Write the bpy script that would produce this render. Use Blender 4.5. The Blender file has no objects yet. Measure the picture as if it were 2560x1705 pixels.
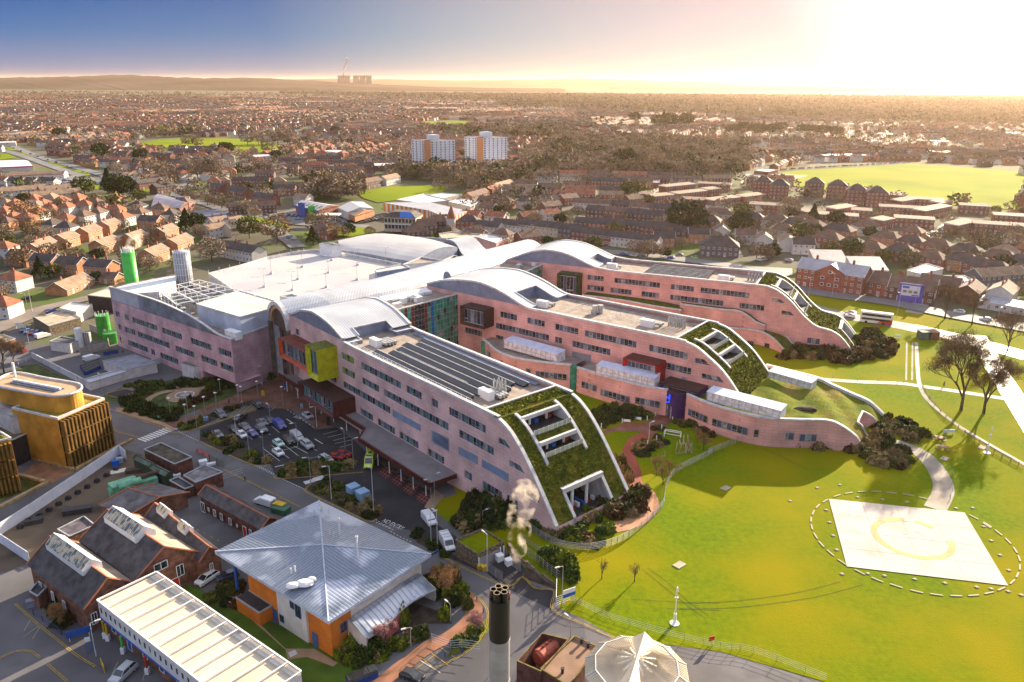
import bpy,bmesh,math,random
import numpy as np
from mathutils import Vector,Matrix
from mathutils.geometry import tessellate_polygon
Mt=math;R_=Mt.radians;Vc=Vector;tp=tessellate_polygon;rn_=range;cos=Mt.cos;sin=Mt.sin;tau=Mt.tau;NW=bpy.data.objects.new;Uz=lambda z:Vc((0,0,z));V2d=Mt.hypot
S=bpy.context.scene
COL=S.collection;LKK=COL.objects.link
random.seed(7)
# ------------------------------------------------------------------ camera, sky, sun, exposure
FPX,PITCH,ROLL,CH=1950.0,R_(18.4),R_(.35),88.0
cam=NW('camera',bpy.data.cameras.new('camera'))
LKK(cam)
cam.location=(0,0,CH)
cam.rotation_euler=(Matrix.Rotation(R_(90)-PITCH,3,'X')@Matrix.Rotation(ROLL,3,'Z')).to_euler()
cam.data.sensor_width=36.0
cam.data.lens=36.0*FPX/2560
cam.data.clip_start=1.0
cam.data.clip_end=90000.0
S.camera=cam
SUN_EL,SUN_AZ=R_(17.5),R_(38.6)
sdir=Vc((sin(SUN_AZ)*cos(SUN_EL),cos(SUN_AZ)*cos(SUN_EL),sin(SUN_EL)))
w=bpy.data.worlds.new('World');S.world=w;w.use_nodes=True
nt=w.node_tree;N=nt.nodes;L=nt.links
bg=N['Background'];bg.inputs['Strength'].default_value=.15
sky=N.new('ShaderNodeTexSky');sky.sky_type='NISHITA';sky.sun_disc=False
sky.sun_elevation=SUN_EL;sky.sun_rotation=SUN_AZ
sky.air_density=1.25;sky.dust_density=2.2;sky.ozone_density=2.5
tc=N.new('ShaderNodeTexCoord')
nrm=N.new('ShaderNodeVectorMath');nrm.operation='NORMALIZE';L.new(tc.outputs['Generated'],nrm.inputs[0])
dot=N.new('ShaderNodeVectorMath');dot.operation='DOT_PRODUCT';dot.inputs[1].default_value=sdir;L.new(nrm.outputs[0],dot.inputs[0])
sep=N.new('ShaderNodeSeparateXYZ');L.new(nrm.outputs[0],sep.inputs[0])
def ramp(src,stops):
 r=N.new('ShaderNodeValToRGB');L.new(src,r.inputs[0]);el=r.color_ramp.elements
 el[0].position=stops[0][0];el[0].color=(*stops[0][1],1);el[1].position=stops[-1][0];el[1].color=(*stops[-1][1],1)
 for p_,c_ in stops[1:-1]:q=el.new(p_);q.color=(*c_,1)
 return r.outputs[0]
def mixn(bt,a_,b_,f=1.0):
 x=N.new('ShaderNodeMix');x.data_type='RGBA';x.blend_type=bt;x.inputs[0].default_value=f
 for i_,v_ in((6,a_),(7,b_)):
  if isinstance(v_,tuple):x.inputs[i_].default_value=(*v_,1)
  else:L.new(v_,x.inputs[i_])
 return x.outputs[2]
low=ramp(sep.outputs[2],[(.0,(.27,.40,.68)),(.02,(.25,.38,.70)),(.05,(.07,.27,.67)),(.09,(.0,.15,.58)),(.14,(.1,.26,.58)),(.26,(1.12,1.2,1.5)),(1.0,(1.0,1.15,1.55))])
warm=ramp(dot.outputs['Value'],[(.34,(0,0,0)),(.56,(.08,.07,.01)),(.66,(.34,.29,.08)),(.77,(.68,.52,.18)),(.908,(1.15,.76,.36)),(.96,(2.1,1.6,1.1)),(1.0,(4.0,3.2,2.4))])
tot=mixn('ADD',low,warm)
tot=mixn('ADD',tot,mixn('MULTIPLY',sky.outputs[0],(.008,.008,.01)))
L.new(tot,bg.inputs['Color'])
sun=NW('sun',bpy.data.lights.new('sun','SUN'));LKK(sun)
sun.data.energy=4.1;sun.data.angle=R_(.5);sun.data.color=(1.0,.83,.60)
sun.rotation_euler=sdir.to_track_quat('Z','Y').to_euler()
S.view_settings.view_transform='Standard';S.view_settings.look='None'
S.view_settings.exposure=2.15;S.view_settings.gamma=1.0;S.view_settings.use_curve_mapping=False
S.cycles.volume_step_rate=1.0;S.cycles.max_bounces=8;S.cycles.transparent_max_bounces=12
S.cycles.volume_bounces=1;S.cycles.diffuse_bounces=3;S.cycles.glossy_bounces=2
# ------------------------------------------------------------------ survey: from photo measurements to places on the ground
def ray(x,y):
 u=x-1280;v=y-852.5
 c,s=cos(ROLL),sin(ROLL)
 u,v=u*c+v*s,-u*s+v*c
 return(u,FPX*cos(PITCH)-v*sin(PITCH),-FPX*sin(PITCH)-v*cos(PITCH))
CR={'h1':(0,600,640/2355),'h2':(600,560,640/2355),'h3':(1200,560,640/2355),'h4':(1800,560,760/2355),'m1':(0,920,640/2355),'m2':(500,900,640/2355),'m3':(1100,900,640/2355),'m4':(1700,860,860/2355),'b1':(0,1279,640/2355),'b2':(500,1239,700/2355),'b3':(1100,1239,700/2355),'b4':(1700,1239,860/2355),'t1':(0,100,800/2355),'t2':(700,100,800/2355),'t3':(1400,100,600/2355),'t4':(1960,100,600/2355),'u1':(0,300,480/2352),'u2':(440,300,480/2352),'u3':(1460,400,560/2354),'u4':(2000,400,560/2354),'n1':(1040,1140,400/2355),'n2':(640,780,400/2355),'n3':(1380,940,400/2355),'D':(0,0,2560/2354),'S':(0,0,1)}
def px(c,x,y):
 a,b,k=CR[c]
 return a+x*k,b+y*k
ZT_TOP=4.5
def ZT(x,y=.0):
 r=max(.0,min(1.0,(x+22)/34));q=max(.0,min(1.0,(y-330)/300));return ZT_TOP*(r+q-r*q)
def GZ(c,x,y,z):
 rx,ry,rz=ray(*px(c,x,y));t=(z-CH)/rz
 return Vc((rx*t,ry*t,z))
def G(c,x,y,h=.0):
 z=.0
 for _ in rn_(12):
  p=GZ(c,x,y,z+h);z=.5*z+.5*ZT(p.x,p.y)
 return Vc((p.x,p.y,z+h))
def PL(c,x,y,a,d):
 rx,ry,rz=ray(*px(c,x,y));nx,ny=-d[1],d[0]
 t=(a[0]*nx+a[1]*ny)/(rx*nx+ry*ny)
 return(rx*t-a[0])*d[0]+(ry*t-a[1])*d[1],CH+rz*t
def PROJ(p):
 c,s=cos(PITCH),sin(PITCH)
 d=p[1]*c-(p[2]-CH)*s;w_=-((p[2]-CH)*c+p[1]*s)
 u=FPX*p[0]/d;v=FPX*w_/d
 c,s=cos(ROLL),sin(ROLL)
 return 1280+u*c-v*s,852.5+u*s+v*c
# ------------------------------------------------------------------ materials
MATS={}
def mat(name,col,rough=.75,var=.12,scale=.6,col2=None,bump=.0,bscale=8.0,metal=.0,spec=.35,pat=None,wd_=False,dt=5.0,emit=0,contrast=.0,coat=0):
 if name in MATS:return MATS[name]
 m=bpy.data.materials.new(name);m.use_nodes=True;MATS[name]=m
 n=m.node_tree.nodes;l=m.node_tree.links;b=n['Principled BSDF']
 b.inputs['Roughness'].default_value=rough;b.inputs['Metallic'].default_value=metal
 b.inputs['Specular IOR Level'].default_value=spec
 if coat:b.inputs['Coat Weight'].default_value=coat
 if wd_:
  g=n.new('ShaderNodeNewGeometry');vec=g.outputs['Position']
 else:
  g=n.new('ShaderNodeTexCoord');vec=g.outputs['Object']
 t=n.new('ShaderNodeTexNoise');t.inputs['Scale'].default_value=scale;t.inputs['Detail'].default_value=dt
 l.new(vec,t.inputs['Vector'])
 c2=col2 if col2 else tuple(max(0,c*(1-var*2.2))for c in col)
 c1=col if col2 else tuple(c*(1+var)for c in col)
 r=n.new('ShaderNodeValToRGB');l.new(t.outputs['Fac'],r.inputs[0])
 r.color_ramp.elements[0].position=.32+contrast;r.color_ramp.elements[0].color=(*c2,1)
 r.color_ramp.elements[1].position=.68-contrast;r.color_ramp.elements[1].color=(*c1,1)
 out=r.outputs[0]
 hgt=None
 def mixc(fac,a,c,bt='MIX'):
  x=n.new('ShaderNodeMix');x.data_type='RGBA';x.blend_type=bt
  if isinstance(fac,(int,float)):x.inputs[0].default_value=fac
  else:l.new(fac,x.inputs[0])
  l.new(a,x.inputs[6])
  if isinstance(c,tuple):x.inputs[7].default_value=(*c,1)
  else:l.new(c,x.inputs[7])
  return x.outputs[2]
 if pat:
  kind=pat[0]
  if kind=='brick':
   _,bw,bh,mc,fac,ax=pat
   sp=n.new('ShaderNodeSeparateXYZ');l.new(vec,sp.inputs[0])
   cb=n.new('ShaderNodeCombineXYZ')
   if ax=='wall':
    ad=n.new('ShaderNodeMath');ad.operation='ADD';l.new(sp.outputs[0],ad.inputs[0]);l.new(sp.outputs[1],ad.inputs[1])
    l.new(ad.outputs[0],cb.inputs[0]);l.new(sp.outputs[2],cb.inputs[1])
   else:
    l.new(sp.outputs[0],cb.inputs[0]);l.new(sp.outputs[1],cb.inputs[1])
   bt=n.new('ShaderNodeTexBrick');l.new(cb.outputs[0],bt.inputs['Vector'])
   bt.inputs['Scale'].default_value=1.0;bt.inputs['Brick Width'].default_value=bw;bt.inputs['Row Height'].default_value=bh
   bt.inputs['Mortar Size'].default_value=min(bw,bh)*.05
   bt.inputs['Color1'].default_value=(1,1,1,1);bt.inputs['Color2'].default_value=(1-fac,1-fac,1-fac,1)
   bt.inputs['Mortar'].default_value=(*mc,1)
   out=mixc(1.0,out,bt.outputs['Color'],'MULTIPLY')
  elif kind=='seam':
   _,ax,pitch,dark=pat
   sp=n.new('ShaderNodeSeparateXYZ');l.new(vec,sp.inputs[0])
   k=n.new('ShaderNodeMath');k.operation='MULTIPLY';k.inputs[1].default_value=1/pitch;l.new(sp.outputs['XYZ'.index(ax)],k.inputs[0])
   fr=n.new('ShaderNodeMath');fr.operation='FRACT';l.new(k.outputs[0],fr.inputs[0])
   gt=n.new('ShaderNodeMath');gt.operation='LESS_THAN';gt.inputs[1].default_value=.22;l.new(fr.outputs[0],gt.inputs[0])
   out=mixc(gt.outputs[0],out,tuple(c*dark for c in col));hgt=gt.outputs[0]
  elif kind=='blotch':
   _,sc,c3,lo,hi=pat
   t2=n.new('ShaderNodeTexNoise');t2.inputs['Scale'].default_value=sc;t2.inputs['Detail'].default_value=3;l.new(vec,t2.inputs['Vector'])
   mr=n.new('ShaderNodeMapRange');mr.inputs[1].default_value=lo;mr.inputs[2].default_value=hi;l.new(t2.outputs['Fac'],mr.inputs[0])
   out=mixc(mr.outputs[0],out,c3)
 l.new(out,b.inputs['Base Color'])
 if emit:
  l.new(out,b.inputs['Emission Color']);b.inputs['Emission Strength'].default_value=emit
 if bump:
  t3=n.new('ShaderNodeTexNoise');t3.inputs['Scale'].default_value=bscale;t3.inputs['Detail'].default_value=4;l.new(vec,t3.inputs['Vector'])
  bp=n.new('ShaderNodeBump');bp.inputs['Strength'].default_value=.8;bp.inputs['Distance'].default_value=bump
  l.new(t3.outputs['Fac'],bp.inputs['Height']);l.new(bp.outputs[0],b.inputs['Normal'])
 return m
def glassy(name,col,rough=.08,spec=.9,var=.3,scale=.7):
 return mat(name,col,rough,var,scale,spec=spec)
# ------------------------------------------------------------------ mesh builder
class MB:
 def __init__(s):s.v=[];s.f=[];s.m=[]
 def pl(s,pts,m=0):
  i=len(s.v);s.v+=[tuple(p)for p in pts];s.f.append(tuple(rn_(i,i+len(pts))));s.m.append(m)
 def box(s,x0,x1,y0,y1,z0,z1,m=0,mt=None):
  i=len(s.v)
  s.v+=[(x0,y0,z0),(x1,y0,z0),(x1,y1,z0),(x0,y1,z0),(x0,y0,z1),(x1,y0,z1),(x1,y1,z1),(x0,y1,z1)]
  s.f+=[(i,i+3,i+2,i+1),(i+4,i+5,i+6,i+7),(i,i+1,i+5,i+4),(i+1,i+2,i+6,i+5),(i+2,i+3,i+7,i+6),(i+3,i,i+4,i+7)]
  s.m+=[m,m if mt is None else mt,m,m,m,m]
 def hx(s,b,t,m=0,mt=None):
  i=len(s.v);s.v+=[tuple(p)for p in b]+[tuple(p)for p in t]
  s.f+=[(i+3,i+2,i+1,i),(i+4,i+5,i+6,i+7)]+[(i+k,i+(k+1)%4,i+4+(k+1)%4,i+4+k)for k in rn_(4)]
  s.m+=[m,m if mt is None else mt]+[m]*4
 def pm(s,pl,z0,z1,m=0,mt=None):
  n=len(pl);i=len(s.v)
  za=z0 if isinstance(z0,(list,tuple))else[z0]*n;zb=z1 if isinstance(z1,(list,tuple))else[z1]*n
  s.v+=[(p[0],p[1],za[k])for k,p in enumerate(pl)]+[(p[0],p[1],zb[k])for k,p in enumerate(pl)]
  for k in rn_(n):s.f.append((i+k,i+(k+1)%n,i+n+(k+1)%n,i+n+k));s.m.append(m)
  mt=m if mt is None else mt
  for tri in tp([[Vc((p[0],p[1],0))for p in pl]]):
   s.f.append(tuple(i+n+k for k in tri));s.m.append(mt)
   s.f.append(tuple(i+k for k in reversed(tri)));s.m.append(m)
 def tb(s,p0,p1,r0,r1=None,m=0,n=6,cap=True):
  p0=Vc(p0);p1=Vc(p1);r1=r0 if r1 is None else r1
  d=(p1-p0)
  if d.length<1e-6:return
  d.normalize();u=d.orthogonal().normalized();w_=d.cross(u);i=len(s.v)
  for p,r in((p0,r0),(p1,r1)):
   for k in rn_(n):
    a=2*Mt.pi*k/n;s.v.append(tuple(p+u*(cos(a)*r)+w_*(sin(a)*r)))
  for k in rn_(n):s.f.append((i+k,i+(k+1)%n,i+n+(k+1)%n,i+n+k));s.m.append(m)
  if cap:
   s.f.append(tuple(i+n+k for k in rn_(n)));s.m.append(m);s.f.append(tuple(i+k for k in reversed(rn_(n))));s.m.append(m)
 def path(s,pts,r,m=0,n=5):
  for a,b in zip(pts,pts[1:]):s.tb(a,b,r,r,m,n)
 def strip(s,A,B,m=0):
  for k in rn_(len(A)-1):s.pl([A[k],A[k+1],B[k+1],B[k]],m)
 def obx(s,c,ux,uy,lx,ly,z0,z1,m=0,mt=None):
  P=[(c[0]+ux[0]*a*lx/2+uy[0]*b*ly/2,c[1]+ux[1]*a*lx/2+uy[1]*b*ly/2)for a,b in((-1,-1),(1,-1),(1,1),(-1,1))]
  s.hx([(x,y,z0)for x,y in P],[(x,y,z1)for x,y in P],m,mt)
 def dm(s,c,rx,ry,rz,m=0,nu=10,nv=5,full=False):
  i0=len(s.v);lo=-Mt.pi/2 if full else.0
  for j in rn_(nv+1):
   ph=lo+(Mt.pi/2-lo)*j/nv
   for k in rn_(nu):
    a=2*Mt.pi*k/nu;s.v.append((c[0]+rx*cos(ph)*cos(a),c[1]+ry*cos(ph)*sin(a),c[2]+rz*sin(ph)))
  for j in rn_(nv):
   for k in rn_(nu):s.f.append((i0+j*nu+k,i0+j*nu+(k+1)%nu,i0+(j+1)*nu+(k+1)%nu,i0+(j+1)*nu+k));s.m.append(m)
 def mesh(s,name,mats,inv=None,smooth=False):
  me=bpy.data.meshes.new(name)
  v=s.v if inv is None else[tuple(inv@Vc(p))for p in s.v]
  me.from_pydata(v,[],s.f)
  for x in(mats if isinstance(mats,(list,tuple))else[mats]):me.materials.append(x)
  me.polygons.foreach_set('material_index',s.m)
  if smooth:me.polygons.foreach_set('use_smooth',[True]*len(s.f))
  me.update();return me
INV={}
def link(name,me,parent=None,loc=None,rot=0):
 o=NW(name,me);LKK(o)
 if parent is not None:o.parent=parent
 if loc is not None:o.location=loc
 if rot:o.rotation_euler=(0,0,rot)
 return o
def tg(o,lb=None,cat=None,group=None,kind=None):
 if lb:o['label']=lb
 if cat:o['category']=cat
 if group:o['group']=group
 if kind:o['kind']=kind
 return o
def rt0(name,lb,cat,loc,rot=0,group=None):
 o=NW(name,None);LKK(o);o.location=loc;o.rotation_euler=(0,0,rot);o.empty_display_size=.5
 INV[o.name]=(Matrix.Translation(Vc(loc))@Matrix.Rotation(rot,4,'Z')).inverted()
 return tg(o,lb,cat,group)
def pt(name,mb,mats,par,lc=False,smooth=False,lb=None):
 top=par
 while top.parent:top=top.parent
 o=link(name,mb.mesh(name,mats,None if lc else INV[top.name],smooth),par)
 if lb:o['label']=lb
 return o
def solo(name,mb,mats,lb,cat,group=None,kind=None,smooth=False):
 xs=[p[0]for p in mb.v];ys=[p[1]for p in mb.v];zs=[p[2]for p in mb.v]
 loc=Vc(((min(xs)+max(xs))/2,(min(ys)+max(ys))/2,min(zs)))
 o=link(name,mb.mesh(name,mats,Matrix.Translation(-loc),smooth),None,loc)
 return tg(o,lb,cat,group,kind)
def dup(o,loc,rot=0,scale=1.0,lb=None,group=None):
 r=o.copy();LKK(r);r.location=loc;r.rotation_euler=(0,0,rot);r.scale=(scale,)*3
 if lb:r['label']=lb
 if group:r['group']=group
 for ch in list(o.children):
  c=ch.copy();LKK(c);c.parent=r
  for g in ch.children:
   d=g.copy();LKK(d);d.parent=c
 return r
def wallholes(mb,outline,holes,fn,m=0):
 """outline and holes in (s, z); fn maps (s, z, depth) to a point; faces plus reveals"""
 polys=[[Vc((a,b,0))for a,b in outline]]+[[Vc((a,b,0))for a,b in h]for h in holes]
 flat=[p for q in polys for p in q];i=len(mb.v)
 mb.v+=[tuple(fn(p.x,p.y,.0))for p in flat]
 for t in tp(polys):mb.f.append(tuple(i+k for k in t));mb.m.append(m)
 for h in holes:
  for k in rn_(len(h)):
   a=h[k];b=h[(k+1)%len(h)]
   mb.pl([fn(*a,0),fn(*b,0),fn(*b,.3),fn(*a,.3)],m)
def sheet(name,pts,m,off=.0,lb=None,kind='structure',cat=None,zfn=None,grid=None):
 """flat ground polygon laid on the terrain, cut along its two breaks"""
 bm=bmesh.new();P=[Vc((p[0],p[1],0))for p in pts];vs=[bm.verts.new(p)for p in P]
 for t in tp([P]):
  try:bm.faces.new([vs[k]for k in t])
  except ValueError:pass
 cuts=[-22.0,12.0]
 for x in cuts:bmesh.ops.bisect_plane(bm,geom=bm.verts[:]+bm.edges[:]+bm.faces[:],plane_co=(x,0,0),plane_no=(1,0,0),dist=1e-4)
 if grid:
  xs=[v.co.x for v in bm.verts];ys=[v.co.y for v in bm.verts]
  for k in rn_(1,int((max(xs)-min(xs))/grid)+1):bmesh.ops.bisect_plane(bm,geom=bm.verts[:]+bm.edges[:]+bm.faces[:],plane_co=(min(xs)+k*grid,0,0),plane_no=(1,0,0),dist=1e-4)
  for k in rn_(1,int((max(ys)-min(ys))/grid)+1):bmesh.ops.bisect_plane(bm,geom=bm.verts[:]+bm.edges[:]+bm.faces[:],plane_co=(0,min(ys)+k*grid,0),plane_no=(0,1,0),dist=1e-4)
 if max(v.co.y for v in bm.verts)>335:
  xs=[v.co.x for v in bm.verts];ys=[v.co.y for v in bm.verts];off=off+.35
  for k in rn_(1,int((min(max(ys),660)-300)/30)+1):
   if 300+k*30>min(ys):bmesh.ops.bisect_plane(bm,geom=bm.verts[:]+bm.edges[:]+bm.faces[:],plane_co=(0,300+k*30,0),plane_no=(0,1,0),dist=1e-4)
 for v in bm.verts:v.co.z=ZT(v.co.x,v.co.y)+off+(zfn(v.co.x,v.co.y)if zfn else 0)
 bmesh.ops.recalc_face_normals(bm,faces=bm.faces)
 if bm.faces and sum(f.normal.z*f.calc_area()for f in bm.faces)<0:bmesh.ops.reverse_faces(bm,faces=bm.faces)
 me=bpy.data.meshes.new(name);bm.to_mesh(me);bm.free();me.materials.append(m)
 o=link(name,me);tg(o,lb,cat,None,kind);return o
def rb(pts,w_):
 """closed polygon of a band of given width along a polyline"""
 Lf,Rt=[],[]
 for i,p in enumerate(pts):
  a=pts[max(0,i-1)];b=pts[min(len(pts)-1,i+1)]
  d=Vc((b[0]-a[0],b[1]-a[1])).normalized();n_=Vc((-d.y,d.x))*(w_/2)
  Lf.append((p[0]+n_.x,p[1]+n_.y));Rt.append((p[0]-n_.x,p[1]-n_.y))
 return Lf+Rt[::-1]
def sm(pts,n=6):
 out=[]
 for i in rn_(len(pts)-1):
  p0=pts[max(i-1,0)];p1=pts[i];p2=pts[i+1];p3=pts[min(i+2,len(pts)-1)]
  for k in rn_(n):
   t=k/n
   out.append(tuple(.5*(2*p1[j]+(p2[j]-p0[j])*t+(2*p0[j]-5*p1[j]+4*p2[j]-p3[j])*t*t+(3*p1[j]-p0[j]-3*p2[j]+p3[j])*t**3)for j in rn_(2)))
 out.append(tuple(pts[-1][:2]));return out
def lm(name,n,fn,size,m,seed=0,flat=.0):
 """n small leaf quads; fn(rng) gives centres (n,3)"""
 rng=np.random.default_rng(seed);c=fn(rng,n)
 u=rng.normal(size=(n,3));u/=np.linalg.norm(u,axis=1)[:,None]
 t=rng.normal(size=(n,3));v=np.cross(u,t);v/=np.linalg.norm(v,axis=1)[:,None]
 if flat:u[:,2]*=(1-flat);v[:,2]*=(1-flat)
 s=size*rng.uniform(.6,1.4,(n,1));u*=s;v*=s*.6
 co=np.stack([c-u-v,c+u-v,c+u+v,c-u+v],1).reshape(-1,3)
 return rm(name,co,m)
def rm(name,co,m,k=4):
 me=bpy.data.meshes.new(name);nv=len(co);nf=nv//k
 me.vertices.add(nv);me.vertices.foreach_set('co',np.ascontiguousarray(co,dtype=np.float32).ravel())
 me.loops.add(nv);me.loops.foreach_set('vertex_index',np.arange(nv,dtype=np.int32))
 me.polygons.add(nf);me.polygons.foreach_set('loop_start',np.arange(0,nv,k,dtype=np.int32))
 me.update(calc_edges=True);me.materials.append(m);return me
def xy(v):return(v[0],v[1])
# ------------------------------------------------------------------ palette
PINK=mat('pink_stone',(.70,.47,.455),.8,.14,.16,pat=('brick',2.4,.8,(.72,.66,.66),.10,'wall'),dt=8)
PINK2=mat('pink_stone_deep',(.70,.385,.345),.8,.14,.16,pat=('brick',2.4,.8,(.72,.66,.66),.10,'wall'),dt=8)
PINK3=mat('pink_stone_mauve',(.60,.39,.43),.8,.16,.2,pat=('brick',1.6,.5,(.6,.5,.55),.12,'wall'),dt=8)
ZINC=mat('standing_seam_zinc',(.50,.52,.56),.42,.10,.12,metal=.25,pat=('seam','Y',.75,.62),spec=.5,dt=7)
ZINCX=mat('standing_seam_zinc_cross',(.52,.54,.58),.42,.10,.12,metal=.25,pat=('seam','X',.75,.7),spec=.5,dt=7)
INFILL=mat('grey_cladding',(.20,.235,.33),.5,.10,.4,metal=.2)
CP=mat('pale_coping',(.55,.54,.54),.7,.12,.8)
CN_=mat('pale_concrete',(.50,.49,.50),.8,.12,.5)
GV=mat('roof_gravel',(.36,.29,.235),.95,.22,.5,col2=(.20,.165,.14),bump=.05,bscale=3,pat=('blotch',6.0,(.16,.13,.11),.5,.75))
SEDUM=mat('sedum',(.115,.125,.014),1.0,.3,1.2,col2=(.035,.05,.012),bump=.25,bscale=3.0,pat=('blotch',.35,(.17,.13,.02),.5,.72),spec=.05)
GS=glassy('window_glass',(.035,.05,.06),.06,.9,.5,1.3)
GLASSC=mat('curtained_glass',(.26,.30,.30),.2,.3,1.5,spec=.6)
TEAL=mat('teal_panel',(.05,.20,.20),.3,.25,.9,spec=.6)
NAVY=mat('slate_blue_panel',(.07,.085,.15),.45,.15,.9)
LIMEP=mat('lime_panel',(.19,.32,.05),.4,.15,.9)
FRAME=mat('grey_frame',(.32,.34,.36),.5,.08,1)
BLUEP=mat('blue_grey_panel',(.21,.27,.40),.5,.12,.3,pat=('seam','Z',.18,.8))
GREYP=mat('mauve_grey_panel',(.24,.235,.28),.6,.10,.3,pat=('seam','Z',.18,.85))
WH=mat('white_paint',(.72,.72,.73),.5,.06,.7)
SE=mat('galvanised_steel',(.46,.47,.48),.4,.15,1.5,metal=.55)
DARK=mat('dark_metal',(.03,.032,.038),.5,.2,1)
BLACKP=mat('black_pv',(.012,.015,.028),.25,.3,.3,spec=.5)
MARO=mat('maroon_cladding',(.105,.022,.02),.6,.2,.8)
RED=mat('red_cladding',(.40,.015,.01),.5,.15,.5)
ORNG=mat('orange_red_cladding',(.46,.062,.018),.55,.12,.6)
YELG=mat('yellow_green_cladding',(.46,.44,.008),.55,.12,.7)
YELR=mat('mossy_yellow_top',(.15,.155,.02),.9,.3,1.5)
BROWNC=mat('dark_brown_cladding',(.055,.025,.022),.6,.2,.8)
GREENC=mat('dark_green_cladding',(.045,.075,.015),.6,.25,.8)
PURP=mat('purple_cladding',(.05,.015,.12),.55,.2,.8)
MUD=mat('dark_soil',(.07,.05,.035),1,.3,.8,bump=.1,bscale=4)
# ------------------------------------------------------------------ hospital wings
VP=lambda x,y:(lambda r:(r[0]/Mt.hypot(r[0],r[1]),r[1]/Mt.hypot(r[0],r[1])))(ray(x,y))
dA,dB,dC,dW=VP(-485,194),VP(-1397,188),VP(-3050,177.5),VP(-1373,187.5)
aA=(.0,141.8);aB=xy(GZ('h3',965,972,20.5));aC=xy(GZ('h3',1238,493,21.0))
PA=[(-13.5,6.4),(-11.2,9.4),(-8,13.4),(-4.75,17.2),(-1.4,20.4),(1.9,22.5),(5.4,23.4),(8.9,23.6),(64,23.2),(67.4,24.1),(70.1,25.1),(73,26.1),(76,26.9),(82,27.7),(85.7,27.6),(91.1,26.6),(95.5,24.9),(99.5,23.6)]
PB=[(-48.5,9.5),(-47,12.3),(-42.3,17.4),(-38,20.4),(-34.5,22.4),(-31.4,23.2),(-28.3,23.6),(-1,23.4),(14,23.4),(18.8,23.3),(22,23.8),(26.2,25.3),(30.5,26.7),(34.8,27.7),(39.1,28.3),(43.5,28.2),(48.5,27.7),(55.6,26.4),(62,24.3)]
PC=[(-82,4.6),(-80.9,6.2),(-77.7,9.6),(-74.3,11.4),(-69.5,12.4),(-65,15.7),(-61.4,19.3),(-57.8,22),(-54.4,23.5),(-49.3,24),(-22,23.7),(-2,23.5),(3.8,23.7),(8,24.3),(12.2,25.8),(16.5,27.3),(20.8,28.3),(27.4,28.6),(34,27),(40.8,24.3),(44,22.8)]
def curve(P,step=1.5):
 """Catmull-Rom resample of a profile, by s"""
 q=sm(P,4);return[(a,b)for a,b in q]
def lerp(P,s):
 if s<=P[0][0]:return P[0][1]
 for(a,b),(c,d)in zip(P,P[1:]):
  if s<=c:return b+(d-b)*(s-a)/(c-a)
 return P[-1][1]
WG=21.0
PANES={'A':[GS,GLASSC,NAVY,TEAL,TEAL,NAVY,GS],'B':[GS,NAVY,GLASSC,NAVY,GS],'W':[GS,NAVY,TEAL,GS,NAVY]}
WM=[FRAME,GS,GLASSC,NAVY,TEAL,LIMEP]
def wd(par,quad,fn,sy,rnd,name='window',pw=1.25):
 """quad [(s,z)*4] TL TR BR BL on a facade; panes between mullions"""
 mb=MB();(s0,z0),(s1,z1),(s2,z2),(s3,z3)=quad
 n=max(1,round(abs(s1-s0)/pw));seq={'A':[1,2,3,4,1,3],'L':[5,5,1,2,5,1],'B':[1,3,2,3,1,1,3],'W':[1,3,1,4,3]}[sy];k0=rnd.randrange(9)
 bar=.07 if abs(s1-s0)>1 else.05
 def P(u,v,dpt):
  a=s0+(s1-s0)*u;b=z0+(z1-z0)*u;c=s3+(s2-s3)*u;d=z3+(z2-z3)*u
  return fn(a+(c-a)*v,b+(d-b)*v,dpt)
 for k in rn_(n):
  mi=seq[(k0+k)%len(seq)]
  u0,u1=k/n,(k+1)/n
  mb.pl([P(u0,1,.26),P(u1,1,.26),P(u1,0,.26),P(u0,0,.26)],mi)
  e=bar/max(.5,abs(s1-s0))
  mb.pl([P(max(0,u0-e),1,.18),P(u0+e,1,.18),P(u0+e,0,.18),P(max(0,u0-e),0,.18)],0)
  if mi in(1,2)and rnd.random()<.7:
   mb.pl([P(u0,.76,.17),P(u1,.76,.17),P(u1,.70,.17),P(u0,.70,.17)],0)
 mb.pl([P(1-e,1,.18),P(1,1,.18),P(1,0,.18),P(1-e,0,.18)],0)
 for v0,v1 in((0,.05),(.95,1)):mb.pl([P(0,v1,.17),P(1,v1,.17),P(1,v0,.17),P(0,v0,.17)],0)
 return pt(name,mb,WM,par,lc=True)
def bb(par,name,s0,s1,z0,z1,dep,mside,mtop,inset,sy,rnd,fn,lb=None,wz=None,frame_in=.9):
 """coloured box bay standing out from the facade with a splayed reveal round its window"""
 mb=MB();F=lambda s,z,d:fn(s,z,-d)
 for q,m in(([(s0,z1,0),(s1,z1,0),(s1,z1,dep),(s0,z1,dep)],1),([(s0,z0,0),(s1,z0,0),(s1,z0,dep),(s0,z0,dep)],0),([(s0,z0,0),(s0,z1,0),(s0,z1,dep),(s0,z0,dep)],0),([(s1,z0,0),(s1,z1,0),(s1,z1,dep),(s1,z0,dep)],0)):
  mb.pl([F(*p)for p in q],m)
 a,b,c,d=s0+inset,s1-inset,z0+inset*.8,z1-inset*.8
 out=[(s0,z0),(s1,z0),(s1,z1),(s0,z1)];inn=[(a,c),(b,c),(b,d),(a,d)]
 for k in rn_(4):
  p,q=out[k],out[(k+1)%4];r,t=inn[(k+1)%4],inn[k]
  mb.pl([F(*p,dep),F(*q,dep),F(*r,dep-frame_in),F(*t,dep-frame_in)],0)
 o=pt(name,mb,[mside,mtop],par,lc=True,lb=lb)
 g=lambda s,z,dd:fn(s,z,dd-dep+frame_in)
 wd(o,[(a,d),(b,d),(b,c),(a,c)],g,sy,rnd);return o
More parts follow.
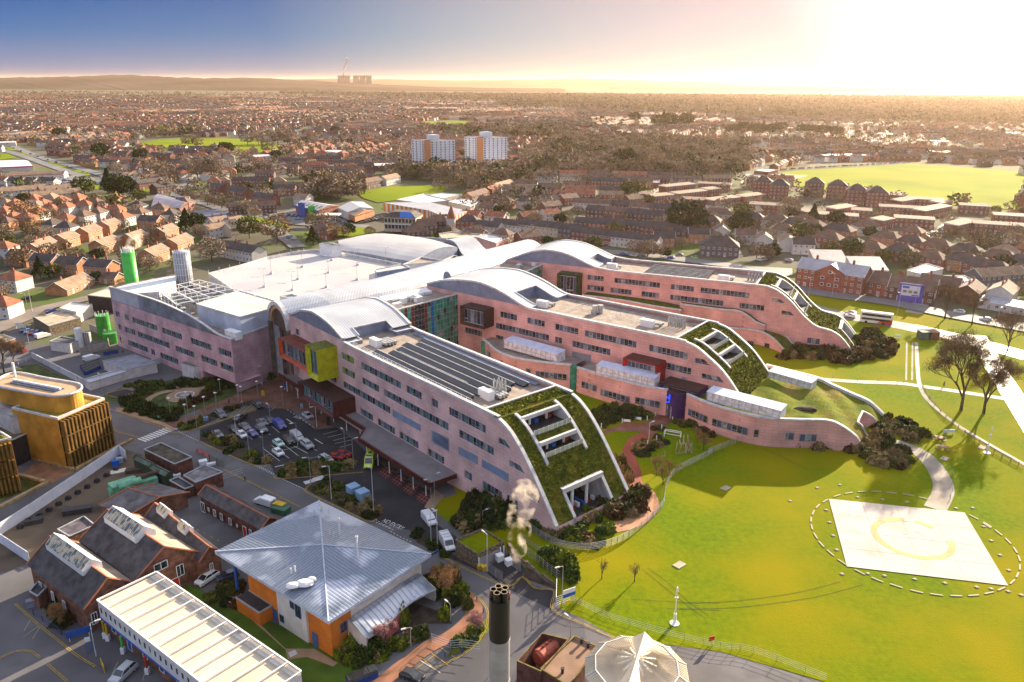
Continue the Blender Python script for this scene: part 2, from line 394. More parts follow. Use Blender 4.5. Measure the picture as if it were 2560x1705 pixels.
def wing(nm,lb,a,d,PR,wins,rows,s_green,s_v0,beams,opens,portal,notch,seed,wallmat,sy,tails=(),panels=(),zb=-1.2,s_gr=None,topen=(4.6,15.0)):
 rnd=random.Random(seed);W=WG
 rt=rt0(nm,lb,'hospital wing',(a[0],a[1],0),Mt.atan2(-d[1],-d[0]))
 fn=lambda s,z,dp:(-s,dp,z)
 C=curve(PR);s_lo,s_hi=C[0][0],C[-1][0];zc=23.55
 top=[(s,min(z,zc))if s>s_v0 else(s,z)for s,z in C]
 outline=[(s_lo,zb)]+top+[(s_hi,zb)]
 holes=[];W_=[]
 for r,c,x0,y0,x1,y1,*st in wins:
  sa,_=PL(c,x0,y0,a,d);sb,_=PL(c,x1,y1,a,d);sa,sb=min(sa,sb),max(sa,sb);zt=rows[r];h=1.95
  q=[(sb,zt),(sa,zt),(sa,zt-h),(sb,zt-h)];holes.append(q);W_.append((q,st[0]if st else sy,'window'))
 for c,*P in tails:
  q=[PL(c,P[2*k],P[2*k+1],a,d)for k in rn_(4)];holes.append(q);W_.append((q,sy,'window'))
 mb=MB();wallholes(mb,outline,holes,fn);
 tf=[(-s,W,z)for s,z in outline]
 i=len(mb.v);mb.v+=tf
 for t in tp([[Vc((s,z,0))for s,z in outline]]):mb.f.append(tuple(i+k for k in reversed(t)));mb.m.append(0)
 mb.pl([(-s_lo,0,zb),(-s_lo,W,zb),(-s_lo,W,C[0][1]),(-s_lo,0,C[0][1])])
 mb.pl([(-s_hi,0,zb),(-s_hi,0,23.4),(-s_hi,W,23.4),(-s_hi,W,zb)])
 pt('wall',mb,wallmat,rt,lc=True)
 for q,st,n_ in W_:wd(rt,q,fn,st,rnd)
 for k,(c,*P,pm)in enumerate(panels):
  mb=MB();q=[PL(c,P[2*j],P[2*j+1],a,d)for j in rn_(4)]
  mb.pl([fn(s,z,-.05)for s,z in q]);
  for j in rn_(4):
   (s0_,z0_),(s1_,z1_)=q[j],q[(j+1)%4];mb.tb(fn(s0_,z0_,-.06),fn(s1_,z1_,-.06),.07,m=1,n=4)
  pt('louvre_panel',mb,[pm,FRAME],rt,lc=True)
 V=[(s,z)for s,z in C if s>=s_v0-.01 and z>zc]
 for t,k in((.02,0),(W-.02,1)):
  mb=MB();pol=[(V[0][0],zc)]+V+[(V[-1][0],zc)];i=len(mb.v);mb.v+=[(-s,t,z)for s,z in pol]
  for tr in tp([[Vc((s,z,0))for s,z in pol]]):mb.f.append(tuple(i+q for q in(tr if k==0 else reversed(tr))));mb.m.append(0)
  pt('gable_infill',mb,INFILL,rt,lc=True)
 for t0,t1 in((-.25,.55),(W-.55,W+.25)):
  mb=MB()
  for(s0,z0),(s1,z1)in zip(C,C[1:]):
   mb.hx([(-s0,t0,z0-.35),(-s1,t0,z1-.35),(-s1,t1,z1-.35),(-s0,t1,z0-.35)],[(-s0,t0,z0+.22),(-s1,t0,z1+.22),(-s1,t1,z1+.22),(-s0,t1,z0+.22)])
  pt('coping',mb,CP,rt,lc=True)
 t0n,t1n=notch[2],notch[3];s_n0,s_n1=notch[0],notch[1]
 mb=MB();vs=[(s,z)for s,z in C if s>=s_n0-.01];vs=[(s_n0,lerp(C,s_n0))]+[p for p in vs if p[0]>s_n0+.3]
 for(s0,z0),(s1,z1)in zip(vs,vs[1:]):
  segs=[(.1,t0n),(t1n,W-.1)]if s1<=s_n1+.01 else[(.1,W-.1)]
  if s0<s_n1<s1:segs=[(.1,W-.1)]
  for ta,tb in segs:mb.pl([(-s0,ta,z0),(-s0,tb,z0),(-s1,tb,z1),(-s1,ta,z1)])
 pt('vault_roof',mb,ZINC,rt,lc=True,smooth=True)
 mb=MB();sb=next((p[0]for p in vs if p[0]>s_n1),s_n1);prev=max(p[0]for p in vs if p[0]<=s_n1+.01)
 zt=lerp(C,prev);zr=22.3
 mb.pl([(-prev,t0n,zr),(-prev,t1n,zr),(-prev,t1n,zt),(-prev,t0n,zt)],0)
 for t in(t0n,t1n):
  pts=[(-s_n0,t,zr),(-prev,t,zr)]+[(-s,t,z)for s,z in reversed(vs)if s<=prev]
  mb.pl(pts,0)
 for(s0,z0),(s1,z1)in zip(vs,vs[1:]):
  if s1<=s_n1+.01:
   for t in(t0n,t1n):mb.tb((-s0,t,z0+.05),(-s1,t,z1+.05),.22,m=1,n=4)
 mb.tb((-prev,t0n,zt+.05),(-prev,t1n,zt+.05),.22,m=1,n=4)
 for ta,tb in((.6,t0n),(t1n,W-.6)):mb.box(-s_n0-.1,-s_n0+.35,ta,tb,zr,lerp(C,s_n0)+.15,0,1)
 mb.tb((-prev+.3,t0n+2,zr+1.6),(-prev+.3,t0n+2,zr+1.8),.12,m=1)
 pt('roof_notch',mb,[INFILL,CP],rt,lc=True)
 s_gr=s_gr if s_gr is not None else s_green
 mb=MB();zr=22.35
 mb.pl([(-s_green,.5,zr),(-s_green,W-.5,zr),(-prev,W-.5,zr),(-prev,.5,zr)])
 pt('gravel_roof',mb,GV,rt,lc=True)
 mb=MB();t0,t1=topen
 allcuts=sorted(set([o[0]for o in opens]+[o[1]for o in opens]+([portal[0]]if portal[2]else[])))
 G_=[(s,z)for s,z in C if s<=s_green];G_.append((s_green,lerp(C,s_green)))
 for cc in allcuts+[s_lo]:
  if all(abs(cc-g[0])>.02 for g in G_):G_.append((cc,lerp(C,cc)))
 G_.sort();ny=10
 def isopen(sm,tm):
  for so0,so1,*_ in opens:
   if min(so0,so1)<sm<max(so0,so1)and t0<tm<t1:return True
  return sm<portal[0]and portal[1]<tm<portal[2]
 ts=sorted(set([.5,t0,t1,W-.5]+([portal[1],portal[2]]if portal[2]else[])+[W*k/9 for k in rn_(1,9)]))
 for(s0,z0),(s1,z1)in zip(G_,G_[1:]):
  for ta,tb in zip(ts,ts[1:]):
   if isopen((s0+s1)/2,(ta+tb)/2):continue
   mb.pl([(-s0,ta,z0-.25),(-s0,tb,z0-.25),(-s1,tb,z1-.25),(-s1,ta,z1-.25)])
 gr=pt('green_roof',mb,SEDUM,rt,lc=True)
 def pts(rng,n):
  s=rng.uniform(s_lo+.5,s_green,n*3);t=rng.uniform(.8,W-.8,n*3);ok=[]
  for k in rn_(n*3):
   if not isopen(s[k],t[k])and not any(abs(s[k]-o[0])<.8 and t0-.6<t[k]<t1+.6 for o in opens):ok.append((-s[k],t[k],lerp(C,s[k])-.2+rng.uniform(0,.14)))
   if len(ok)==n:break
  while len(ok)<n:ok.append(ok[-1])
  return np.array(ok)
 link('sedum_tufts',lm('sedum_tufts',4200,pts,.22,SEDL,seed,.3),gr)
 fr=MB();zg=lerp(C,s_green)
 fr.box(-s_green-.35,-s_green+.25,.5,W-.5,zg-1.3,zg+.18)
 for t in(t0-.7,t1):
  lo,hi=min(o[1]for o in opens)-.9,beams[0]+1.4
  B=[(s,z)for s,z in C if lo<s<hi];B=[(lo,lerp(C,lo))]+B+[(hi,lerp(C,hi))]
  for(s0,z0),(s1,z1)in zip(B,B[1:]):
   fr.hx([(-s0,t,z0-3.4),(-s1,t,z1-3.4),(-s1,t+.7,z1-3.4),(-s0,t+.7,z0-3.4)],[(-s0,t,z0+.3),(-s1,t,z1+.3),(-s1,t+.7,z1+.3),(-s0,t+.7,z0+.3)])
 for s in beams:
  z=lerp(C,s);fr.box(-s-.1,-s+.55,t0,t1,z-.55,z+.28)
 pt('terrace_frame',fr,CN_,rt,lc=True)
 for so0,so1,*_ in opens:
  zf=lerp(C,so1)-.15;zt=lerp(C,so0)
  mb=MB();back=so0+3.4
  mb.pl([(-so1,t0,zf),(-so1,t1,zf),(-back,t1,zf),(-back,t0,zf)],0)
  mb.pl([(-back,t0,zf),(-back,t1,zf),(-back,t1,zt),(-back,t0,zt)],1)
  mb.pl([(-so0,t0,zt-.3),(-so0,t1,zt-.3),(-back,t1,zt-.3),(-back,t0,zt-.3)],0)
  for k in rn_(7):
   y=t0+(t1-t0)*(k+.5)/7;mb.box(-back,-back+.06,y-.05,y+.05,zf,zt,2)
  for y in(t0+3.2,t1-2.4):mb.tb((-so0-1,y,zf),(-so0-1,y,zt),.28,m=2,n=8)
  mb.box(-so0-2.2,-so0-.6,t0+4.4,t0+5.4,zf,zf+.9,4);mb.box(-so0-2,-so0-1,t1-2.2,t1-.8,zf,zf+.7,5)
  pt('terrace',mb,[DARK,GS,WH,FRAME,BLUEB,REDB],rt,lc=True)
  mb=MB()
  mb.box(-so1-.05,-so1+.02,t0,t1,zf+.1,zf+1.15,0)
  for k in rn_(9):
   y=t0+(t1-t0)*k/8;mb.box(-so1-.02,-so1+.08,y-.05,y+.05,zf,zf+1.25,1)
  pt('railing',mb,[RAILG,WH],rt,lc=True)
 ps,pt0,pt1=portal;zp=lerp(C,ps)
 if pt1>pt0:
  mb=MB();mb.box(-ps-.5,-ps+.5,pt0-.7,pt1+.7,zp-.7,zp+.35)
  B=[(s,z)for s,z in C if s<ps]+[(ps,zp)]
  for t in(pt0-.7,pt1):
   for(s0,z0),(s1,z1)in zip(B,B[1:]):
    mb.hx([(-s0,t,z0-3.5),(-s1,t,z1-2.2),(-s1,t+.7,z1-2.2),(-s0,t+.7,z0-3.5)],[(-s0,t,z0+.3),(-s1,t,z1+.3),(-s1,t+.7,z1+.3),(-s0,t+.7,z0+.3)])
  pt('portal_frame',mb,CN_,rt,lc=True)
  mb=MB();zf=C[0][1]-1.2;back=ps+5
  mb.pl([(-s_lo+.1,pt0,zf),(-s_lo+.1,pt1,zf),(-back,pt1,zf),(-back,pt0,zf)],0)
  mb.pl([(-back,pt0,zf),(-back,pt1,zf),(-back,pt1,zp),(-back,pt0,zp)],1)
  for t in(pt0,pt1):mb.pl([(-s_lo,t,zf),(-back,t,zf),(-back,t,zp),(-ps,t,zp)],2)
  mb.pl([(-ps,pt0,zp-.3),(-ps,pt1,zp-.3),(-back,pt1,zp-.3),(-back,pt0,zp-.3)],0)
  for y in(pt0+3,pt1-3):mb.tb((-ps-.6,y,zf),(-ps-.6,y,zp-.3),.35,m=3,n=8)
  for q in rn_(6):mb.box(-ps-1-rnd.random()*2,-ps-.3,pt0+1.5+q*1.5,pt0+2.1+q*1.5,zf,zf+.5+rnd.random()*.5,(4,5,3)[q%3])
  pt('undercroft',mb,[DARK,GS,CN_,WH,BLUEB,REDB],rt,lc=True)
 rt['prof']=1;del rt['prof']
 return rt,C,fn
SEDL=mat('sedum_leaf',(.20,.19,.02),1,.3,.5,col2=(.05,.07,.012),spec=.05)
BLUEB=mat('bright_blue',(.02,.12,.45),.4);REDB=mat('bright_red',(.5,.03,.02),.5)
RAILG=mat('frosted_rail_glass',(.42,.44,.38),.3,.15,.8)
def duct_set(par,s,t,z=22.35,n=3,L_=4.5,big=True):
 mb=MB()
 if big:mb.box(-s-2.6,-s+1.2,t-1.1,t+.5,z,z+2.0,0)
 for k in rn_(n):
  y=t+.9+k*.95;mb.box(-s-L_/2,-s+L_/2,y,y+.7,z+.5,z+1.15,1)
  for q in(-.4,.4):mb.box(-s+L_*q-.1,-s+L_*q+.1,y,y+.6,z,z+.5,2)
 pt('air_handling_unit',mb,[WH,SE,DARK],par,lc=True)
def flues(par,s,t,n=3,m=2,h=3.4,z=22.35):
 for i in rn_(n):
  for j in rn_(m):
   mb=MB();x=-s+i*1.1;y=t+j*1.3
   mb.tb((x,y,z),(x,y,z+h-.5),.26,.26,0,8);mb.tb((x,y,z+h-.5),(x,y,z+h),.26,.1,0,8);mb.tb((x,y,z+.9),(x,y,z+1.3),.36,.36,0,8)
   pt('flue',mb,SE,par,lc=True,smooth=False)
def rails(par,pts,z,name='guard_rail',h=1.1,step=1.8,r=.045):
 mb=MB()
 for p,q in zip(pts,pts[1:]):
  L_=Mt.dist(p,q);k=max(1,int(L_/step))
  for i in rn_(k+1):
   x=p[0]+(q[0]-p[0])*i/k;y=p[1]+(q[1]-p[1])*i/k;mb.tb((x,y,z),(x,y,z+h),r,m=0,n=4)
  for hh in(h*.55,h):mb.tb((*p,z+hh),(*q,z+hh),r,m=0,n=4)
 pt(name,mb,WH,par,lc=True)
A_w,CA,fA=wing('hospital_wing','nearest pink hospital wing with yellow and orange box bays and a steep green roof end',aA,dA,PA,[(4,'h2',932,1180,1047,1235,'L'),(3,'h2',940,1300,1053,1365,'L'),(4,'h2',1115,1270,1480,1480),(4,'m2',1897,232,2038,318),(4,'m2',2130,352,2290,440),(4,'m3',-20,395,420,598),(3,'h2',1123,1400,1278,1502),(3,'m2',1690,260,2285,585),(3,'m3',175,632,495,812),(2,'m2',1315,190,1748,450),(2,'h2',815,1385,885,1440),(1,'m2',1470,435,1590,505),(1,'m2',1632,530,1792,625),(1,'m2',1835,650,2008,755),(1,'m2',2095,808,2245,905),(1,'m2',2335,950,2430,1000),(1,'m3',130,950,293,1050),(1,'m3',392,1108,570,1215),(4,'h2',510,960,545,975),(2,'h2',485,1315,578,1372),(2,'h2',602,1385,700,1440)],{4:20.25,3:16.15,2:12.0,1:7.0},8.9,64.0,(2.3,-3.1),((2.3,-1.7),(-3.1,-5.3)),(-9.8,5.4,15.6),(66.0,71.0,4.7,15.2),3,PINK,'A',tails=[('m3',535,710,600,740,660,830,537,765),('m3',635,915,735,970,785,1055,637,975),('m3',780,1185,885,1245,920,1325,782,1240),('m3',665,1270,715,1300,713,1385,665,1350)],panels=[('m2',1775,455,2032,600,2032,655,1775,515,BLUEP),('m2',2135,645,2290,735,2290,835,2135,745,BLUEP),('m3',-60,650,83,722,83,838,-60,765,BLUEP),('m3',175,795,345,882,345,958,175,868,BLUEP),('m3',390,915,632,1045,632,1122,390,982,BLUEP)])
rw=random.Random(11)
bb(A_w,'orange_box_bay',77.5,96.5,12.6,18.2,5.2,ORNG,mat('orange_bay_top',(.17,.035,.022),.7,.2,1),1.0,'A',rw,fA,'orange red box bay')
bb(A_w,'yellow_box_bay',71.2,77.6,12.4,21.2,6.0,YELG,YELR,1.25,'A',rw,fA,'yellow green box bay')
bb(A_w,'maroon_box_bay',63.0,82.5,4.9,9.4,6.6,MARO,mat('maroon_bay_top',(.06,.025,.02),.8,.2,1),.8,'A',rw,fA,'dark maroon box bay over the entrance')
mb=MB()
for t,s0,s1 in((2.2,17,57),(5.2,17,54),(8.2,15,55),(11.2,15,57),(13.8,17,55),(16.4,15,57)):
 mb.hx([(-s1,t,22.5),(-s0,t,22.5),(-s0,t+1.6,22.5),(-s1,t+1.6,22.5)],[(-s1,t,22.75),(-s0,t,22.75),(-s0,t+1.6,23.15),(-s1,t+1.6,23.15)],0)
 mb.tb((-s1,t+1.7,23.2),(-s0,t+1.7,23.2),.1,m=1,n=4)
pt('roof_light_strip',mb,[BLACKP,CP],A_w,lc=True)
duct_set(A_w,61,6.5,n=4);flues(A_w,17,9.5,3,2);duct_set(A_w,15,6.5,n=3,L_=5)
rails(A_w,[(-14,.9),(-64,.9)],22.9);rails(A_w,[(-24,7.4),(-52,7.4)],22.4,h=.8)
mb=MB()
for k in rn_(3):mb.tb((-64,19.2+k*.45,22.7),(-14,19.2+k*.45,22.7),.13,m=0,n=5)
pt('roof_pipes',mb,BLUEP,A_w,lc=True)
B_w,CB,fB=wing('hospital_wing','middle pink hospital wing with the bright red box bay above white sheeted shelters',aB,dB,PB,[(4,'h3',185,797,340,840),(4,'h3',435,852,595,887),(4,'h3',693,910,905,955),(4,'h3',965,972,1440,1073),(4,'h3',1558,1102,1915,1180),(3,'h3',145,897,635,1008),(3,'h3',690,1028,755,1042),(3,'h3',850,1062,1200,1140),(3,'h3',1612,1240,1945,1313),(2,'h2',2070,950,2355,1012),(2,'h3',20,990,215,1035)],{4:20.4,3:16.4,2:12.4},-28.3,18.8,(-33.2,-38.6),((-33.2,-37.0),(-38.6,-41.6)),(-60,0,0),(20.0,29.4,4.0,15.0),5,PINK2,'B',tails=[('h3',1978,1230,2060,1245,2115,1305,1978,1278),('h3',2038,1372,2205,1408,2245,1465,2038,1418)],panels=[('h3',847,1168,1022,1205,1022,1285,847,1240,GREYP),('h3',1858,1402,1900,1412,1900,1435,1858,1428,GREYP)],zb=3.0,topen=(4.4,15.0))
bb(B_w,'brown_box_bay',33.5,43.0,15.2,21.2,5.2,BROWNC,BROWNC,.9,'B',rw,fB,'dark brown box bay beside the glass front')
bb(B_w,'red_box_bay',-26.0,-15.8,11.4,17.0,5.4,RED,MARO,.9,'B',rw,fB,'bright red box bay')
bb(B_w,'purple_box_bay',-38.5,-27.5,7.9,12.8,6.4,PURP,BROWNC,.9,'B',rw,fB,'dark purple box bay')
duct_set(B_w,19,7,n=2);flues(B_w,-20,12.5,5,2,3.0);duct_set(B_w,-16,9,n=2,L_=6);duct_set(B_w,3,9,n=1,L_=2.5,big=False)
for k,(s,t)in enumerate(((3,10),(2,11.5))):
 mb=MB();mb.tb((-s,t,22.4),(-s,t,24.8),.8,.8,0,10);mb.tb((-s,t,24.8),(-s,t,25.0),.9,.9,0,10);pt('water_tank',mb,SE,B_w,lc=True)
rails(B_w,[(22,1.2),(-15,1.2)],22.4);rails(B_w,[(-10,5),(-10,14),(-2,14)],22.4);rails(B_w,[(4,6),(4,13),(12,13),(12,6)],22.4)
C_w,CC_,fC=wing('hospital_wing','farthest pink hospital wing with an S-curved green roof end towards the road',aC,dC,PC,[(4,'h3',990,463,1140,483),(4,'h3',1238,493,1655,542),(4,'h3',1758,552,1970,578),(4,'h3',2030,585,2480,640),(3,'h3',985,560,1140,577),(3,'h3',1200,583,1395,608),(3,'h3',1487,617,1650,638),(3,'h3',1750,650,2240,708),(3,'h3',2303,715,2390,727),(3,'h4',78,600,345,632),(1,'h4',678,880,775,893)],{4:21.0,3:17.2,2:13.0,1:8.1},-49.3,3.8,(-55.2,-61.2),((-55.2,-60.2),(-61.2,-65.6)),(-76.8,7.5,17.5),(7.0,13.0,6.6,15.5),6,PINK2,'B',tails=[('h4',404,573,475,587,502,615,404,603),('h4',476,668,545,680,578,713,476,700)],panels=[],zb=.0,topen=(3.2,15.0))
bb(C_w,'green_box_bay',12.3,20.5,12.6,21.4,4.6,GREENC,GREENC,.9,'B',rw,fC,'dark green box bay')
mb=MB()
for k in rn_(8):
 t=3+k*1.9
 mb.hx([(9.5,t,22.5),(32,t,22.5),(32,t+1.1,22.5),(9.5,t+1.1,22.5)],[(9.5,t,22.8),(32,t,22.8),(32,t+1.1,23.2),(9.5,t+1.1,23.2)],0)
 mb.tb((9.5,t+1.2,23.2),(32,t+1.2,23.2),.1,m=1,n=4)
pt('roof_light_strip',mb,[BLACKP,CP],C_w,lc=True)
duct_set(C_w,3,8,n=1,L_=5);flues(C_w,-45,11,5,2,3.0);duct_set(C_w,-38,8,n=3,L_=5);rails(C_w,[(-2,1.2),(46,1.2)],22.4)
mb=MB();mb.dm((36,9,22.4),1.2,1.2,.8);pt('roof_dome',mb,WH,C_w,lc=True)
# ------------------------------------------------------------------ street vault (spine), west block, deck, links, podiums
def P3(c,*tr):return[GZ(c,*p)for p in tr]
def wb(mb,top,zb,m=0,mcope=None,th=.6):
 for a,b in zip(top,top[1:]):
  mb.pl([(a[0],a[1],zb),(b[0],b[1],zb),tuple(b),tuple(a)],m)
  if mcope is not None:mb.tb(tuple(a),tuple(b),.3,m=mcope,n=4)
SK=rt0('street_vault','long grey arched roof joining the inner ends of the three wings','hospital building',(-69.5,222.5,0))
Lp=sm([(-74,227.8),(-66.6,232),(-46.5,257),(-19.5,294),(2,322)],6);Rp=sm([(-65,217.2),(-51,230),(-29.5,253.5),(-5,288),(13,312)],6)
mb=MB();NA=12;rings=[]
for k,(l,r)in enumerate(zip(Lp,Rp)):
 q=min(1,k/5);ez=20.0+1.2*q;cz=25.6+.9*q;ring=[]
 for j in rn_(NA+1):
  a=Mt.pi*j/NA;u=.5-.5*cos(a);ring.append((l[0]+(r[0]-l[0])*u,l[1]+(r[1]-l[1])*u,ez+(cz-ez)*sin(a)))
 rings.append(ring)
for A_,B_ in zip(rings,rings[1:]):mb.strip(A_,B_)
pt('vault_roof',mb,ZINCX,SK,smooth=True)
mb=MB()
for E_ in(Lp,Rp):
 for a,b in zip(E_,E_[1:]):mb.pl([(a[0],a[1],0),(b[0],b[1],0),(b[0],b[1],21.3),(a[0],a[1],21.3)],0)
pt('wall',mb,CN_,SK)
mb=MB();l,r=Vc(Lp[0]),Vc(Rp[0]);dd=(r-l).normalized();out=Vc((dd.y,-dd.x))*-1
if out.y>0:out=-out
def archpt(u,grow,o):
 c=(l+r)/2;hw=(r-l).length/2+grow;p=c-dd*hw*cos(u)+out*o;return(p.x,p.y,18.6+(7.0+grow)*sin(u))
for k in rn_(18):
 u0,u1=Mt.pi*k/18,Mt.pi*(k+1)/18
 for g0,g1,o0,o1,m in((.3,.3,.8,-.5,1),(-.9,.3,.8,.8,1),(-2.0,-.9,.3,.3,2),(-.9,-.9,.3,.8,1),(-2.0,-2.0,.3,-1.6,2)):
  mb.pl([archpt(u0,g0,o0),archpt(u1,g0,o0),archpt(u1,g1,o1),archpt(u0,g1,o1)],m)
for u,sg in((0,1),(Mt.pi,1)):
 a=archpt(u,.3,.8);b=archpt(u,-.9,.8);c=archpt(u,-.9,-.5);d=archpt(u,.3,-.5)
 mb.hx([(*p[:2],-.5)for p in(a,b,c,d)],[(*p[:2],18.7)for p in(a,b,c,d)],0)
pt('arch',mb,[mat('aged_bronze',(.20,.16,.125),.6,.2,.5),CP,mat('arch_soffit_timber',(.52,.30,.16),.6,.1,.8)],SK)
mb=MB()
for k in rn_(14):
 z=17.5+k*.5;h_=max(.0,1-((z-18.6)/5.2)**2)**.5 if z>18.6 else 1;hw=((r-l).length/2-2.0)*h_;c=(l+r)/2
 if hw>.4:p,q=c-dd*hw-out*.6,c+dd*hw-out*.6;mb.hx([(p.x,p.y,z),(q.x,q.y,z),(q.x-out.x*.5,q.y-out.y*.5,z),(p.x-out.x*.5,p.y-out.y*.5,z)],[(p.x,p.y,z+.34),(q.x,q.y,z+.34),(q.x-out.x*.5,q.y-out.y*.5,z+.34),(p.x-out.x*.5,p.y-out.y*.5,z+.34)])
pt('louvres',mb,mat('brown_louvre',(.13,.095,.08),.6,.1,1),SK)
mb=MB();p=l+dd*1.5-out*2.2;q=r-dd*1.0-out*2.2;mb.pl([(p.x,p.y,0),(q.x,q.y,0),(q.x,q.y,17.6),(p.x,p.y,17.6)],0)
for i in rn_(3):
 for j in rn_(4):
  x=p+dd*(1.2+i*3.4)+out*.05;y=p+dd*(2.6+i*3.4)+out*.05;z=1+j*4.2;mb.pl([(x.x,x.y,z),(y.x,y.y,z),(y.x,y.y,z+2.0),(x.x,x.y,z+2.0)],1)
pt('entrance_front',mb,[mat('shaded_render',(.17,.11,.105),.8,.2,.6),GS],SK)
mb=MB()
D0=GZ('h2',1905,500,25.2);ux=Vc((.62,.78,0));uy=Vc((-.78,.62,0))
for k in rn_(8):
 a0,a1=Mt.pi*k/8,Mt.pi*(k+1)/8
 f=lambda a,o:D0+uy*(-1.9*cos(a))+Vc((0,0,-.6+3.0*sin(a)**.7))+ux*o
 mb.pl([f(a0,0),f(a1,0),f(a1,7),f(a0,7)],1);mb.pl([D0+Uz(-.6),f(a0,0),f(a1,0)],0)
pt('roof_dormer',mb,[INFILL,ZINC],SK)
# --- glazed links between the wings, with plant on their roofs
def glasslink(nm_label,p0,p1,back,ztop,seed,plant):
 rt=rt0('glazed_link',nm_label,'hospital building',(p0[0],p0[1],0));rn=random.Random(seed)
 mb=MB();pl=[p0,p1]+back;mb.pm(pl,3.0,ztop-.8,1,0);pt('roof',mb,[GV,CN_],rt)
 d=Vc((p1[0]-p0[0],p1[1]-p0[1]));Ln=d.length;d.normalize();n_=Vc((d.y,-d.x))
 mb=MB();nx_=int(Ln/1.35);x=0;base=[0,1,0,2,0,4,1,0,3,4]
 for i in rn_(nx_):
  u0,u1=Ln*i/nx_,Ln*(i+1)/nx_;nz=int((ztop-4)/1.7)
  stripe=4 if i in(4,15)else(3 if i in(7,9,13)else None)
  for j in rn_(nz):
   z0=4+(ztop-4)*j/nz;z1=4+(ztop-4)*(j+1)/nz
   m=stripe if stripe is not None else(1 if(9<i<13)else(0 if rn.random()<.62 else rn.choice([1,1,2,0])))
   if stripe is None and not 9<i<13:m=m if j%3 else 0
   A=p0[0]+d.x*(u0+.05)+n_.x*.1,p0[1]+d.y*(u0+.05)+n_.y*.1;B=p0[0]+d.x*(u1-.05)+n_.x*.1,p0[1]+d.y*(u1-.05)+n_.y*.1
   mb.pl([(*A,z0+.05),(*B,z0+.05),(*B,z1-.05),(*A,z1-.05)],m)
 pt('curtain_wall',mb,[mat('sea_green_glass',(.045,.27,.20),.15,.3,.5,spec=.9),GS,GLASSC,mat('oxblood_mullion',(.13,.03,.03),.5),mat('azure_panel',(.01,.12,.34),.4)],rt)
 mb=MB()
 for a,b in((p0,p1),):mb.tb((a[0]+n_.x*.1,a[1]+n_.y*.1,ztop),(b[0]+n_.x*.1,b[1]+n_.y*.1,ztop),.25,n=4)
 pt('coping',mb,CP,rt)
 for k in rn_(plant):
  mb=MB();t=rn.random();c=(p0[0]*(1-t)+p1[0]*t-n_.x*rn.uniform(2.5,8),p0[1]*(1-t)+p1[1]*t-n_.y*rn.uniform(2.5,8))
  mb.obx(c,d,n_,rn.uniform(1.5,3),rn.uniform(1,2),ztop-.8,ztop+rn.uniform(.2,1.1));pt('plant_unit',mb,rn.choice([WH,SE]),rt)
 return rt,d,n_
lk1,d1,n1=glasslink('tall green and blue glass front in the courtyard beside the dark brown box bay',(-39,219.3),(-17.4,243.6),[(-25,251),(-31,254),(-51,231)],23.0,4,7)
mb=MB()
for k in rn_(6):
 a=GZ('h2',1345+72*k,705-15*k,23.2);b=GZ('h2',1345+72*(k+1)-8,705-15*(k+1),23.2);c=b+Vc((-2.6,2.4,.5));e_=a+Vc((-2.6,2.4,.5))
 mb.hx([a-Uz(.9),b-Uz(.9),c-Uz(1.4),e_-Uz(1.4)],[a,b,c,e_])
pt('roof_canopy',mb,WH,lk1)
lk2,d2,n2=glasslink('green and blue glass front between the middle and farthest wings',(-3.7,259),(11.5,287.5),[(-3,294),(-9,286),(-20,268)],23.0,9,9)
# --- west block
aW=(-81.4,213.8);zW=lambda z:z
rt=rt0('west_block','pink hospital block on the left with a wavy grey screen above three rows of windows','hospital building',(aW[0],aW[1],0),Mt.atan2(-dW[1],-dW[0]));WB=rt
fn=lambda s,z,dp:(-s,dp,z);PW=[(-.3,16.8),(6.5,17.0),(14,18.7),(23.3,20.3),(38,21.4),(51.5,21.4),(70,21.0)]
CW=curve(PW);zpk=16.6;rowsW={3:13.0,2:8.4,1:3.8};holes=[];ww=[];rn=random.Random(21)
for r_,x0,y0,x1,y1 in((3,1215,705,1440,770),(3,1490,805,1670,875),(3,1750,895,1945,975),(3,2010,985,2125,1030),(2,1145,795,1238,822),(2,1265,840,1558,950),(2,1610,965,1785,1030),(2,1848,1055,1995,1110),(2,2025,1118,2143,1165),(1,1097,882,1132,893),(1,1175,915,1360,985),(1,1385,995,1420,1008),(1,1470,1030,1635,1098),(3,1143,680,1180,690),(3,1060,652,1096,662),(2,1080,768,1115,778)):
 sa,sb=sorted((PL('h1',x0,y0,aW,dW)[0],PL('h1',x1,y1,aW,dW)[0]));zt=rowsW[r_];q=[(sb,zt),(sa,zt),(sa,zt-2.05),(sb,zt-2.05)];holes.append(q);ww.append(q)
mb=MB();wallholes(mb,[(-.3,3.2),(-.3,zpk),(70,zpk),(70,-.5),(17,-.5),(17,3.2)],holes,fn)
e2=Vc((-74,227.8));loc=INV[rt.name]@Vc((-74,227.8,0));ex,ey=loc.x,loc.y
mb.pl([(.3,0,-.5),(ex,ey,-.5),(ex,ey,16.8),(.3,0,16.8)]);mb.pl([(-70,0,-.5),(-70,30,-.5),(-70,30,21),(-70,0,21)])
mb.pl([(.3,0,3.2),(-17,0,3.2),(-17,9,3.2),(.3,9,3.2)]);mb.pl([(-17,9,3.2),(.3,9,3.2),(.3,9,-.5),(-17,9,-.5)]);mb.pl([(-17,0,-.5),(-17,9,-.5),(-17,9,3.2),(-17,0,3.2)])
pt('wall',mb,PINK3,rt,lc=True)
for q in ww:wd(rt,q,fn,'W',rn)
aR,dR=aW,(Vc((-74,227.8))-Vc(aW)).normalized()
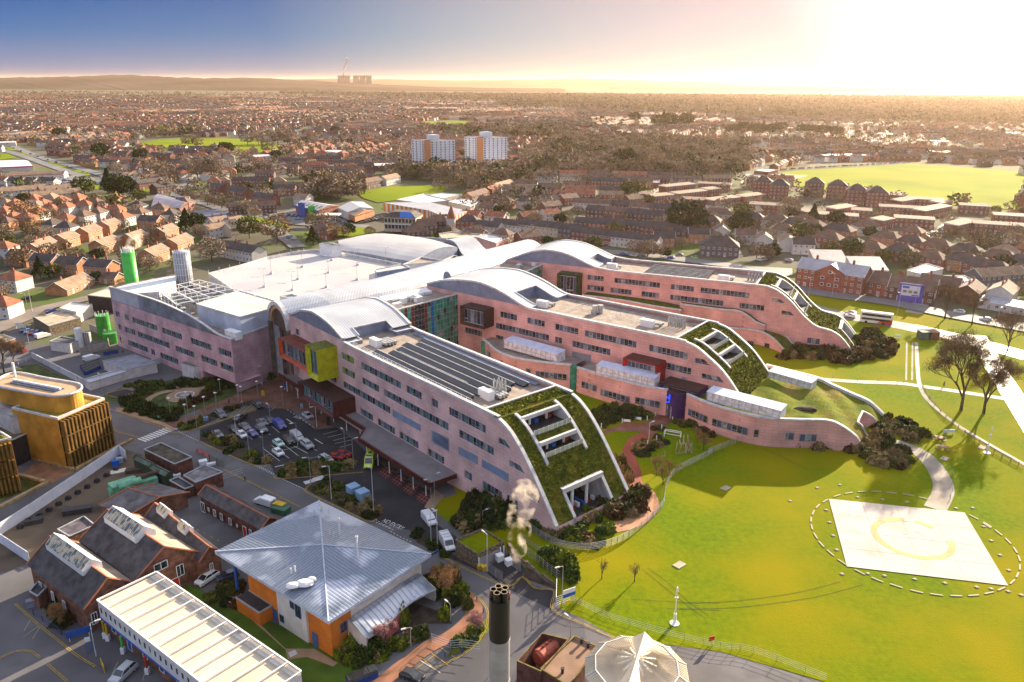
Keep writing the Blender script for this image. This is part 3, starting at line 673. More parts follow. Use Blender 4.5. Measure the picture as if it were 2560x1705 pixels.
for c_,x0,y0,x1,y1,zt in(('h2',30,1155,130,1120,12.6),('h2',178,1100,272,1070,12.6),('h2',115,1265,285,1205,8.3),('h2',-60,1290,20,1260,8.3)):
 a_=PL(c_,x0,y0,aR,dR)[0];b_=PL(c_,x1,y1,aR,dR)[0]
 f2=lambda s,z,dp:tuple(INV[WB.name]@Vc((aR[0]+dR[0]*s-dR[1]*(dp-.24),aR[1]+dR[1]*s+dR[0]*(dp-.24),z)))
 wd(rt,[(a_,zt),(b_,zt),(b_,zt-2),(a_,zt-2)],f2,'W',rn)
mb=MB()
for(s0,z0),(s1,z1)in zip(CW,CW[1:]):
 mb.pl([(-s0,.15,zpk),(-s1,.15,zpk),(-s1,.15,z1),(-s0,.15,z0)],1 if s1>52 else 0)
 mb.hx([(-s0,-.15,z0),(-s1,-.15,z1),(-s1,.55,z1),(-s0,.55,z0)],[(-s0,-.15,z0+.3),(-s1,-.15,z1+.3),(-s1,.55,z1+.3),(-s0,.55,z0+.3)],2)
 mb.pl([(-s0,.4,16),(-s1,.4,16),(-s1,.4,z1),(-s0,.4,z0)],0)
pt('roof_screen',mb,[mat('grey_mesh_screen',(.19,.22,.29),.5,.3,.25,pat=('seam','X',1.2,.8)),mat('lilac_grey_panel',(.40,.42,.50),.5,.08,.3),CP],rt,lc=True)
mb=MB();mb.tb((.3,0,16.95),(ex,ey,16.95),.35,m=0,n=4);pt('coping',mb,CP,rt,lc=True)
mb=MB();mb.pl([(.2,.2,16.3),(ex,ey,16.3),(ex-8,ey+20,16.3),(-70,30,16.3),(-70,.2,16.3)]);pt('roof',mb,GV,rt,lc=True)
mb=MB();q=P3('h1',(1810,590,22.0),(2205,708,22.0))+P3('h2',(425,738,22.0),(0,615,22.0));i_=INV[rt.name]
mb.hx([(p.x,p.y,16.3)for p in q],[tuple(p)for p in q],0,1)
for a,b in zip(q,q[1:]+q[:1]):mb.tb(tuple(a),tuple(b),.3,m=2,n=4)
mb.tb(tuple((q[0]*.62+q[1]*.38)+Uz(.1)),tuple((q[3]*.62+q[2]*.38)+Uz(.1)),.2,m=2,n=4)
pt('plant_room',mb,[mat('pale_blue_cladding',(.50,.55,.66),.5,.1,.25),mat('cream_membrane',(.55,.51,.46),.8,.08,.15),CP],rt)
mb=MB();q=P3('h1',(1025,440,20.9),(1230,485,20.9),(1460,470,20.9),(1600,400,20.9),(1640,320,20.9),(1400,350,20.9));mb.pm([xy(p)for p in q],16.3,20.7,0,1);pt('flat_roof',mb,[CN_,WH],rt)
mb=MB()
Q=P3('h1',(1440,455,21.5),(1830,368,21.5),(2230,470,21.5),(1620,590,21.5));qa=Vc(Q[0]);qx=Vc(Q[3])-qa;qy=Vc(Q[1])-qa
for k in rn_(6):
 t=k/5;a=qa+qx*t;b=Vc(Q[1])+(Vc(Q[2])-Vc(Q[1]))*t;mb.tb(a,b,.17,m=0,n=4)
 for u in(0,.5,1):p=a+(b-a)*u;mb.tb(p,(p.x,p.y,16.3),.12,m=0,n=4)
for k in rn_(5):
 t=k/4;a=qa+qy*t;b=Vc(Q[3])+(Vc(Q[2])-Vc(Q[3]))*t;mb.tb(a,b,.17,m=0,n=4)
pt('steel_frame',mb,WH,rt)
for i in rn_(5):
 for j in rn_(4):
  t,u=(i+.5)/5,(j+.5)/4;a=qa+qx*t;b=Vc(Q[1])+(Vc(Q[2])-Vc(Q[1]))*t;p=a+(b-a)*u
  mb=MB();mb.obx((p.x,p.y),dW,(-dW[1],dW[0]),3.2,2.6,16.3,18.9,0,1);mb.tb((p.x,p.y,18.9),(p.x,p.y,19.3),.9,m=2,n=10);pt('chiller',mb,[SE,DARK,FRAME],rt)
mb=MB();p=GZ('h1',2150,880,17.0);mb.obx(xy(p),dW,(-dW[1],dW[0]),5.5,2.2,16.3,18.6);pt('air_handling_unit',mb,WH,rt)
mb=MB();p=GZ('h1',2248,840,17.0)
for k in rn_(6):mb.tb((p.x,p.y+k*.05,16.5+k*.7),(p.x,p.y,17.2+k*.7),.9-k*.05,.85-k*.05,n=8)
mb.dm((p.x,p.y,20.7),.6,.6,.7,nu=8);pt('cowl',mb,SE,rt)
def HTOF(pos,ytop):
 lo,hi=pos[2],pos[2]+200
 for _ in rn_(40):
  mid=(lo+hi)/2
  if PROJ((pos[0],pos[1],mid))[1]>ytop:lo=mid
  else:hi=mid
 return lo
GRN=mat('bright_green_sheet',(.06,.48,.055),.4,.12,.25)
p=GZ('h1',1216,395,19);zt=HTOF(p,px('h1',1180,112)[1]);mb=MB();mb.tb((p.x,p.y,0),(p.x,p.y,zt),2.25,2.25,0,20);mb2=MB()
for k in rn_(14):a=k*tau/14;mb2.tb((p.x+2.1*cos(a),p.y+2.1*sin(a),zt),(p.x+2.2*cos(a),p.y+2.2*sin(a),zt+(1.2 if k%3 else 2)),.07,n=4)
for k in rn_(4):a=k*tau/4;mb2.tb((p.x+1*cos(a),p.y+1*sin(a),zt),(p.x+1*cos(a),p.y+1*sin(a),zt+1.6),.4,n=8)
r_=rt0('flue_tower','tall bright green round flue tower steaming at its top','flue tower',(p.x,p.y,0));pt('shell',mb,GRN,r_,smooth=True);pt('flue_tips',mb2,WH,r_);gflue=(p.x,p.y,zt+1)
p=GZ('h1',1700,385,19);zt=HTOF(p,px('h1',1665,105)[1]);mb=MB();mb.tb((p.x,p.y,16),(p.x,p.y,zt),2.7,2.7,0,20);mb2=MB()
for k in rn_(20):a=k*tau/20;mb2.tb((p.x+2.85*cos(a),p.y+2.85*sin(a),18),(p.x+2.85*cos(a),p.y+2.85*sin(a),zt+.4),.07,n=4)
for z in rn_(20,int(zt)+1,2):
 for k in rn_(20):a,b=k*tau/20,(k+1)*tau/20;mb2.tb((p.x+2.85*cos(a),p.y+2.85*sin(a),z),(p.x+2.85*cos(b),p.y+2.85*sin(b),z),.07,n=4)
r_=rt0('flue_tower','tall grey mesh-clad flue tower with a white grid on the left roof','flue tower',(p.x,p.y,16));pt('shell',mb,mat('mesh_grey',(.30,.31,.37),.5,.1,.5),r_,smooth=True);pt('grid',mb2,WH,r_)
# --- rooftop car park deck
DK=rt0('parking_deck','wide pale rooftop car park behind the pink block, empty, with lamp posts','car park',(-80,280,0))
dq=[(-75.5,229.5)]+P3('D',(480,632,20))+P3('h2',(0,395,20),(250,320,20),(470,275,20),(700,250,20),(920,275,20),(1480,382,20),(1262,440,20),(1262,556,20))+[Vc((Lp[12][0],Lp[12][1],20)),Vc((Lp[6][0],Lp[6][1],20))]
dq=[xy(p)for p in dq]
DECKM=mat('deck_concrete',(.46,.43,.43),.55,.10,.06,col2=(.36,.345,.37),wd_=True,pat=('blotch',.05,(.54,.46,.41),.5,.7),dt=8)
mb=MB();mb.pm(dq,0,19.6,1,0);pt('deck',mb,[DECKM,CN_],DK)
mb=MB()
for a,b in zip(dq,dq[1:]+dq[:1]):
 mb.tb((*a,19.6),(*b,19.6),.1,m=0,n=4);d_=Vc(b)-Vc(a);d_.normalize();n_=Vc((-d_.y,d_.x))*.15
 mb.hx([(a[0]-n_.x,a[1]-n_.y,19.6),(b[0]-n_.x,b[1]-n_.y,19.6),(b[0]+n_.x,b[1]+n_.y,19.6),(a[0]+n_.x,a[1]+n_.y,19.6)],[(a[0]-n_.x,a[1]-n_.y,20.8),(b[0]-n_.x,b[1]-n_.y,20.8),(b[0]+n_.x,b[1]+n_.y,20.8),(a[0]+n_.x,a[1]+n_.y,20.8)],0)
 k=int(Mt.dist(a,b)/4)
 for i in rn_(k):x=a[0]+(b[0]-a[0])*i/k;y=a[1]+(b[1]-a[1])*i/k;mb.tb((x,y,20.8),(x,y,22.0),.07,m=1,n=4)
pt('parapet',mb,[CP,SE],DK)
mb=MB();q0=GZ('h2',560,560,19.62);dx_=(GZ('h2',1200,420,19.62)-q0).normalized();dy_=Vc((-dx_.y,dx_.x,0))
for r_i in rn_(-4,8):
 for i in rn_(-16,26):
  p=q0+dx_*(i*2.5)+dy_*(r_i*8.0+(0 if r_i%2 else 3.2));q=p+dy_*4.6
  def ins(pt):
   c=False
   for k in rn_(len(dq)):
    (xa,ya),(xb,yb)=dq[k],dq[k-1]
    if(ya>pt.y)!=(yb>pt.y)and pt.x<(xb-xa)*(pt.y-ya)/(yb-ya)+xa:c=not c
   return c
  if ins(p)and ins(q):mb.pl([p-dx_*.07,p+dx_*.07,q+dx_*.07,q-dx_*.07])
pt('bay_lines',mb,mat('worn_white_line',(.62,.62,.62),.8,.2,1),DK)
def bxr(par,name,top,z0,mside,mtop,parap=.5):
 mb=MB();P_=[xy(p)for p in top];zt=top[0].z;mb.pm(P_,z0,zt-parap,0,1)
 for a,b in zip(P_,P_[1:]+P_[:1]):
  mb.pl([(*a,zt-parap),(*b,zt-parap),(*b,zt),(*a,zt)],0);mb.tb((*a,zt),(*b,zt),.22,m=2,n=4)
 return pt(name,mb,[mside,mtop,CP],par)
bxr(DK,'stair_tower',P3('h2',(730,180,24.5),(842,200,24.5),(930,190,24.5),(812,168,24.5)),19,WH,DARK)
bxr(DK,'stair_tower',P3('h2',(365,665,22.6),(480,690,22.6),(598,682,22.6),(478,645,22.6)),19,CN_,WH)
bxr(DK,'lift_block',P3('h2',(1262,445,24),(1560,400,24),(1500,372,24),(1240,420,24)),19,BLUEP,CP,.2)
bxr(DK,'lift_block',P3('h2',(1500,372,23.5),(1700,360,23.5),(1870,338,23.5),(1670,305,23.5)),19,WH,GV,.4)
# --- vaulted blocks at the back
BK=rt0('research_block','white-roofed vaulted block at the back of the rooftop car park','hospital building',(-60,330,0))
Nn=sm([xy(GZ('h2',*p,21))for p in((925,240),(1150,270),(1400,315),(1625,350))],5);Ff=sm([xy(GZ('h2',*p,21))for p in((885,180),(1250,90),(1700,130),(2000,215))],5)
mb=MB();rg=[]
for a,b in zip(Nn,Ff):rg.append([(a[0]+(b[0]-a[0])*u,a[1]+(b[1]-a[1])*u,21+2.4*sin(Mt.pi*min(1,u*1.0))**.8)for u in[j/10 for j in rn_(11)]])
for A_,B_ in zip(rg,rg[1:]):mb.strip(A_,B_)
pt('vault_roof',mb,mat('pale_roof_sheet',(.46,.45,.46),.45,.08,.1,metal=.2,pat=('seam','X',1.0,.85)),BK,smooth=True)
mb=MB();wb(mb,[(a[0],a[1],21)for a in Nn],0);wb(mb,[rg[0][j]for j in rn_(11)],0);wb(mb,[rg[-1][j]for j in rn_(11)],0);pt('wall',mb,INFILL,BK)
B2=rt0('research_block','grey curved vault with a roof notch beside the terraced street','hospital building',(-20,330,0))
mb=MB();n0=[GZ('h2',x,y,z)for x,y,z in((1880,155,21.5),(1990,200,20.8),(2060,320,17.5))];f0=[GZ('h2',x,y,z)for x,y,z in((2080,118,21.5),(2190,170,20.8),(2300,275,17.5))]
N_,F_=sm([(p.x,p.y)for p in n0],5),sm([(p.x,p.y)for p in f0],5);zz=[21.5+(sin(Mt.pi*min(1,k/10+.25))-.7)*3.5 for k in rn_(11)]
mb.strip([(*p,z)for p,z in zip(N_,zz)],[(*p,z)for p,z in zip(F_,zz)]);pt('vault_roof',mb,ZINC,B2,smooth=True)
mb=MB();wb(mb,[(*p,z)for p,z in zip(N_,zz)],0,0);wb(mb,[(*p,z)for p,z in zip(F_,zz)],0,0);mb.pl([(*N_[-1],0),(*F_[-1],0),(*F_[-1],zz[-1]),(*N_[-1],zz[-1])]);pt('wall',mb,INFILL,B2)
bxr(B2,'lower_block',P3('h2',(1870,335,19),(1970,290,19),(2100,335,19),(1990,390,19)),0,CN_,GV)
bxr(B2,'round_block',P3('h2',(1380,165,20),(1640,120,20),(1900,135,20),(1960,215,20),(1700,200,20)),0,CP,GV,.9)
for nm_,lab,top,m1,m2 in(('shop_unit','orange brick shop unit with a white roof behind the grey curved vault',P3('h2',(2180,120,8),(2355,175,8),(2470,125,8),(2290,90,8)),PINK2,WH),('shop_unit','low building with a flat tan roof behind the round roof terrace',P3('h2',(1830,90,8),(1950,70,8),(2225,95,8),(2180,120,8),(1860,130,8)),WH,mat('tan_roof',(.5,.36,.24)))):
 r_=rt0(nm_,lab,'shop',(top[0].x,top[0].y,0));bxr(r_,'building_shell',top,0,m1,m2)
# --- podiums with curved pink walls
def onB(p,z,off=.02):
 s=(p[0]-aB[0])*dB[0]+(p[1]-aB[1])*dB[1];return(aB[0]+s*dB[0]-dB[1]*-off,aB[1]+s*dB[1]-dB[0]*off,z)
def ow_(T,c,x,y):
 r=ray(*px(c,x,y));best=None
 for p,q in zip(T,T[1:]):
  dx,dy=q.x-p.x,q.y-p.y;den=r[0]*dy-r[1]*dx
  if abs(den)<1e-9:continue
  t=(p.x*dy-p.y*dx)/den;X,Y=r[0]*t,r[1]*t
  u=((X-p.x)*dx+(Y-p.y)*dy)/(dx*dx+dy*dy)
  if-.05<=u<=1.05 and t>0 and(best is None or t<best[0]):best=(t,Vc((X,Y,CH+r[2]*t)))
 return best[1]if best else GZ(c,x,y,9)
def pod(lb,c,top,zb,wins,roofm,zwin,seed,ztops=None):
 rn=random.Random(seed);T=[GZ(c,x,y,z)for x,y,z in top];zs=[t.z for t in T]
 q=sm([(t.x,t.y,0)for t in T],5);zq=sm([(k*10,z)for k,z in enumerate(zs)],5);T=[Vc((a[0],a[1],b[1]))for a,b in zip(q,zq)]
 rt=rt0('curved_podium',lb,'hospital building',(T[0].x,T[0].y,0))
 mb=MB();wb(mb,T,zb,0);pt('wall',mb,PINK2,rt)
 mb=MB()
 for a,b in zip(T,T[1:]):mb.hx([a+Vc((-.1,-.2,-.1)),b+Vc((-.1,-.2,-.1)),b+Vc((.4,.5,-.1)),a+Vc((.4,.5,-.1))],[a+Vc((-.1,-.2,.3)),b+Vc((-.1,-.2,.3)),b+Vc((.4,.5,.3)),a+Vc((.4,.5,.3))])
 pt('coping',mb,CP,rt)
 for w_ in wins:
  cc,x0,y0,x1,y1=w_[:5];m_=w_[5]if len(w_)>5 else None
  a=ow_(T,cc,x0,y0);b=ow_(T,cc,x1,y1);zw=(a.z+b.z)/2;d_=Vc((b.x-a.x,b.y-a.y));d_.normalize();n_=Vc((-d_.y,d_.x))
  if n_.y<0:n_=-n_
  f2=lambda s,z,dp,a=a,d_=d_,n_=n_:tuple(INV[rt.name]@Vc((a.x+d_.x*s+n_.x*(dp-.55),a.y+d_.y*s+n_.y*(dp-.55),z)))
  wd(rt,[(0,zw),((b-a).length,zw),((b-a).length,zw-1.9),(0,zw-1.9)],f2,'B',rn)
 return rt,T
pd1,T1=pod('curved pink podium with the farthest-left white sheeted shelter on its roof','h3',[(20,1060,11.8),(70,1100,11.8),(150,1170,11.8),(300,1230,11.8),(500,1265,11.8),(835,1300,11.8)],4,[('h3',75,1175,215,1245),('h3',245,1280,470,1335),('h3',515,1350,800,1375)],GV,9.3,1)
pd2,T2=pod('curved pink podium on columns left of the purple entrance porch','h3',[(893,1322,11.8),(960,1345,11.8),(1050,1372,11.8),(1300,1442,11.8),(1500,1492,11.8),(1722,1530,11.8)],4.2,[('m3',1310,180,1443,240),('m3',1480,260,1750,335),('m3',1800,343,2027,370)],GV,8.7,2)
pd3,T3_=pod('long low curved pink podium with a grass roof sloping down to the lawn','m4',[(45,345,11.8),(200,410,11.8),(400,470,11.8),(600,510,11.8),(800,520,11.8),(1000,525,11.8),(1100,560,11.0),(1200,632,8.2),(1232,678,5.4)],4.2,[('m4',63,440,193,490),('m4',225,512,468,567),('m4',507,583,782,603),('m4',820,612,935,615)],SEDUM,8.2,3)
for rt_,T in((pd1,T1),(pd2,T2)):
 mb=MB();mb.strip([tuple(p-Uz(.5))for p in T],[onB(p,p.z-.5)for p in T]);pt('roof',mb,GV,rt_)
mb=MB();k3=[p for p in T3_][:11];mb.strip([tuple(p-Uz(.4))for p in k3],[onB(p,p.z-.4)for p in k3]);pt('roof',mb,SEDUM,pd3)
F3=[GZ('m4',x,y,z)for x,y,z in((590,148,11.8),(760,190,11.8),(950,240,11.8),(1045,285,11.6),(1180,345,10.6),(1300,400,9.0),(1395,487,5.6))]
q=sm([(t.x,t.y,0)for t in F3],5);zq=sm([(k*10,t.z)for k,t in enumerate(F3)],5);F3=[Vc((a[0],a[1],b[1]))for a,b in zip(q,zq)]
N3=T3_[10:];mb=MB();KN=30
def samp(Ls,u):i=min(len(Ls)-2,int(u*(len(Ls)-1)));f=u*(len(Ls)-1)-i;return Ls[i].lerp(Ls[i+1],f)
gp=[[samp(N3,i/KN).lerp(samp(F3,i/KN),j/10)for j in rn_(11)]for i in rn_(KN+1)]
for i in rn_(KN+1):
 for j in rn_(11):gp[i][j]=gp[i][j]+Vc((0,0,-.4+.35*sin(i*.7+j)*(1 if 0<j<10 else 0)))
notch_=lambda i,j:i>=24 and 3<=j<=6
for i in rn_(KN):
 for j in rn_(10):
  if not notch_(i,j):mb.pl([gp[i][j],gp[i][j+1],gp[i+1][j+1],gp[i+1][j]])
gr3=pt('grass_roof',mb,mat('roof_meadow',(.15,.16,.012),1,.3,.25,col2=(.07,.10,.012),bump=.2,bscale=2,pat=('blotch',.12,(.19,.15,.04),.5,.7),spec=.05),pd3,smooth=True)
mb=MB();wb(mb,F3,4.0,0);pt('back_wall',mb,PINK2,pd3);mb=MB()
for seg in([gp[i][3]for i in rn_(24,KN+1)],[gp[24][j]for j in rn_(3,8)],[gp[i][7]for i in rn_(24,KN+1)]):
 S2=[p+Uz(.4)for p in seg];wb(mb,S2,4.0,0)
 for a,b in zip(S2,S2[1:]):mb.tb(a,b,.3,m=1,n=4)
pt('notch_wall',mb,[PINK2,CP],pd3);mb=MB()
for a,b in zip(F3,F3[1:]):mb.hx([a-Vc((.4,.4,.3)),b-Vc((.4,.4,.3)),b+Vc((.3,.3,-.3)),a+Vc((.3,.3,-.3))],[a+Vc((-.4,-.4,.5)),b+Vc((-.4,-.4,.5)),b+Vc((.3,.3,.5)),a+Vc((.3,.3,.5))],1)
pt('coping',mb,[PINK2,CP],pd3)
mb=MB()
o_=GZ('m4',860,435,11.9);mb.dm((o_.x,o_.y,11.4),3.2,1.3,.8,nu=10,nv=3);pt('soil_heap',mb,MUD,pd3)
def slab(par,name,c,x0,x1,y,zt,zb,m,dx=0,dy=0,y1=None,lb=None):
 a=GZ(c,x0,y,zt);b=GZ(c,x1,y if y1 is None else y1,zt);mb=MB();mb.hx([(a.x+dx,a.y+dy,zb),(b.x+dx,b.y+dy,zb),(b.x+dx,b.y+dy+.5,zb),(a.x+dx,a.y+dy+.5,zb)],[(a.x+dx,a.y+dy,zt),(b.x+dx,b.y+dy,zt),(b.x+dx,b.y+dy+.5,zt),(a.x+dx,a.y+dy+.5,zt)]);return pt(name,mb,m,par,lb=lb)
SGG=MATS['sea_green_glass']
slab(pd1,'glass_slot','h3',10,72,1080,11.8,4,SGG);slab(pd2,'glass_slot','h3',830,893,1300,11.8,4,SGG)
a=GZ('h3',470,1560,4.6);b=GZ('h3',700,1550,4.6)
mb=MB();cv=sm([xy(GZ('h3',*p,6.8))for p in((390,1375),(520,1395),(640,1405),(780,1420))],4);wb(mb,[(*p,6.8)for p in cv],4.0);solo('garden_wall',mb,mat('ochre_timber',(.40,.15,.012),.7,.2,1),'curved ochre timber wall in the sunken courtyard below the left podium','wall')
PP=rt0('entrance_porch','curved dark purple entrance porch with a blue sign and glass doors','porch',xy(GZ('n3',1690,560,4.5))+(4.5,))
cv=sm([xy(GZ('n3',*p,11.8))for p in((1690,195),(1760,245),(1850,262),(1975,250))],5);mb=MB();wb(mb,[(*p,11.8)for p in cv],4.0);mb.pl([(*p,11.8)for p in cv]+[onB(cv[-1],11.8),onB(cv[0],11.8)],1);pt('wall',mb,[PURP,BROWNC],PP)
mb=MB();p,q=Vc((*cv[1],0)),Vc((*cv[6],0));mb.pl([(p.x,p.y-.3,4.5),(q.x,q.y-.3,4.5),(q.x,q.y-.3,8.2),(p.x,p.y-.3,8.2)],0);mb.tb((p.x,p.y-.3,8.2),(q.x,q.y-.3,8.2),.15,m=1,n=4);mb.tb(((p.x+q.x)/2,p.y-.3,4.5),((p.x+q.x)/2,p.y-.3,8.2),.08,m=1,n=4);pt('door',mb,[GLASSC,DARK],PP)
SIGN=mat('lit_blue_sign',(.0,.06,.8),.4,.05,1,emit=.6)
mb=MB();c0=(p+q)/2+Vc((0,-.35,0));mb.box(c0.x-.9,c0.x+.9,c0.y-.1,c0.y,10.1,10.5);mb.box(c0.x-.25,c0.x+.25,c0.y-.1,c0.y,9.4,11.1);mb.box(c0.x-.9,c0.x+1.1,c0.y-.1,c0.y,8.8,9.1);pt('sign',mb,SIGN,PP)
# --- scaffolded white shelters on the podium roofs
def sl(lb,c,x0,y0,x1,y1,zt,zb,dep):
 a=GZ(c,x0,y0,zt);b=GZ(c,x1,y1,zt);d_=Vc((b.x-a.x,b.y-a.y));Ln=d_.length;d_.normalize();n_=Vc((-d_.y,d_.x))
 if n_.y<0:n_=-n_
 rt=rt0('sheeted_shelter',lb,'scaffold shelter',(a.x,a.y,zb),0,'sheeted shelters');p=lambda u,v,z:(a.x+d_.x*u+n_.x*v,a.y+d_.y*u+n_.y*v,z)
 mb=MB();mb.pl([p(0,0,zb+.3),p(Ln,0,zb+.3),p(Ln,0,zt),p(0,0,zt)]);mb.pl([p(Ln,0,zb),p(Ln,dep,zb),p(Ln,dep,zt+.4),p(Ln,0,zt)]);mb.pl([p(0,0,zb),p(0,dep,zb),p(0,dep,zt+.4),p(0,0,zt)]);pt('side_sheet',mb,mat('white_sheeting',(.72,.72,.74),.4,.14,.9,bump=.15,bscale=1.5),rt)
 mb=MB();mb.pl([p(-.2,-.3,zt+.03),p(Ln+.2,-.3,zt+.03),p(Ln+.2,dep,zt+.43),p(-.2,dep,zt+.43)]);pt('roof_sheet',mb,mat('pale_blue_sheeting',(.55,.60,.74),.4,.08,.6),rt)
 mb=MB();k=int(Ln/1.7)
 for i in rn_(k+1):u=Ln*i/k;mb.tb(p(u,-.5,zb-.6),p(u,-.5,zt+.1),.06,n=4);mb.tb(p(u,-.5,zt-.8),p(u,.1,zt),.05,n=4)
 for z in(zb+.6,zb+1.6):mb.tb(p(0,-.5,z),p(Ln,-.5,z),.05,n=4)
 pt('scaffold',mb,FRAME,rt)
sl('white sheeted scaffold shelter on the left podium, below the brown box bay','h3',222,1068,705,1200,14.2,11.4,4.2)
sl('white sheeted scaffold shelter under the bright red box bay','h3',1072,1300,1605,1420,14.2,11.4,3.6)
sl('long white sheeted shelter on the grass roof in front of the middle wing','m4',188,325,690,455,14.2,11.4,3.8)
sl('white sheeted shelter at the back edge of the grass roof, catching the sun','m4',610,185,900,265,13.6,11.4,3.2)
# --- grass terraces below the farthest wing
def onC(p,z):
 s=(p[0]-aC[0])*dC[0]+(p[1]-aC[1])*dC[1];return(aC[0]+s*dC[0]+dC[1]*.05,aC[1]+s*dC[1]-dC[0]*.05,z)
def terrace(lb,nearL,farL,zb,seed):
 Nn_=[GZ(*p)for p in nearL];q=sm([(t.x,t.y)for t in Nn_],5);zq=sm([(k*10,t.z)for k,t in enumerate(Nn_)],5);NN=[Vc((a[0],a[1],b[1]))for a,b in zip(q,zq)]
 if farL:Fn=[GZ(*p)for p in farL];q=sm([(t.x,t.y)for t in Fn],5);zq=sm([(k*10,t.z)for k,t in enumerate(Fn)],5);FN=[Vc((a[0],a[1],b[1]))for a,b in zip(q,zq)]
 else:FN=[Vc(onC(p,p.z+.3))for p in NN]
 rt=rt0('grass_terrace',lb,'hospital building',(NN[0].x,NN[0].y,zb));mb=MB();mb.strip([p-Uz(.3)for p in NN],[p-Uz(.3)for p in FN]);pt('grass_roof',mb,SEDUM,rt)
 mb=MB();wb(mb,NN,zb);pt('wall',mb,PINK2,rt);mb=MB()
 for E_ in([NN,FN]if farL else[NN]):
  for a,b in zip(E_,E_[1:]):mb.hx([a+Vc((-.1,-.25,-.2)),b+Vc((-.1,-.25,-.2)),b+Vc((.2,.35,-.2)),a+Vc((.2,.35,-.2))],[a+Vc((-.1,-.25,.25)),b+Vc((-.1,-.25,.25)),b+Vc((.2,.35,.25)),a+Vc((.2,.35,.25))])
 pt('coping',mb,CP,rt);return rt
t1=terrace('long grass terrace against the farthest wing, left of the black handrail',[('h3',940,655,14.6),('h3',1300,700,14.6),('h3',1600,755,14.3),('h3',1850,792,13.6)],None,3,1)
t2=terrace('narrow grass terrace falling away halfway along the farthest wing',[('h3',1840,735,15),('h4',0,660,14.9),('h4',140,672,14.9),('h4',215,712,13.7),('h4',285,762,11.8),('h4',350,786,10.9)],None,3,2)
t3=terrace('lower pink wave-shaped wall with a dark grass slope behind the middle wing',[('h4',-60,790,9.5),('h4',100,806,9.5),('h4',250,820,9.3),('h4',350,848,9),('h4',430,902,7.8),('h4',480,957,6.3),('h4',530,1003,4.6)],[('h4',-60,765,9.5),('h4',100,772,9.5),('h4',250,780,9.3),('h4',345,778,9),('h4',450,805,8.8),('h4',520,880,7.2),('h4',592,962,4.6)],3,3)
for cc,x0,y0,x1,zt in(('h3',2110,810,2290,8.6),('h3',2025,828,2062,8.0)):
 slab(t2,'louvre_panel',cc,x0,x1,y0,zt,zt-2.6,GREYP,0,-.3,y1=y0+(x1-x0)*.13)
for cc,x0,y0,x1,y1,zt in(('h4',350,922,383,930,5.9),('h4',212,905,262,912,6.4)):
 slab(t3,'window',cc,x0,x1,y0,zt,zt-1.5,GS,-.1,-.25,y1=y1)
# --- entrance canopy along the nearest wing
CN=rt0('entrance_canopy','long grey canopy with a dark red edge along the nearest wing','canopy',(-41,180,0))
cp=[GZ('m2',x,y,5.0)for x,y in((720,130),(1030,322),(1330,520),(1512,632),(1455,722),(2110,1145),(2352,1060))]
cb=[Vc((aA[0]+dA[0]*s+.05,aA[1]+dA[1]*s+.05,5.0))for s in(20.3,98.5)]
pl=[xy(p)for p in cp]+[xy(cb[0]),xy(cb[1])]
mb=MB();mb.pm(pl,4.55,5.0,1,0);pt('roof',mb,[mat('ribbed_grey_roof',(.22,.20,.20),.6,.12,.3,pat=('seam','Y',.55,.6)),MARO],CN)
mb=MB()
for a,b in zip(cp,cp[1:]):
 mb.hx([(a.x,a.y,4.2),(b.x,b.y,4.2),(b.x+.25,b.y+.25,4.2),(a.x+.25,a.y+.25,4.2)],[(a.x,a.y,5.3),(b.x,b.y,5.3),(b.x+.25,b.y+.25,5.3),(a.x+.25,a.y+.25,5.3)])
pt('fascia',mb,MARO,CN)
for a,b,k in((cp[0],cp[3],7),(cp[4],cp[5],6)):
 for i in rn_(k):
  p=Vc(a).lerp(Vc(b),(i+.4)/k);mb=MB();mb.tb((p.x+.8,p.y+.8,ZT(p.x)),(p.x+.8,p.y+.8,4.5),.14,n=6);pt('post',mb,WH,CN)
mb=MB();g0=Vc(cp[4])+Vc((4.4,3.8,0));
for i in rn_(5):
 p=Vc(cp[4]).lerp(Vc(cp[5]),.12+i*.19)+Vc((6.3,5.5,0));mb.box(p.x-1.4,p.x+1.4,p.y-.1,p.y+.1,ZT(p.x),ZT(p.x)+2.6)
pt('entrance_glazing',mb,GS,CN)
# ------------------------------------------------------------------ ground, roads, paths
def GP(c,*pts):return[xy(G(c,*p))for p in pts]
def GPX(*pts):return[xy(G(*p))for p in pts]
GROUND=mat('town_ground',(.13,.115,.09),1,.25,.012,col2=(.09,.085,.055),wd_=True,pat=('blotch',.03,(.085,.115,.03),.48,.62),spec=.1,dt=12)
LAWN=mat('sunny_grass',(.135,.18,.002),1,.2,.9,col2=(.085,.135,.002),wd_=True,pat=('blotch',.045,(.21,.185,.002),.4,.66),bump=.1,bscale=5,spec=.04,dt=14)
LAWN2=mat('field_grass',(.14,.2,.006),1,.15,.02,wd_=True,pat=('blotch',.006,(.19,.22,.01),.42,.68),spec=.04,dt=10)
ASPH=mat('worn_asphalt',(.115,.11,.118),.9,.16,.08,wd_=True,pat=('blotch',.25,(.085,.08,.085),.5,.75),dt=12,bump=.02,bscale=8)
ASPD=mat('dark_asphalt',(.026,.025,.03),.85,.25,.15,wd_=True,dt=12)
ASPF=mat('far_road',(.16,.155,.16),.8,.12,.05,wd_=True)
GLARERD=mat('glare_road',(.30,.28,.26),.35,.1,.05,wd_=True,spec=.7)  # sun glare on the asphalt, painted in as a paler, glossier colour
BRICKP=mat('red_brick_paving',(.20,.095,.065),.85,.2,.3,wd_=True,dt=10,pat=('brick',.4,.2,(.5,.42,.38),.15,'flat'))
TANP=mat('tan_paving',(.32,.21,.13),.9,.12,.2,wd_=True,dt=8)
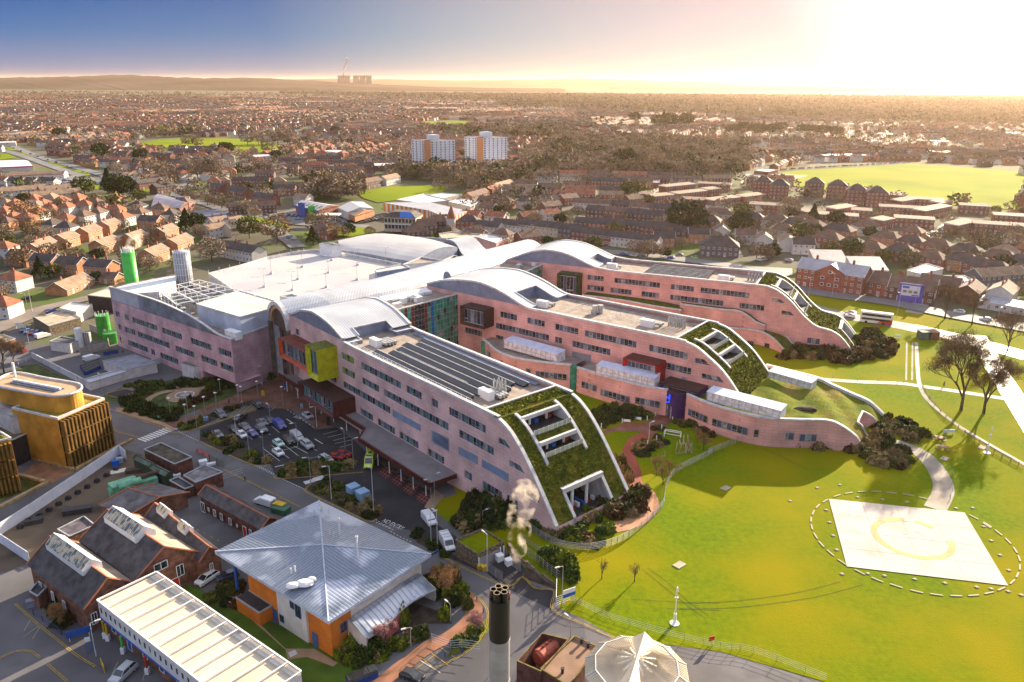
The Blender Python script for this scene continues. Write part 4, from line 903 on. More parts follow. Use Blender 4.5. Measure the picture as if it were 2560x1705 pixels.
REDP=mat('red_resin_path',(.24,.06,.035),.85,.12,.3,wd_=True)
PALEP=mat('pale_path',(.30,.26,.21),.9,.12,.3,wd_=True)
CONCP=mat('helipad_concrete',(.43,.38,.345),.8,.10,.05,wd_=True,pat=('blotch',.12,(.29,.245,.21),.5,.72),dt=12)
SOIL=mat('brown_yard',(.145,.105,.075),1,.3,.12,wd_=True,pat=('blotch',.12,(.09,.07,.045),.45,.65),dt=12)
MULCH=mat('mulch',(.055,.04,.028),1,.3,.6,wd_=True,bump=.1,bscale=3)
WL=mat('white_road_paint',(.62,.62,.60),.8,.15,2);YL=mat('yellow_road_paint',(.55,.36,.03),.8,.2,2)
mb=MB();BG=40000
xs_=[-BG,-2000,-22,12,2000,BG];ys=[-300,60,130,260,330]+[330+30*k for k in rn_(1,11)]+[1500,6000,45000]
for xa,xb in zip(xs_,xs_[1:]):
 for ya,yb in zip(ys,ys[1:]):mb.pl([(x,y,ZT(x,y)-.06)for x,y in((xa,ya),(xb,ya),(xb,yb),(xa,yb))])
tg(link('ground',mb.mesh('ground',GROUND)),kind='structure')
def SH(name,pts,m,off,**k):return sheet(name,pts,m,off,**k)
SH('lawn',GPX(('b3',1000,945),('b3',985,785),('b3',715,600),('b3',560,470),('n1',1290,1300),('n1',1010,1070),('n1',700,1150),('n1',250,800),('n1',330,640),('n1',600,560))+[(-30,190),(5,300),(60,325)]+GPX(('h4',560,470),('h4',900,540),('h4',1300,600),('h4',1700,670),('h4',2355,790))+[(420,250),(330,90)]+GPX(('b4',2500,1500),('b4',1000,1276),('b3',2355,1310),('b3',1480,1195)),LAWN,.0)
SH('yard',GPX(('b3',1000,945),('b3',1480,1195),('b3',2355,1315),('b4',1020,1290),('b4',1400,1600))+[(40,60),(-110,60),(-150,120),(-190,200),(-160,262),(-60,262),(-30,215)]+GPX(('n1',600,560),('n1',330,640),('n1',250,800),('n1',700,1150),('n1',1010,1070),('n1',1290,1300),('b3',560,470),('b3',715,600),('b3',985,785)),ASPH,.01)
SH('car_park',GP('m2',(0,640),(200,565),(530,440),(820,450),(1060,640),(1250,620),(1420,740),(1560,880),(1700,980),(2130,1210),(2160,1330),(2050,1420),(2250,1560))+GP('n1',(600,1190),(560,1420),(240,1400),(0,1250))+GP('m2',(1960,1568),(1580,1480),(1680,1400),(1560,1200),(1200,1100),(975,1190),(690,1060),(650,960),(480,960),(0,740)),ASPD,.03)
SH('garage_drive',GP('b3',(400,620),(520,740),(690,680),(800,760),(960,800),(940,960),(560,780),(400,660)),ASPD,.03)
SH('garage_drive',GP('b3',(400,600),(600,470),(720,620),(690,690),(540,740),(400,640)),ASPD,.035)
SH('brick_paving',GP('m2',(0,500),(0,420),(300,320),(560,240),(720,140),(900,260),(1060,420),(1240,600),(1060,640),(960,480),(700,440),(480,370),(100,470))+GP('m1',(1800,480),(1650,560),(1510,500)),BRICKP,.05)
SH('footway',GP('m1',(1060,370),(1110,365),(1520,510),(1630,570),(1590,580),(1480,530),(1070,400)),TANP,.13)
SH('footway',GP('n1',(120,760),(280,500),(420,590),(250,800)),TANP,.09)
for nm,P_ in(('planting_bed',GP('m2',(10,745),(60,690),(230,700),(400,770),(480,850),(610,900),(650,955),(500,968),(250,860))),('planting_bed',GP('m2',(712,1065),(730,1000),(950,945),(1320,920),(1420,880),(1440,1000),(1100,1050),(760,1088))),('planting_bed',GP('m2',(980,1195),(1010,1140),(1200,1105),(1400,1190),(1620,1300),(1672,1400),(1610,1470),(1530,1478))),('planting_bed',GP('m1',(1640,575),(1650,520),(1790,480),(1990,400),(2200,330),(2355,290),(2100,420),(1900,510),(1760,580))),('planting_bed',GP('b2',(1760,290),(1800,260),(1990,420),(2140,500),(2355,600),(2355,640),(2100,530),(1830,400))),('planting_bed',GP('b3',(700,700),(720,600),(980,770),(975,790))),('planting_bed',GP('n1',(700,1140),(720,800),(1200,640),(2060,1000),(2400,1000),(2700,1400),(1900,1250),(1500,960),(1300,1080)))):
 SH(nm,P_,MULCH,.12)
GD=GP('m1',(770,370),(930,260),(1270,200),(1600,100),(1900,60),(2355,60),(2355,180),(1520,500),(1100,360),(1120,290),(990,330))
SH('garden',GD,mat('garden_grass',(.055,.075,.015),1,.3,.3,wd_=True),.06)
SH('garden_path',rb(sm(GP('m1',(2000,130),(1850,190),(1650,200),(1450,240),(1350,310),(1400,360)),4),2.0),TANP,.10)
SH('disabled_bay',GP('m1',(960,240),(1110,185),(1270,220),(1110,290)),ASPD,.09)
SH('garden_path',[(p[0]+5.2*cos(a*tau/20),p[1]+5.2*sin(a*tau/20))for p in[xy(G('m1',1700,255))]for a in rn_(20)],TANP,.09)
SH('service_yard',GP('h1',(380,1120),(470,1070),(740,1060),(1100,1000),(1230,1050),(940,1100),(1010,1200),(760,1280),(740,1310)),ASPH,.05)
SH('roof_garden',GP('h1',(0,1240),(200,1160),(330,1140),(760,1340),(700,1320),(0,1270)),mat('dull_grass',(.07,.085,.02),1,.3,.3,wd_=True),.06)
RD=GP('h1',(-200,740),(0,720),(400,610),(800,520),(1010,430))+[(-150,330),(-130,340)]+GP('h1',(1010,500),(830,560),(420,650),(300,730),(0,860),(-200,900))
SH('road',RD,mat('sunlit_road',(.20,.165,.14),.85,.14,.08,wd_=True),.02)
for x0,y0,x1,y1 in((0,800,300,740),(330,715,640,610)):
 a,b=G('h1',x0,y0),G('h1',x1,y1);n_=int((b-a).length/4)
 for k in rn_(n_):p,q=a.lerp(b,k/n_),a.lerp(b,(k+.5)/n_);SH('lane_mark',rb([xy(p),xy(q)],.18),WL,.05)
SH('road_loop',GP('h1',(0,1180),(0,1000),(420,960),(450,1000),(300,1080),(200,1150)),ASPH,.03)
SH('parking_court',GP('h1',(70,900),(130,810),(400,830),(470,880),(330,930),(220,960)),ASPH,.05)
SH('brown_yard',GPX(('m1',1120,745),('m1',1500,850),('m1',1500,1250),('m1',1300,1400),('m1',900,1500),('b1',720,290),('b1',470,260),('b1',240,490),('b1',0,560),('b1',0,180)),SOIL,.04)
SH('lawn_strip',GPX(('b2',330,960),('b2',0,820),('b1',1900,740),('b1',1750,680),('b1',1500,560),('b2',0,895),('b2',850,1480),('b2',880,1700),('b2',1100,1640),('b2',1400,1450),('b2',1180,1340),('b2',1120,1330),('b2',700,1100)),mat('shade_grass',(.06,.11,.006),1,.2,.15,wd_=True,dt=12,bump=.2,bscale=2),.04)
SH('gravel_strip',GP('b2',(330,955),(360,945),(720,1290),(960,1290),(1160,1410),(1120,1440),(900,1360),(740,1380),(720,1300)),TANP,.07)
SH('inspection_cover',GP('b2',(740,1325),(800,1300),(822,1335),(760,1365)),CN_,.11)
SH('forecourt',GP('b2',(1400,1150),(1800,900),(1880,930),(2100,1000),(2120,1080),(1850,1080),(1500,1240)),MULCH,.06)
RP=sm(GPX(('b2',1380,1700),('b2',1700,1440),('b2',1930,1270),('b2',2150,1160),('b2',2300,1000),('b2',2250,880),('b2',2080,770)),5)
SH('brick_footway',rb(RP,3.0),mat('sunlit_brick_paving',(.30,.135,.075),.9,.15,.4,wd_=True),.10)
SH('verge',GP('b2',(2060,1370),(2250,1130),(2420,1030),(2440,1130),(2330,1260),(2150,1330)),mat('rough_verge',(.14,.15,.02),1,.3,.4,wd_=True,bump=.2,bscale=3),.09)
for P_ in(GP('m1',(1010,570),(1270,640)),GP('m1',(1070,400),(1480,545),(1640,600),(1900,530),(2355,390)),GP('m2',(0,755),(480,965),(640,965)),GP('m2',(0,620),(530,450)),GP('m2',(700,1060),(760,1095),(1500,1035)),GP('m2',(1010,1150),(975,1190),(1000,1230),(1300,1370),(1540,1485),(1630,1465)),GP('m2',(220,1010),(930,1360)),GP('b3',(0,510),(530,760),(690,690),(800,780),(960,805),(945,960),(1200,1080),(1460,1200)),GP('b3',(200,790),(330,870),(400,980),(380,1130),(250,1300),(0,1440)),GP('b1',(140,850),(350,1040),(700,1320),(880,1430)),GP('b1',(440,1410),(620,1568)),GP('b1',(0,1350),(150,1290),(280,1290),(370,1350))):
 c_=sm(P_,4)if len(P_)>2 else P_
 for o_ in(-.14,.14):
  c2=[]
  for i,p in enumerate(c_):
   a=c_[max(0,i-1)];b=c_[min(len(c_)-1,i+1)];d_=Vc((b[0]-a[0],b[1]-a[1])).normalized();c2.append((p[0]-d_.y*o_,p[1]+d_.x*o_))
  SH('yellow_line',rb(c2,.08),YL,.135)
def dashes(c,x0,y0,x1,y1,n,w_=.15,fr=.55,m=WL,off=.05):
 a,b=G(c,x0,y0),G(c,x1,y1)
 for k in rn_(n):SH('road_dash',rb([xy(a.lerp(b,k/n)),xy(a.lerp(b,(k+fr)/n))],w_),m,off)
for o_ in(0,1):dashes('m2',500+22*o_,970+5*o_-8*o_,690,1062-10*o_,9);dashes('m2',1590+25*o_,1478-8*o_,1790,1572,7)
dashes('m2',760,1095,970,1195,10);dashes('b2',1600,300,1790,395,7);dashes('m2',800,455,1060,630,9);dashes('m1',1640,585,1840,680,9);dashes('m1',1000,375,1070,395,5)
for k in rn_(11):
 a=G('m1',1272+k*27.5,650-k*11.2);b=G('m1',1272+k*27.5+78,650-k*11.2+28+0);SH('crossing_bar',rb([xy(a),xy(b)],.55),WL,.05)
def lines(c,L_,w_=.11,m=WL,off=.05,nm='bay_line'):
 for x0,y0,x1,y1 in L_:SH(nm,rb([xy(G(c,x0,y0)),xy(G(c,x1,y1))],w_),m,off)
lines('m2',[(573,808,733,930),(658,785,820,905),(745,760,905,882),(860,790,990,860),(760,833,905,795),(960,915,1125,882),(1040,815,1075,835),(440,700,482,732),(520,690,565,715),(660,610,730,668),(630,680,650,690),(1135,685,1265,650),(1175,713,1310,680),(1225,742,1375,706),(1240,770,1390,737),(1285,805,1400,775),(600,880,640,866),(960,545,1010,520)])
lines('m2',[(795,543,855,582),(1055,727,1128,772),(690,985,800,960)],.25)
lines('m2',[(640+0,0+470,700,430)],.1)
for k in rn_(6):x=150+62*k;y=560-20*k;lines('m2',[(x,y,x+75,y-70),(x,y,x+62,y-20)],.1,YL)
for k in rn_(14):lines('m1',[(975+14*k,243-4*k,995+14*k,225-3*k),(1150-9*k+110,225+5*k,1130-9*k+100,215+5*k)],.1,YL,.10)
lines('m1',[(965,240,1110,185),(1110,185,1268,220),(1268,220,1112,288),(1112,288,965,240)],.12,YL,.10)
lines('b2',[(1770,1420,1960,1290),(1790,1480,2000,1320),(1820,1330,2010,1490),(1900,1290,2090,1430),(1970,1240,2150,1370)],.1,YL);lines('b2',[(1840,1380,2020,1490),(1620,1560,1700,1640)],.12)
lines('b1',[(210,1160,360,1050),(220,1100,280,1000),(300,1170,370,1060),(1020,1520,1085,1385),(1310,1560,1330,1500)],.11,mat('faded_line',(.4,.33,.2),.9))
for k in rn_(9):lines('b1',[(1500+62*k-60*0,0+30+34*k-40,1520+62*k,60+30*k-30)],.1,YL)
for x,y in((1635,1040),(1745,1110),(1850,1190),(1975,1270)):
 P_=GP('m2',(x,y),(x+80,y-75),(x+180,y-30),(x+90,y+65));SH('ambulance_bay',P_,mat('red_bay',(.085,.022,.02),.9,.15,.5),.05)
 for k in rn_(1,4):
  t=k/4;A,B,C_,D_=[Vc(p)for p in P_]
  for p,q in((A.lerp(B,t),D_.lerp(C_,t)),(A.lerp(D_,t),B.lerp(C_,t))):SH('bay_line',rb([tuple(p),tuple(q)],.1),mat('red_pink_line',(.42,.16,.15),.8),.07)
def text(name,body,c,x,y,size,ang,m,off=.06,par=None):
 cu=bpy.data.curves.new(name,'FONT');cu.body=body;cu.size=size;cu.align_x='CENTER';cu.align_y='CENTER';cu.materials.append(m)
 o=NW(name,cu);LKK(o);p=G(c,x,y);o.location=(p.x,p.y,p.z+off);o.rotation_euler=(0,-Mt.atan(ZT_TOP/34)if-22<p.x<12 else 0,ang);return o
aN=Mt.atan2(*(lambda a,b:(b.y-a.y,b.x-a.x))(G('m2',1690,1480),G('m2',1860,1555)))
o=text('road_lettering','NO ENTRY','m2',1775,1515,1.15,aN,WL);tg(o,kind='structure');o.scale=(1,1.7,1)
o=text('road_lettering','SLOW','m2',900,532,1.0,aN,WL);tg(o,kind='structure');o.scale=(1,1.7,1)
# --- park: helipad, paths, ruts
HP=GPX(('S',2072,1248),('S',2411,1282),('S',2520,1465),('S',2117,1417));SH('helipad',HP,CONCP,.10)
hc=sum((Vc(p)for p in HP),Vc((0,0)))/4;hc=Vc(xy(G('m4',1590,1330)))
def ring(c,r0,r1,a0=0,a1=tau,n=60):return[(c.x+r1*cos(a0+(a1-a0)*k/n),c.y+r1*sin(a0+(a1-a0)*k/n))for k in rn_(n+1)]+[(c.x+r0*cos(a0+(a1-a0)*k/n),c.y+r0*sin(a0+(a1-a0)*k/n))for k in rn_(n,-1,-1)]
rr=(G('m4',1290,1250)-G('m4',1893,1400)).length/2-.3
for a0,a1 in((.55,1.05),(1.35,3.1),(3.1,4.6),(4.6,6.15)):SH('yellow_ring',ring(hc,rr-1.2,rr,a0,a1,20),mat('worn_yellow',(.40,.31,.10),.8,.15,.3,wd_=True),.115)
hd=(Vc(HP[1])-Vc(HP[0])).normalized()
for t in(.25,.5,.75):
 SH('joint',rb([tuple(Vc(HP[0]).lerp(Vc(HP[1]),t)),tuple(Vc(HP[3]).lerp(Vc(HP[2]),t))],.12),mat('joint_grey',(.34,.29,.26),.9),.108)
 SH('joint',rb([tuple(Vc(HP[0]).lerp(Vc(HP[3]),t)),tuple(Vc(HP[1]).lerp(Vc(HP[2]),t))],.12),MATS['joint_grey'],.112)
for k,(x,y)in enumerate(((1520,1300),(1560,1325),(1600,1285),(1640,1305))):SH('faded_mark',rb([xy(G('m4',x,y)),xy(G('m4',x+40,y+8))],.3),mat('faded_mauve',(.45,.33,.36),.9),.118)
SH('path',rb(sm(GP('m4',(1330,640),(1430,665),(1540,700),(1650,750),(1740,840),(1795,940),(1800,1020),(1745,1130)),6),4.2),PALEP,.06)
SH('path',rb(sm(GP('m4',(950,240),(1200,258),(1500,270),(1650,290),(1900,325),(2240,378)),5),2.6),mat('white_path',(.36,.32,.27),.8,.1,.3,wd_=True),.06)
SH('path',rb(GP('m4',(2030,-60),(2150,150),(2500,700)),6.0),mat('bright_path',(.42,.38,.34),.5,.1,.2,wd_=True),.07)
SH('path',rb(sm(GP('m4',(1618,-10),(1625,150),(1640,280),(1700,390),(1850,520),(2000,620),(2400,850)),6),1.1),MATS['white_path'],.08)
for x in(1552,1592):SH('track',rb(GP('m4',(x,-10),(x-4,250)),.5),PALEP,.05)
RPT=sm(GPX(('n3',1640,580),('n3',1400,850),('n3',1250,930),('n3',1160,1050),('n3',1130,1200),('n3',1200,1400),('m3',1790,1120),('m3',1900,1230),('m3',1935,1330),('m3',1880,1430),('m3',1740,1510),('m3',1480,1565)),6)
SH('red_path',rb(RPT[:40],3.4),REDP,.07);SH('sunlit_red_path',rb(RPT[38:],3.6),mat('sunlit_resin_path',(.40,.20,.11),.9,.1,.3,wd_=True),.07)  # second stretch is the same red path with sunshine put into its colour
SH('paved_court',GP('n3',(640,850),(950,740),(1240,730),(1500,640),(1760,680),(1500,860),(1200,820),(950,815),(680,870)),BRICKP,.09)
SH('red_court',GP('n3',(1530,640),(1560,480),(1680,560),(1960,600),(2300,760),(1950,690),(1720,690)),mat('rust_paving',(.17,.06,.035),.9,.2,.4,wd_=True),.10)
SH('red_court',GP('n3',(980,735),(1050,690),(1380,690),(1380,720),(1150,740)),REDP,.10)
RUT=mat('rut_mud',(.065,.09,.008),1,.2,1,wd_=True)
for P_ in(GP('b3',(1700,620),(1900,780),(2100,940),(2230,1030)),GP('b3',(1750,610),(1900,720),(2100,900),(2260,1010)),GP('b4',(0,740),(400,720),(800,665),(1100,590)),GP('b4',(0,775),(400,765),(900,700),(1250,610)),GP('b3',(1600,870),(1900,890),(2355,905)),GP('b3',(1900,950),(2355,965)),GP('m4',(560,720),(750,800),(900,880)),GP('m4',(590,720),(780,810),(920,870))):
 SH('tyre_rut',rb(sm(P_,5),.1),RUT,.04)
SLB=mat('slab_white',(.36,.31,.22),.8)
slabs=[(995,1075),(943,1112),(912,1155),(897,1203),(902,1255),(928,1315),(968,1372),(1030,1432),(1110,1495),(1075,1040),(1155,1022),(1245,1012),(1345,1010),(1450,1020),(1560,1033),(1670,1058),(2100,1245-1)]
slab_px=[('m4',x,y)for x,y in slabs]+[('b4',x,y)for x,y in((1230,525),(1350,578),(1480,620),(1620,658),(1755,680),(1890,688),(2010,685),(2115,668),(2200,640),(2275,592),(2310,545),(2326,492),(2322,432),(2295,375),(2245,312),(2180,255),(2105,200),(2010,148))]
pad_px=[('m4',1000,1137),('m4',1023,1222),('m4',1048,1313),('m4',1072,1410),('b4',1108,538),('b4',1285,535),('b4',1400,550),('b4',1605,573),('b4',1812,600),('b4',2030,628),('b4',2130,640),('b4',2245,657),('b4',2335,682),('b4',2250,513),('b4',2190,408),('b4',2130,310),('b4',2078,213),('b4',2003,85),('b4',1890,88),('m4',1385,1065),('m4',1555,1083),('m4',1215,1050),('m4',752,1075),('m4',1093,965),('m4',937,985)]
mb=MB();mb.box(-1.0,1.0,-.14,.14,0,.12);sl0=None
for i,(c,x,y)in enumerate(slab_px):
 p=G(c,x,y);v=Vc(xy(p))-hc;a=Mt.atan2(v.y,v.x)+Mt.pi/2
 if sl0 is None:sl0=link('marker_slab',mb.mesh('marker_slab',SLB),None,p,a);tg(sl0,'white marker slab, one of the outer ring set in the grass round the helipad','slab','marker slabs round the helipad')
 else:dup(sl0,p,a)
mb=MB();mb.box(-.35,.35,-.3,.3,0,.1);mb.box(-.2,.2,-.2,.2,.1,.16);pd0=None
for i,(c,x,y)in enumerate(pad_px):
 p=G(c,x,y)
 if pd0 is None:pd0=link('light_pad',mb.mesh('light_pad',SLB),None,p,.3);tg(pd0,'small square light base set in the grass round the helipad','light base','light bases round the helipad')
 else:dup(pd0,p,.3)
mb=MB();mb.box(-1.1,1.1,-.75,.75,0,.14)
for lab,c,x,y in(('white concrete cover in the lawn below the fence corner','b3',2013,585),('white concrete cover in the lawn left of the helipad','m4',312,988),('white concrete cover beside the curved path near the tree shadows','m4',1812,785),('white concrete cover in the grass beside the timber rail','m4',2068,710)):
 p=G(c,x,y);o=link('concrete_cover',mb.mesh('concrete_cover',SLB),None,p,.7);tg(o,lab,'cover')
# --- roads beyond the wings
def ROAD(nm,pts,w_,m,off=.02):SH(nm,rb(sm(GPX(*pts),5),w_),m,off)
ROAD('road',[('h4',560,590),('h4',760,660),('h4',1000,715),('h4',1250,760),('h4',1500,805)],9.5,ASPF,.05)
ROAD('road',[('h4',1480,800),('h4',1750,860),('h4',2050,935),('h4',2400,1030)],9.5,GLARERD,.055)
ROAD('road',[('h3',300,190),('h3',900,235),('h3',1500,290),('h3',2355,395),('h4',300,400),('h4',700,525),('h4',1300,610),('h4',1800,710),('h4',2400,820)],10,ASPF,.03)
ROAD('side_street',[('h4',1500,690),('h4',1600,560),('h4',1700,470)],6,GLARERD,.04)
SH('car_court',GP('h4',(200,330),(560,350),(560,400),(400,430),(200,340)),GLARERD,.06)
SH('car_court',GP('u4',(1200,950),(1270,800),(1500,680),(1700,680),(1500,780),(1450,900),(1300,980)),GLARERD,.05)
ROAD('road',[('u1',0,360),('u1',300,450),('u1',640,570),('u1',1000,690),('u1',1300,790),('u1',1700,900)],10,ASPF,.04)
ROAD('road',[('u1',100,300),('u1',500,460),('u1',900,570),('u1',1200,660),('u1',1500,740),('u1',1800,820)],10,ASPF,.045)
ROAD('road',[('u2',0,960),('u2',300,1010),('u2',700,1130),('u2',1100,1190),('u2',1500,1270),('u2',1900,1290),('u2',2352,1310)],10,ASPF,.04)
ROAD('road',[('u2',0,940),('u2',60,830),('u2',250,700),('u2',560,630),('u2',850,530),('u2',1150,420),('u2',1450,270),('u2',1600,180)],9,ASPF,.05)
ROAD('road',[('u2',850,1250),('u2',1150,1330),('u2',1350,1450),('u2',1500,1568)],9,ASPF,.05)
ROAD('lane',[('u3',420,490),('u3',560,420),('u3',760,320),('u3',900,230)],6,PALEP,.04)
def FIELD(nm,pts,m=LAWN2,off=.03):SH(nm,GPX(*pts),m,off)
FIELD('field',[('u4',-520,180),('u4',0,110),('u4',600,80),('u4',1150,42),('u4',1600,70),('u4',2354,130),('u4',3000,180),('u4',3000,640),('u4',2354,535),('u4',1500,470),('u4',900,385),('u4',0,290),('u4',-420,250)],mat('sunlit_field',(.18,.23,.006),1,.12,.012,wd_=True,pat=('blotch',.01,(.22,.24,.01),.42,.68),spec=.04,dt=10))
FIELD('gravel_court',[('u3',1700,150),('u3',2040,150),('u3',2354,170),('u3',2000,250),('u3',1640,250)],PALEP,.05)
FIELD('playing_field',[('u2',-600,310),('u2',-200,240),('u2',300,225),('u2',900,235),('u2',1150,290),('u2',1350,330),('u2',1130,410),('u2',500,350),('u2',100,365),('u2',-500,330)])
FIELD('playing_field',[('t2',560,1130),('t2',800,1080),('t2',1100,1070),('t2',1250,1085),('t2',1200,1120),('t2',950,1170),('t2',720,1200),('t2',620,1170)])
FIELD('playing_field',[('t2',1000,600),('t2',1300,595),('t2',1550,615),('t2',1350,632),('t2',1050,630)])
FIELD('playing_field',[('t2',340,440),('t2',500,438),('t2',620,462),('t2',380,464)]);FIELD('playing_field',[('t1',560,480),('t1',720,470),('t1',780,485),('t1',640,502)])
for P_ in([('u1',880,615),('u1',950,610),('u1',1120,670),('u1',1110,695),('u1',1000,665)],[('u1',1270,735),('u1',1380,740),('u1',1590,790),('u1',1560,810)],[('u1',1730,840),('u1',2000,820),('u1',2250,850),('u1',2180,880),('u1',1960,900),('u1',1740,880)],[('u1',570,515),('u1',640,520),('u1',860,595),('u1',780,600)],[('u1',220,400),('u1',300,405),('u1',440,455),('u1',380,465)],[('u1',0,320),('u1',60,320),('u1',230,375),('u1',130,375)],[('u1',0,410),('u1',100,415),('u1',200,465),('u1',0,490)],[('u1',850,830),('u1',1230,800),('u1',1200,850),('u1',900,870)],[('u2',100,975),('u2',500,1060),('u2',900,1160),('u2',1400,1290),('u2',1200,1310),('u2',800,1190),('u2',400,1070)],[('u2',1590,1390),('u2',1700,1320),('u2',2000,1315),('u2',2300,1330),('u2',2500,1400),('u2',2300,1440),('u2',1650,1420)],[('u2',1600,1450),('u2',1700,1430),('u2',1800,1450),('u2',1690,1485)],[('u3',850,250),('u3',1250,260),('u3',1560,260),('u3',1500,295),('u3',1100,290)],[('u2',230,775),('u2',420,745),('u2',430,770),('u2',270,800)]):
 FIELD('grass_verge',P_)
SH('sales_forecourt',GP('u2',(1100,1170),(1460,1100),(1700,1160),(2100,1220),(2100,1280),(1500,1250)),ASPF,.06)
SH('store_car_park',GP('u1',(480,760),(700,720),(900,680),(1060,770),(850,820),(600,790)),ASPF,.06)
# ------------------------------------------------------------------ foreground buildings
BRK=mat('old_brick',(.25,.115,.075),.9,.25,.8,pat=('brick',.45,.16,(.75,.7,.65),.25,'wall'),dt=9)
BRKD=mat('dark_brick',(.16,.065,.05),.9,.25,.8,pat=('brick',.45,.16,(.75,.7,.65),.2,'wall'))
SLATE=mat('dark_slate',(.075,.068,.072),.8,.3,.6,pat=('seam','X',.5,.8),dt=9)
SLATE_SUN=mat('sunlit_slate',(.30,.235,.18),.85,.2,.5,pat=('seam','X',.5,.85),dt=9)  # same slate with sunlight painted in, for the right-hand slopes
FLATG=mat('grey_felt',(.13,.12,.125),.9,.25,.4,dt=8);MOSSR=mat('mossy_felt',(.085,.075,.055),.95,.3,.5)
ORNW=mat('orange_render',(.56,.165,.018),.8,.08,.6);CRM=mat('cream_render',(.62,.56,.50),.8,.08,.6)
ZRIB=mat('patchy_zinc_roof',(.20,.245,.32),.38,.12,.2,col2=(.17,.21,.28),metal=.35,pat=('blotch',.11,(.46,.50,.60),.52,.60),spec=.5,dt=9)
YGLS=mat('stained_skylight',(.42,.35,.22),.3,.3,.9,col2=(.06,.08,.09),spec=.5,contrast=.14)
def V2(p):return Vc((p[0],p[1]))
ez=8.3;E4=[GZ('b2',125,470,ez),GZ('b2',1000,40,ez),GZ('b2',1945,490,ez),GZ('b2',1080,1060,ez)]
ctr=sum(E4,Vc())/4;az=HTOF((ctr.x,ctr.y,ez),px('b2',1030,415)[1]);apex=Vc((ctr.x,ctr.y,az))
PY=rt0('pyramid_roof_building','orange and white building under a big blue-grey pyramid roof with frost patches','building',(ctr.x,ctr.y,ZT(ctr.x)),0)
mb=MB()
for k in rn_(4):
 a,b=E4[k],E4[(k+1)%4];mb.pl([a,b,apex],0);n_=int((b-a).length/.62);m_=(a+b)/2
 h=(b-a).normalized();foot=a+h*(apex-a).dot(h)
 for i in rn_(1,n_):
  p=a.lerp(b,i/n_);d0=(p-foot).dot(h);L0=((b if d0>0 else a)-foot).dot(h);f=1-abs(d0/L0)if L0 else 1
  q=p+(apex-foot)*f;up=Uz(.06);mb.tb(p+up,q+up,.045,m=1,n=3,cap=False)
 mb.tb(a,apex+Uz(.05),.16,m=2,n=5);mb.hx([a-Uz(.55),b-Uz(.55),b.lerp(ctr,.02)-Uz(.55),a.lerp(ctr,.02)-Uz(.55)],[a,b,b.lerp(ctr,.02),a.lerp(ctr,.02)],2)
pt('roof',mb,[ZRIB,SE,mat('pale_ridge',(.42,.46,.55),.5,.1,1)],PY)
u_=(E4[3]-E4[0]).normalized();v_=(E4[2]-E4[3]).normalized();Lu=(E4[3]-E4[0]).length;Lv=(E4[2]-E4[3]).length
def W5(u,v,z):p=E4[0]+u_*u+v_*v;return Vc((p.x,p.y,z))
u0,u1,v0,v1=7.5,Lu-1.3,1.3,Lv-1.3
gz=lambda u,v:ZT(W5(u,v,0).x)-.2
mb=MB()
segs=[(u0,u0+(u1-u0)*.39,0,0),(u0+(u1-u0)*.39,u0+(u1-u0)*.74,2,-.35),(u0+(u1-u0)*.74,u1,0,0)]
for a,b,m,o in segs:mb.pl([W5(a,v0+o,gz(a,v0)),W5(b,v0+o,gz(b,v0)),W5(b,v0+o,ez-.2),W5(a,v0+o,ez-.2)],m)
for u in(segs[1][0],segs[1][1]):mb.pl([W5(u,v0-.35,gz(u,v0)),W5(u,v0,gz(u,v0)),W5(u,v0,ez-.2),W5(u,v0-.35,ez-.2)],2)
vs_=v0+4.2
mb.pl([W5(u1,v0,gz(u1,v0)),W5(u1,vs_,gz(u1,vs_)),W5(u1,vs_,ez-.2),W5(u1,v0,ez-.2)],0);mb.pl([W5(u1,vs_,gz(u1,vs_)),W5(u1,v1,gz(u1,v1)),W5(u1,v1,ez-.2),W5(u1,vs_,ez-.2)],1)
mb.pl([W5(u0,v0,gz(u0,v0)),W5(u0,v1,gz(u0,v1)),W5(u0,v1,ez-.2),W5(u0,v0,ez-.2)],0);mb.pl([W5(u0,v1,gz(u0,v1)),W5(u1,v1,gz(u1,v1)),W5(u1,v1,ez-.2),W5(u0,v1,ez-.2)],1)
pt('wall',mb,[ORNW,CRM,mat('white_ribbed_cladding',(.60,.60,.60),.5,.08,.5,pat=('seam','X',.5,.8))],PY)
BLUW=mat('blue_door',(.05,.12,.33),.5,.1,1)
def wq(u,v,w_,z0,z1,nm='window',m=GS,face='u'):
 mb=MB()
 if face=='u':q=[W5(u,v-.08,z0),W5(u+w_,v-.08,z0),W5(u+w_,v-.08,z1),W5(u,v-.08,z1)]
 else:q=[W5(u+.08,v,z0),W5(u+.08,v+w_,z0),W5(u+.08,v+w_,z1),W5(u+.08,v,z1)]
 mb.pl(q,0)
 for a,b in zip(q,q[1:]+q[:1]):mb.tb(a,b,.06,m=1,n=4)
 mb.tb((q[0]+q[1])/2,(q[2]+q[3])/2,.04,m=1,n=4);pt(nm,mb,[m,BLUW],PY)
dw=(u1-u0)
wq(u0+dw*.30,v0,1.2,gz(u0,v0)+.2,gz(u0,v0)+2.4,'door',BLUW);wq(u0+dw*.56,v0-.35,1.0,5.3,7.0);wq(u0+dw*.62,v0-.35,1.4,4.2,7.2);wq(u0+dw*.41,v0-.35,1.1,1.0,2.4)
wq(u0+dw*.78,v0,1.3,gz(u1,v0)+.2,gz(u1,v0)+2.8,'door',BLUW);wq(u1,v0+1.9,1.2,3.4,5.2,face='v')
for k in rn_(6):wq(u1,vs_+1+k*3.6,1.9,6.6,7.1,face='v')
mb=MB();mb.box(0,0,0,0,0,0);
